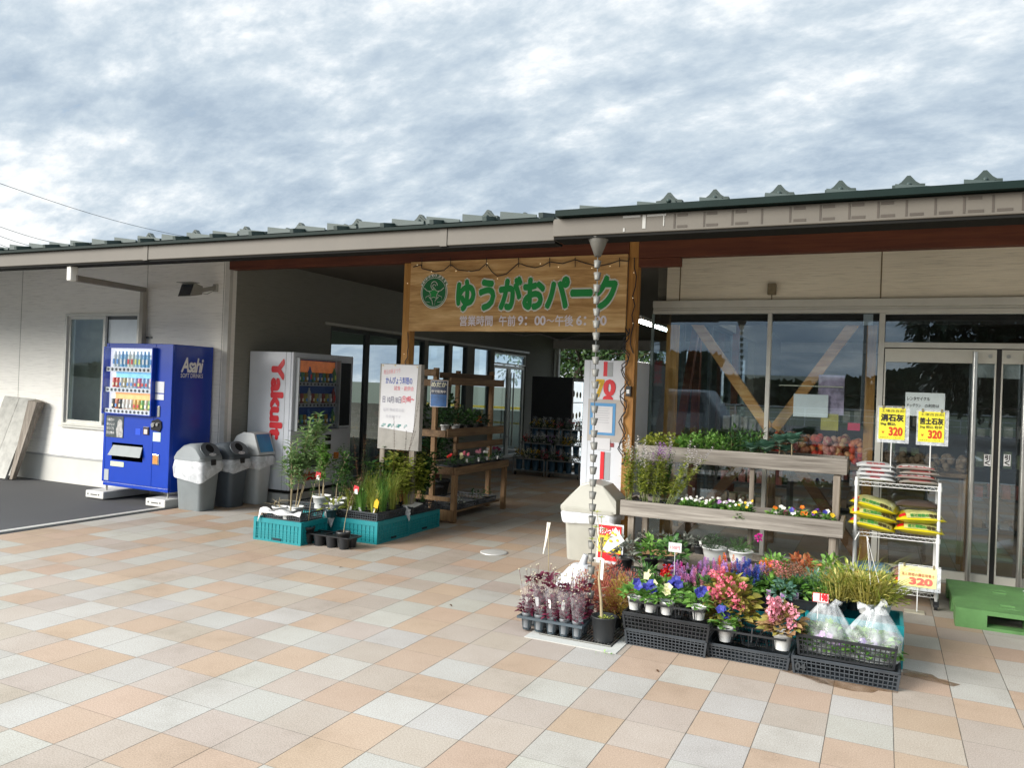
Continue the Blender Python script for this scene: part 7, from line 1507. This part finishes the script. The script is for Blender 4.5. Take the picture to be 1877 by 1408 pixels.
for k in range(5):
    for j in range(2):
        cx = TX0 + .05 + k * .0895; cy = .137 + j * .105; rnd = random.Random(800 + k * 2 + j); z = .025
        t = thing('plum_plant', 'plum-leaved button-flowered plant, %s, %s row of slate tray' % (ORD[k], 'front' if j == 0 else 'rear'), 'potted plant', (cx, cy, z), group='plum-leaved plants in the slate tray')
        m = MB(); pot_mb(m, (cx, cy, z), .0345, .10, .8); m.build('pot', GPOT, t); top = V3((cx, cy, z + .085)); m = MB(); bush(m, rnd, top, .045, .045, .15, 60, .045, .024, up=.5); 
        for q in range(3): p = top + V3((rnd.uniform(-.03, .03), rnd.uniform(-.03, .03), rnd.uniform(.12, .24))); bush(m, rnd, p, .025, .025, .02, 6, .05, .028, up=.3)
        m.build('foliage', PL, t); ms, mf = MB(), MB()
        for q in range(9):
            e = top + V3((rnd.uniform(-.07, .07), rnd.uniform(-.06, .05), rnd.uniform(.12, .33))); ms.tube([top, top.lerp(e, .5) + V3((rnd.uniform(-.02, .02), 0, 0)), e], .0012, 4)
            mf.ball(e, .0068, n=7, m=5, sq=(1, 1, .8)); e2 = top.lerp(e, .75) + V3((rnd.uniform(-.02, .02), 0, 0)); mf.ball(e2, .005, n=6, m=4)
        ms.build('stems', PL, t); mf.build('flowers', BTN, t)
        if j == 0 or k % 2: m = MB(); m.lathe([(.034, .08), (.044, .16), (.058, .28)], (cx, cy, z), 14); m.build('sleeve', SLV, t)
        if j == 0 and k in (1, 2, 3): m = MB(); plant_label(m, rnd, (cx, cy - .045, z + .16), .06, .022); m.build('label_stick', TAGW, t)
b = PY(1005, 1080, .30); e = PY(1006, 958, .30); t = thing('dried_stalk', 'thin dried stalk wrapped in torn white film rising from the slate tray', 'stalk', tuple(PY(1006, 1110, .30))); m = MB(); m.tube([PY(1006, 1135, .30), b, e], .003, 5); m.build('stem', BARKP, t)
m = MB(); vs = []
for k in range(9): p = PY(1006 - 4 * (k / 8) ** 1.2 * 2.6, 958 + k * 7.2, .30); w_ = .010 * (1.3 - k / 8); vs += [p - V3((w_, .002, 0)), p + V3((w_, -.002 * (k % 2), .004 * (k % 2)))]
m.add(vs, [(2 * k, 2 * k + 1, 2 * k + 3, 2 * k + 2) for k in range(8)], 0, True); m.build('film', filmmat('torn_film', (.8, .77, .68), .9, .4), t)
# young tree in the round black pot
c = V3((-1.385, .185, .012)); t = thing('potted_tree', 'bare-trunked young tree with yellow-green tips in a round black pot by the rain chain', 'young tree', tuple(c)); rnd = random.Random(8)
m = MB(); m.lathe([(.064, 0), (.081, .15), (.084, .152), (.084, .158), (.078, .158), (.074, .135), (.0001, .135)], c, 26); m.build('pot', KPOT, t)
m = MB(); bush(m, rnd, c + V3((.02, -.01, .13)), .05, .04, .035, 80, .016, .010, up=.5); m.build('ground_moss', YG, t)
tb = c + V3((-.015, 0, .13)); tm = PY(1098, 1062, .20); tt = PY(1103, 1012, .20); m = MB(); m.tube([tb, tb.lerp(tm, .5) + V3((.004, 0, 0)), tm, tt], [.0115, .0095, .0085, .006], 8); tips = []
for px, py in ((1094, 940), (1108, 972), (1092, 968), (1085, 990), (1116, 985), (1128, 1000), (1102, 950)):
    e = PY(px, py, .20 + rnd.uniform(-.05, .05)); md = tt.lerp(e, .5) + V3((rnd.uniform(-.01, .01), 0, 0)); m.tube([tt, md, e], [.004, .003, .0018], 5); tips.append(e)
for k in range(9): p = tb.lerp(tt, rnd.uniform(.25, .9)); m.tube([p, p + V3((rnd.uniform(-.05, .05), rnd.uniform(-.03, .03), rnd.uniform(.005, .03)))], .0013, 4)
m.build('trunk', BARKP, t); m = MB()
for e in tips:
    for q in range(8): a = q * PI / 4; m.leaf(e, (math.cos(a), math.sin(a) * .6, .35), (0, 0, 1), .035, .009, .3)
m.build('leaves', YG, t)
m = MB(); p = PY(1104, 1040, .17); m.prism([(-.012, -.08), (.005, -.085), (.012, .05), (-.008, .06), (-.06, .055), (-.062, .045), (-.01, .045)], lambda u, v, q: (p.x + u, p.y + q, p.z + v), 0, .002); m.build('tag_ribbon', TAGW, t)
m = MB(); a = PY(1106, 1000, .16); m.prism([(-.005, -.03), (.03, -.055), (.155, .055), (.085, .155)], lambda u, v, q: (a.x + u * .9, a.y + q, a.z + v * .8), 0, .002); pc = m.build('picture_tag', TAGW, t)
m = MB()
for q in range(7): flower(m, rnd, (a.x + .05 + rnd.uniform(-.03, .05), a.y - .004, a.z + .04 + rnd.uniform(-.03, .06)), .010, nrm=(0, -1, .1), cup=.05)
m.build('printed_flowers', F_YEL, pc)
# rounded white plastic sack behind the trays
c = PG(1052, 1052, .10); t = thing('white_plastic_sack', 'slumped white plastic bag on the paving before the cream bin', 'bag', (c.x, c.y, 0)); m = MB(); rs = []
for k in range(8):
    f = k / 7; r_ = .125 * math.cos(f * 1.25) ** .8 + .012; rs.append([V3((c.x + math.cos(q * PI / 14) * r_ * 1.15 * (1 + .10 * mnoise.noise(V3((q * .7, f * 3, 1)))) + .07 * f, c.y + math.sin(q * PI / 14) * r_ * .8, f * .19)) for q in range(28)])
m.rings(rs, smooth=True); m.tube([(c.x + .07, c.y, .17), (c.x + .10, c.y, .27)], [.035, .022], 10); m.build('sack', mat('bag_white_film', (.52, .54, .57), .4, var=.06, bmp=.15, bscale=8), t)
# fine-leaved kochia bushes
for i, (px, py, y, rx, rz, mt_, lab) in enumerate(((1075, 1098, .62, .075, .22, RL, 'orange-red kochia bush behind the plum-leaved plants'), (1062, 1108, .50, .06, .18, KOR, 'red kochia bush at the rear of the slate tray'), (1110, 1110, .55, .07, .20, KOR, 'deep red kochia bush behind the potted tree'), (1128, 1120, .52, .065, .23, KOG, 'golden kochia bush right of the potted tree'), (1140, 1105, .70, .07, .20, KOG, 'orange and yellow kochia bush touching the blue-flower basket'), (1155, 1085, .85, .07, .20, KOR, 'dusky red kochia bush below the shelf leg'), (1105, 1080, .85, .07, .22, RL, 'russet kochia bush in front of the sale sign'), (1125, 1070, .98, .07, .24, KOR, 'pinkish red kochia bush beside the sale sign'))):
    p = PY(px, py, y); h = .06; potted('kochia_bush', lab, 'potted plant', (p.x, y, 0), .055, .085, KPOT, 'kochia bushes', (lambda m, r, top, rx=rx, rz=rz: bush(m, r, top, rx * 1.25, rx * 1.25, rz * 1.3, 620, .036, .0055, up=1.3, seg=1, inner=.15)), mt_, seed=830 + i)
# baskets
basket(-1.25, -.735, .215, .59, 0, .10, 'black lattice basket, lower of the left stack of the front display', nx=22, ny=15, nz=5, group=gfc); basket(-1.265, -.72, .205, .60, .104, .10, 'black lattice basket, upper of the left stack of the front display', mt=BLACKP, nx=22, ny=15, nz=4, group=gfc, rim=.02)
basket(-.735, -.255, .25, .62, 0, .085, 'low black lattice basket under the begonias, middle of the front row', nx=20, ny=15, nz=4, group=gfc)
basket(-.235, .335, .235, .64, 0, .10, 'black lattice basket, lower of the right stack under the plastic bags', nx=22, ny=15, nz=4, group=gfc); basket(-.215, .315, .275, .62, .105, .115, 'black lattice basket, upper of the right stack holding the plastic bags', mt=BLACKP, nx=20, ny=14, nz=4, group=gfc)
m = MB(); put_text(m, '04', lambda u, v: (-.215 + u * .055, .228, .03 + v * .04), bold=.04, box=(0, 0, 1, 1)); o = m.build('moulded_lettering', mat('moulded_grey', (.03, .035, .04), .6)); 
for q in bpy.data.objects:
    if q.get('label', '').startswith('black lattice basket, lower of the right'): o.parent = q
gfo = 'folding crates behind the front baskets'
folding_crate(-.74, -.22, .66, 1.02, .22, 'teal folding crate behind the begonia basket', gfo); folding_crate(-.205, .36, .66, 1.05, .26, 'teal folding crate at the right edge of the flower display', gfo)
folding_crate(.02, .365, .645, .655, .08, '', None) if False else None
basket(-1.25, -.76, .70, 1.06, 0, .13, 'black lattice basket behind the blue flowers, under the second row', nx=20, ny=14, nz=4, group=gfc)
gct = 'pot carriers of the flower display'
def carrier(x0, x1, y0, y1, z, nx, ny, h, lab):
    m = MB(); r = .007
    for j in range(ny + 1): y = y0 + (y1 - y0) * j / ny; m.box(x0, x1, y - r / 2, y + r / 2, z + h - .012, z + h)
    for i in range(nx + 1): x = x0 + (x1 - x0) * i / nx; m.box(x - r / 2, x + r / 2, y0 + r / 2, y1 - r / 2, z + h - .0115, z + h - .0005)
    for i in range(nx):
        for j in range(ny):
            cx, cy = x0 + (x1 - x0) * (i + .5) / nx, y0 + (y1 - y0) * (j + .5) / ny; rr = min((x1 - x0) / nx, (y1 - y0) / ny) / 2
            for q in range(6): a = q * PI / 3 + .5; m.bar((cx + rr * .95 * math.cos(a), cy + rr * .95 * math.sin(a), z + h - .004), (cx + rr * .6 * math.cos(a), cy + rr * .6 * math.sin(a), z + .001), .008, .003)
            m.lathe([(rr * .55, 0), (rr * .65, .004)], (cx, cy, z), 12)
    tag(m.build('pot_carrier', BLACKP), lab, 'pot carrier', gct)
carrier(-1.235, -.76, .24, .57, .206, 4, 3, .075, 'black pot carrier holding the blue bellflowers'); carrier(-.71, -.28, .28, .58, .087, 3, 2, .09, 'black pot carrier holding the begonias')
def bellflower(x, y, z, lab, seed, nfl, mt_=F_BLUE, bud=False):
    potted('bellflower_pot', lab, 'potted plant', (x, y, z), .046, .085, WPOT, 'bellflowers of the front row', bushf(.075, .085, 64, .058, .032, up=.45), LG, (lambda m, r, top: [flower(m, r, top + V3((r.uniform(-.035, .035), r.uniform(-.045, .0), r.uniform(.06, .11))), .033, cup=.45) for _ in range(nfl)]), mt_, seed=seed)
z = .212
for i, (px, y, n_, lab, mt_) in enumerate(((1163, .30, 2, 'bellflower with one open blue bloom at the left end of the front carrier', F_BLUE), (1192, .30, 4, 'blue bellflower second from the left in the front carrier', F_BLUE), (1222, .30, 2, 'pale budded bellflower third from the left in the front carrier', F_CREAM), (1281, .30, 5, 'blue bellflower at the right end of the front carrier', F_BLUE), (1238, .46, 8, 'largest blue bellflower in the rear of the front carrier', F_BLUE), (1190, .46, 2, 'green bellflower with a pale yellow bud in the rear of the front carrier', F_CREAM))):
    bellflower(PY(px, 1120, y).x, y, z, lab, 850 + i, n_, mt_)
bellflower(PY(1329, 1170, .33).x, .33, .095, 'small blue bellflower in front of the large pink begonia', 860, 3)
def begonia(x, y, z, R, Hh, pr, ph, lab, seed, lm, fm, n):
    potted('begonia', lab, 'begonia', (x, y, z), pr, ph, WPOT, 'begonias', (lambda m, r, top: bush(m, r, top - V3((0, 0, .01)), R, R * .8, Hh, int(n * 1.3), .062, .05, up=.25, inner=.4)), lm, (lambda m, r, top: [posy(m, r, top + V3((r.uniform(-R, R) * .85, -R * r.uniform(.3, .8), Hh * r.uniform(.3, 1.1))), .017, 16, .024) for _ in range(17)]), fm, seed=seed)
YPK = leafmat('begonia_leaves', (.24, .22, .03), (.42, .40, .08), (.50, .30, .14)); begonia(PY(1337, 1130, .46).x, .46, .10, .165, .30, .068, .10, 'large pink begonia with yellow-green leaves in the middle of the front row', 870, YPK, F_PINK, 240)
PKL = leafmat('begonia_pink_leaves', (.30, .16, .08), (.45, .28, .14), (.36, .36, .08)); begonia(PY(1436, 1140, .34).x, .34, .10, .105, .18, .058, .105, 'round pale pink begonia in the ribbed white pot beside the plastic bags', 871, PKL, F_LPINK, 150)
# plastic carrier bags with pansies inside
def carrybag(cx, cy, z, rx, ry, h, lab, seed, fcol):
    rnd = random.Random(seed); t = thing('plastic_bag', lab, 'plastic bag', (cx, cy, z), group='plastic bags of pansies'); m = MB(); rs = []; n = 44
    for k in range(15):
        f = k / 14; rr = (1 - .08 * f) if f < .5 else (.96 - (f - .5) / .5 * .66); rr = max(.16, rr)
        rs.append([V3((cx + math.cos(q * 2 * PI / n) * rx * rr * (1 + .45 * f * mnoise.noise(V3((math.cos(q * 2 * PI / n) * 2.6, math.sin(q * 2 * PI / n) * 2.6, seed + f * 1.5))) + .05 * f * math.sin(q * 2.1 + seed)) + .025 * f * math.sin(seed), cy + math.sin(q * 2 * PI / n) * ry * rr * (1 + .5 * f * mnoise.noise(V3((q * .4, seed, f * 2)))), z + h * f * (.82 + .18 * f) + .006 * math.sin(q * 1.7) * f)) for q in range(n)])
    m.rings(rs, smooth=True, cap1=False)
    for s in (-1, 1):
        a = V3((cx + s * .02, cy, z + h * .96)); pts = [a, a + V3((s * .022, .0, .02 + .02 * (s > 0))), a + V3((s * .05 - .01 * seed % .02, -.01, .02 + .04 * (s * (seed - 5) > 0)))]; m.tube(pts, [.018, .011, .024], 8, cap=False)
    m.build('film', filmmat('carrier_film', (.86, .89, .92), .24, .12, 7, .25), t)
    m = MB(); bush(m, rnd, (cx, cy, z + .015), rx * .98, ry * .98, h * .48, 300, .05, .036, up=.3, inner=.7); m.build('foliage', LG, t)
    m = MB()
    for q in range(5): flower(m, rnd, (cx + rnd.uniform(-rx, rx) * .75, cy - ry * .8, z + h * rnd.uniform(.2, .45)), .022)
    m.build('flowers', fcol, t)
p = PY(1517, 1150, .42); carrybag(p.x, .44, .115, .15, .12, .27, 'clear plastic bag of lilac pansies, left in the right basket, with a red price card', 3, F_LIL)
p = PY(1598, 1170, .40); carrybag(p.x, .43, .115, .155, .125, .285, 'clear plastic bag of violet pansies, right in the right basket', 7, F_VIO)
a, b = PY(1490, 1086, .40), PY(1519, 1107, .40); t = thing('price_card', 'red bordered price card reading 198 behind the left plastic bag', 'price card', (a.x, .33, b.z)); Y0 = .325
a, b = PY(1490, 1086, Y0), PY(1519, 1107, Y0); m = MB(); m.box(a.x, b.x, Y0, Y0 + .002, b.z, a.z); m.build('red_border', INKR, t); m = MB(); m.box(a.x + .003, b.x - .003, Y0 - .002, Y0 - .0005, b.z + .003, a.z - .003); m.build('card', TAGW, t)
m = MB(); put_text(m, '198', lambda u, v: (u, Y0 - .004, v), bold=.06, box=(a.x + .04, b.z + .012, b.x - .008, b.z + .05)); m.build('lettering', INKR, t)
m = MB(); m.tube([(a.x + .03, Y0 + .004, b.z - .10), (a.x + .03, Y0 + .004, b.z + .03)], .0025, 5); m.build('stick', TAGW, t)
# second row: carriers on the crates
carrier(-1.24, -.78, .74, 1.04, .133, 4, 3, .085, 'black pot carrier of mixed flowers behind the blue bellflowers'); 
seedtray(-.74, -.40, .68, 1.0, .2225, .085, 'deep black tray of celosias on the teal crate', gct); seedtray(-.375, .0, .70, 1.0, .262, .06, 'black tray of stonecrops on the right teal crate', gct)
z = .142; g2_ = 'flowering pots of the second row'
def cel(cols): return lambda m, r, top: [spike(m, r, top + V3((r.uniform(-.08, .08), r.uniform(-.08, .06), r.uniform(.06, .18))), .05, .013, 20, .016, mi=r.randrange(len(cols))) for _ in range(24)]
spots = [(1217, .80, 'red salvia in a white pot, front left of the second row', WPOT, LG, F_RED, 3, .085), (1183, .92, 'spiky green plant without flowers, left end of the second row', KPOT, MG, None, 0, .13), (1190, .78, 'leafy plant with a pale yellow flower behind the bellflowers', KPOT, DG, F_CREAM, 1, .07)]
for i, (px, y, lab, pm, lm, fm, nf, hz) in enumerate(spots):
    x = PY(px, 1070, y).x; potted('flowering_pot', lab, 'potted plant', (x, y, z), .05, .09, pm, g2_, bushf(.085, hz * 1.5, 90, .065, .032 if i != 1 else .016, up=.7), lm, (lambda m, r, top, nf=nf, hz=hz: [posy(m, r, top + V3((r.uniform(-.03, .03), -.02, hz * 1.5 + r.uniform(.0, .05))), .024, 16, .026) for _ in range(nf)]) if nf else None, fm, seed=880 + i, label_tag=i == 0)
cs = [(1258, .80, F_LIL, F_CP, 'pink and lilac celosia', .142), (1285, .84, F_CP, F_LPINK, 'rose pink celosia pot', .142), (1272, .98, F_LIL, F_MAG, 'mauve celosia behind the rose one', .142), (1240, .94, F_CP, F_LIL, 'pale pink celosia by the small price card', .142), (1310, .76, F_LIL, F_CP, 'lilac celosia at the left of the deep tray', .235), (1330, .92, F_CP, F_OR, 'pink and orange celosia at the back of the deep tray', .235), (1345, .76, F_CB, F_LIL, 'blue tipped celosia in the middle of the deep tray', .235), (1372, .78, F_BLUE, F_CB, 'deep blue celosia at the front of the deep tray', .235), (1365, .92, F_LIL, F_BLUE, 'violet celosia at the back right of the deep tray', .235), (1392, .86, F_CB, F_LIL, 'blue-violet celosia at the right of the deep tray', .235)]
for i, (px, y, a, b, lab, zz_) in enumerate(cs):
    x = PY(px, 1045, y).x; potted('celosia_pot', lab, 'celosia', (x, y, zz_), .046, .06, KPOT, 'celosias', bushf(.075, .12, 90, .06, .02, up=.9), LG if i % 2 else MG, cel((a, b)), [a, b], seed=900 + i)
t = thing('price_card', 'small pink lettered price card on a stick among the celosias', 'price card', tuple(PY(1236, 1003, .74))); a, b = PY(1226, 994, .74), PY(1249, 1014, .74); m = MB(); m.box(a.x, b.x, .738, .74, b.z, a.z); m.build('card', TAGW, t); m = MB(); put_text(m, '150円', lambda u, v: (u, .7365, v), bold=.02, box=(a.x + .012, b.z + .02, b.x - .012, a.z - .02)); m.build('lettering', PP, t); m = MB(); m.tube([((a.x + b.x) / 2, .742, b.z - .16), ((a.x + b.x) / 2, .742, b.z + .01)], .0025, 5); m.build('stick', WW, t)
for i, (px, y, fm, lab) in enumerate(((1412, .80, F_COP, 'copper-headed stonecrop at the left of the stonecrop tray'), (1438, .76, F_COP, 'copper-headed stonecrop with a purple label at the front of the tray'), (1462, .84, F_COP, 'copper-headed stonecrop at the right of the tray'), (1450, .96, F_COP, 'tall stonecrop at the back of the tray'), (1425, .95, F_PINK, 'pinkish stonecrop at the back left of the tray'), (1400, .98, F_OR, 'orange marigold at the back of the tray'))):
    x = PY(px, 1060, y).x; potted('stonecrop_pot', lab, 'stonecrop', (x, y, .268), .04, .055, KPOT, 'stonecrops', bushf(.075, .13, 90, .05, .032, up=.7), BG if i % 2 else LG, (lambda m, r, top: [posy(m, r, top + V3((r.uniform(-.045, .045), r.uniform(-.04, .03), .15 + r.uniform(-.02, .02))), .026, 34, .012) for _ in range(5)]), fm, seed=920 + i)
    if i < 3: m = MB(); m.box(x - .016, x + .016, y - .07, y - .068, .30, .355); pl = tag(m.build('plant_label', TAGW), 'white label with a purple flower print, %s on the stonecrop tray' % ORD[i], 'plant label', 'purple printed labels'); m = MB(); m.box(x - .012, x + .012, y - .0715, y - .0705, .318, .352); m.build('print', F_LIL, pl)
# white planters on the low shelf of the display stand, third row
def planter(px, lab, seed, mt_, w_=.10):
    x = PY(px, 1010, 1.75).x; t = thing('white_planter', lab, 'planter', (x, 1.75, .30), group='white planters in the third row'); m = MB(); m.lathe([(.072, 0), (.088, .05), (.094, .088), (.10, .09), (.10, .10), (.09, .10), (.085, .08), (.0001, .08)], (x, 1.75, .30), 26); m.build('pot', WPOT, t)
    rnd = random.Random(seed); m = MB(); bush(m, rnd, (x, 1.75, .38), .11, .10, .13, 240, .028, .006, up=.8, seg=1, inner=.2)
    for k in range(14): b = V3((x + rnd.uniform(-.05, .05), 1.75 + rnd.uniform(-.05, .03), .385)); e = b + V3((rnd.uniform(-.13, .13), rnd.uniform(-.1, .04), rnd.uniform(.02, .13))); stemleaf(m, m, rnd, b, e, 12, .02, .005, r=.0015)
    m.build('foliage', mt_, t); return x
planter(1310, 'white round planter of rosemary, left of two under the display shelf', 940, DG); xm = planter(1358, 'white round planter with trailing rock rose and one magenta bloom, right of two', 941, MG)
m = MB(); rnd = random.Random(4); posy(m, rnd, PY(1391, 986, 1.70), .022, 30, .022); o = m.build('magenta_bloom', F_MAG); tag(o, 'single magenta bloom at the tip of the right white planter', 'flower')
m = MB(); m.box(-1.30, -.55, 1.62, 1.90, .265, .298); 
for x in (-1.28, -.60): m.box(x, x + .04, 1.64, 1.88, 0, .264)
tag(m.build('low_bench', GREYWZ), 'low timber bench under the two white planters', 'bench')
# rear green and flowering pots between shelf and second row
rnd = random.Random(12)
basket(-1.74, -1.14, 1.26, 1.54, 0, .2, 'tall black basket under the shaded pots left of the white planters', nx=18, ny=9, nz=6, group=gfc); basket(-.58, .0, 1.26, 1.54, 0, .2, 'tall black basket under the shaded pots right of the white planters', nx=18, ny=9, nz=6, group=gfc)
for i in range(9):
    x = -1.62 + i * .19; y = 1.38 + .06 * (i % 2); mt_ = (SG, LG, MG, DG, SG, MG, LG, RL, LG)[i]; potted('foliage_pot', '%s foliage pot, %s in the shaded row under the shelf' % (('silver', 'fresh green', 'green', 'dark', 'silver', 'green', 'fresh green', 'russet', 'fresh green')[i], ORD[i]), 'potted plant', (x, y, .206 if i < 3 or i > 5 else 0), .07, .10 + .02 * (i % 3), KPOT, 'shaded pots under the shelf', bushf(.12, .17, 120, .06, .03, up=.6), mt_, seed=960 + i)
# straw-coloured grasses and hanging basket wires at the right
gg = 'grassy pots at the right end'
for i, (px, py, y, h, mt_, lab) in enumerate(((1540, 1075, .86, .20, GLD, 'straw-coloured grassy herb over the right teal crate'), (1565, 1070, .92, .26, YG, 'yellow-green grassy herb behind the plastic bags'), (1590, 1070, .86, .24, GLD, 'golden wiry herb in the hanging pot'), (1618, 1075, .90, .20, YG, 'yellow-green tufted herb at the right end'), (1515, 1070, .90, .15, LG, 'fresh green strappy plant behind the red price card'), (1490, 1062, .95, .14, BG, 'stonecrop-leaved plant beside the strappy one'))):
    x = PY(px, py, y).x; potted('grass_pot', lab, 'potted plant', (x, y, .262), .058, .07, WPOT if i in (2, 3) else KPOT, gg, (lambda m, r, top, h=h, i=i: (blades(m, r, top - V3((0, 0, .01)), .10, h * 1.15, 120, .005, 1.5, spread=.7), bush(m, r, top, .14, .12, h * .95, 300, .05, .014, up=.7, seg=1, inner=.2))), mt_, seed=980 + i)
t = thing('hanger_wires', 'three white hanging-basket wires meeting above the golden herb', 'hanger', tuple(PY(1590, 1060, .86))); m = MB(); ap = PY(1589, 984, .86)
for px, py, y in ((1612, 1072, .80), (1596, 1075, .80), (1599, 1060, .95)): m.tube([ap, PY(px, py, y)], .0016, 5)
m.tube([ap, PY(1592, 990, .86)], .0045, 6); m.tube([PY(1567, 990, .9), PY(1575, 976, .9)], .003, 6); m.build('wires', TAGW, t)
rnd = random.Random(31)
for i in range(7):
    m = MB(); x = -1.17 + i * .1; plant_label(m, rnd, (x + rnd.uniform(-.02, .02), .70, .27), .055, .02); 
    if i in (1, 3, 6): tag(m.build('label_stick', TAGW), 'white plant label between the first and second rows, %s' % ORD[(1, 3, 6).index(i)], 'plant label', 'labels between the rows')
m = MB(); rnd = random.Random(2)
for k in range(7): p = V3((-1.30 + rnd.uniform(-.05, .05), -.03 + rnd.uniform(-.02, .02), .006)); m.leaf(p, (rnd.uniform(-1, 1), rnd.uniform(-1, 1), .15), (0, 0, 1), .02, .01)
tag(m.build('fallen_leaves', LG), 'small pile of fallen green leaves on the drain collar', 'leaves')

rnd = random.Random(44)
for i, (x, y, lab) in enumerate(((-2.6, .35, 'single dry brown leaf lying on the open paving left of the slate tray'), (-.95, -.15, 'small dry leaf on the paving before the left front basket'), (-4.0, .9, 'tiny dry leaf on the paving before the teal crates'))):
    m = MB(); m.leaf((x, y, .004), (rnd.uniform(-1, 1), rnd.uniform(-1, 1), .1), (0, 0, 1), .035, .016, .4); tag(m.build('fallen_leaf', BRL), lab, 'leaf', 'dry leaves on the paving')
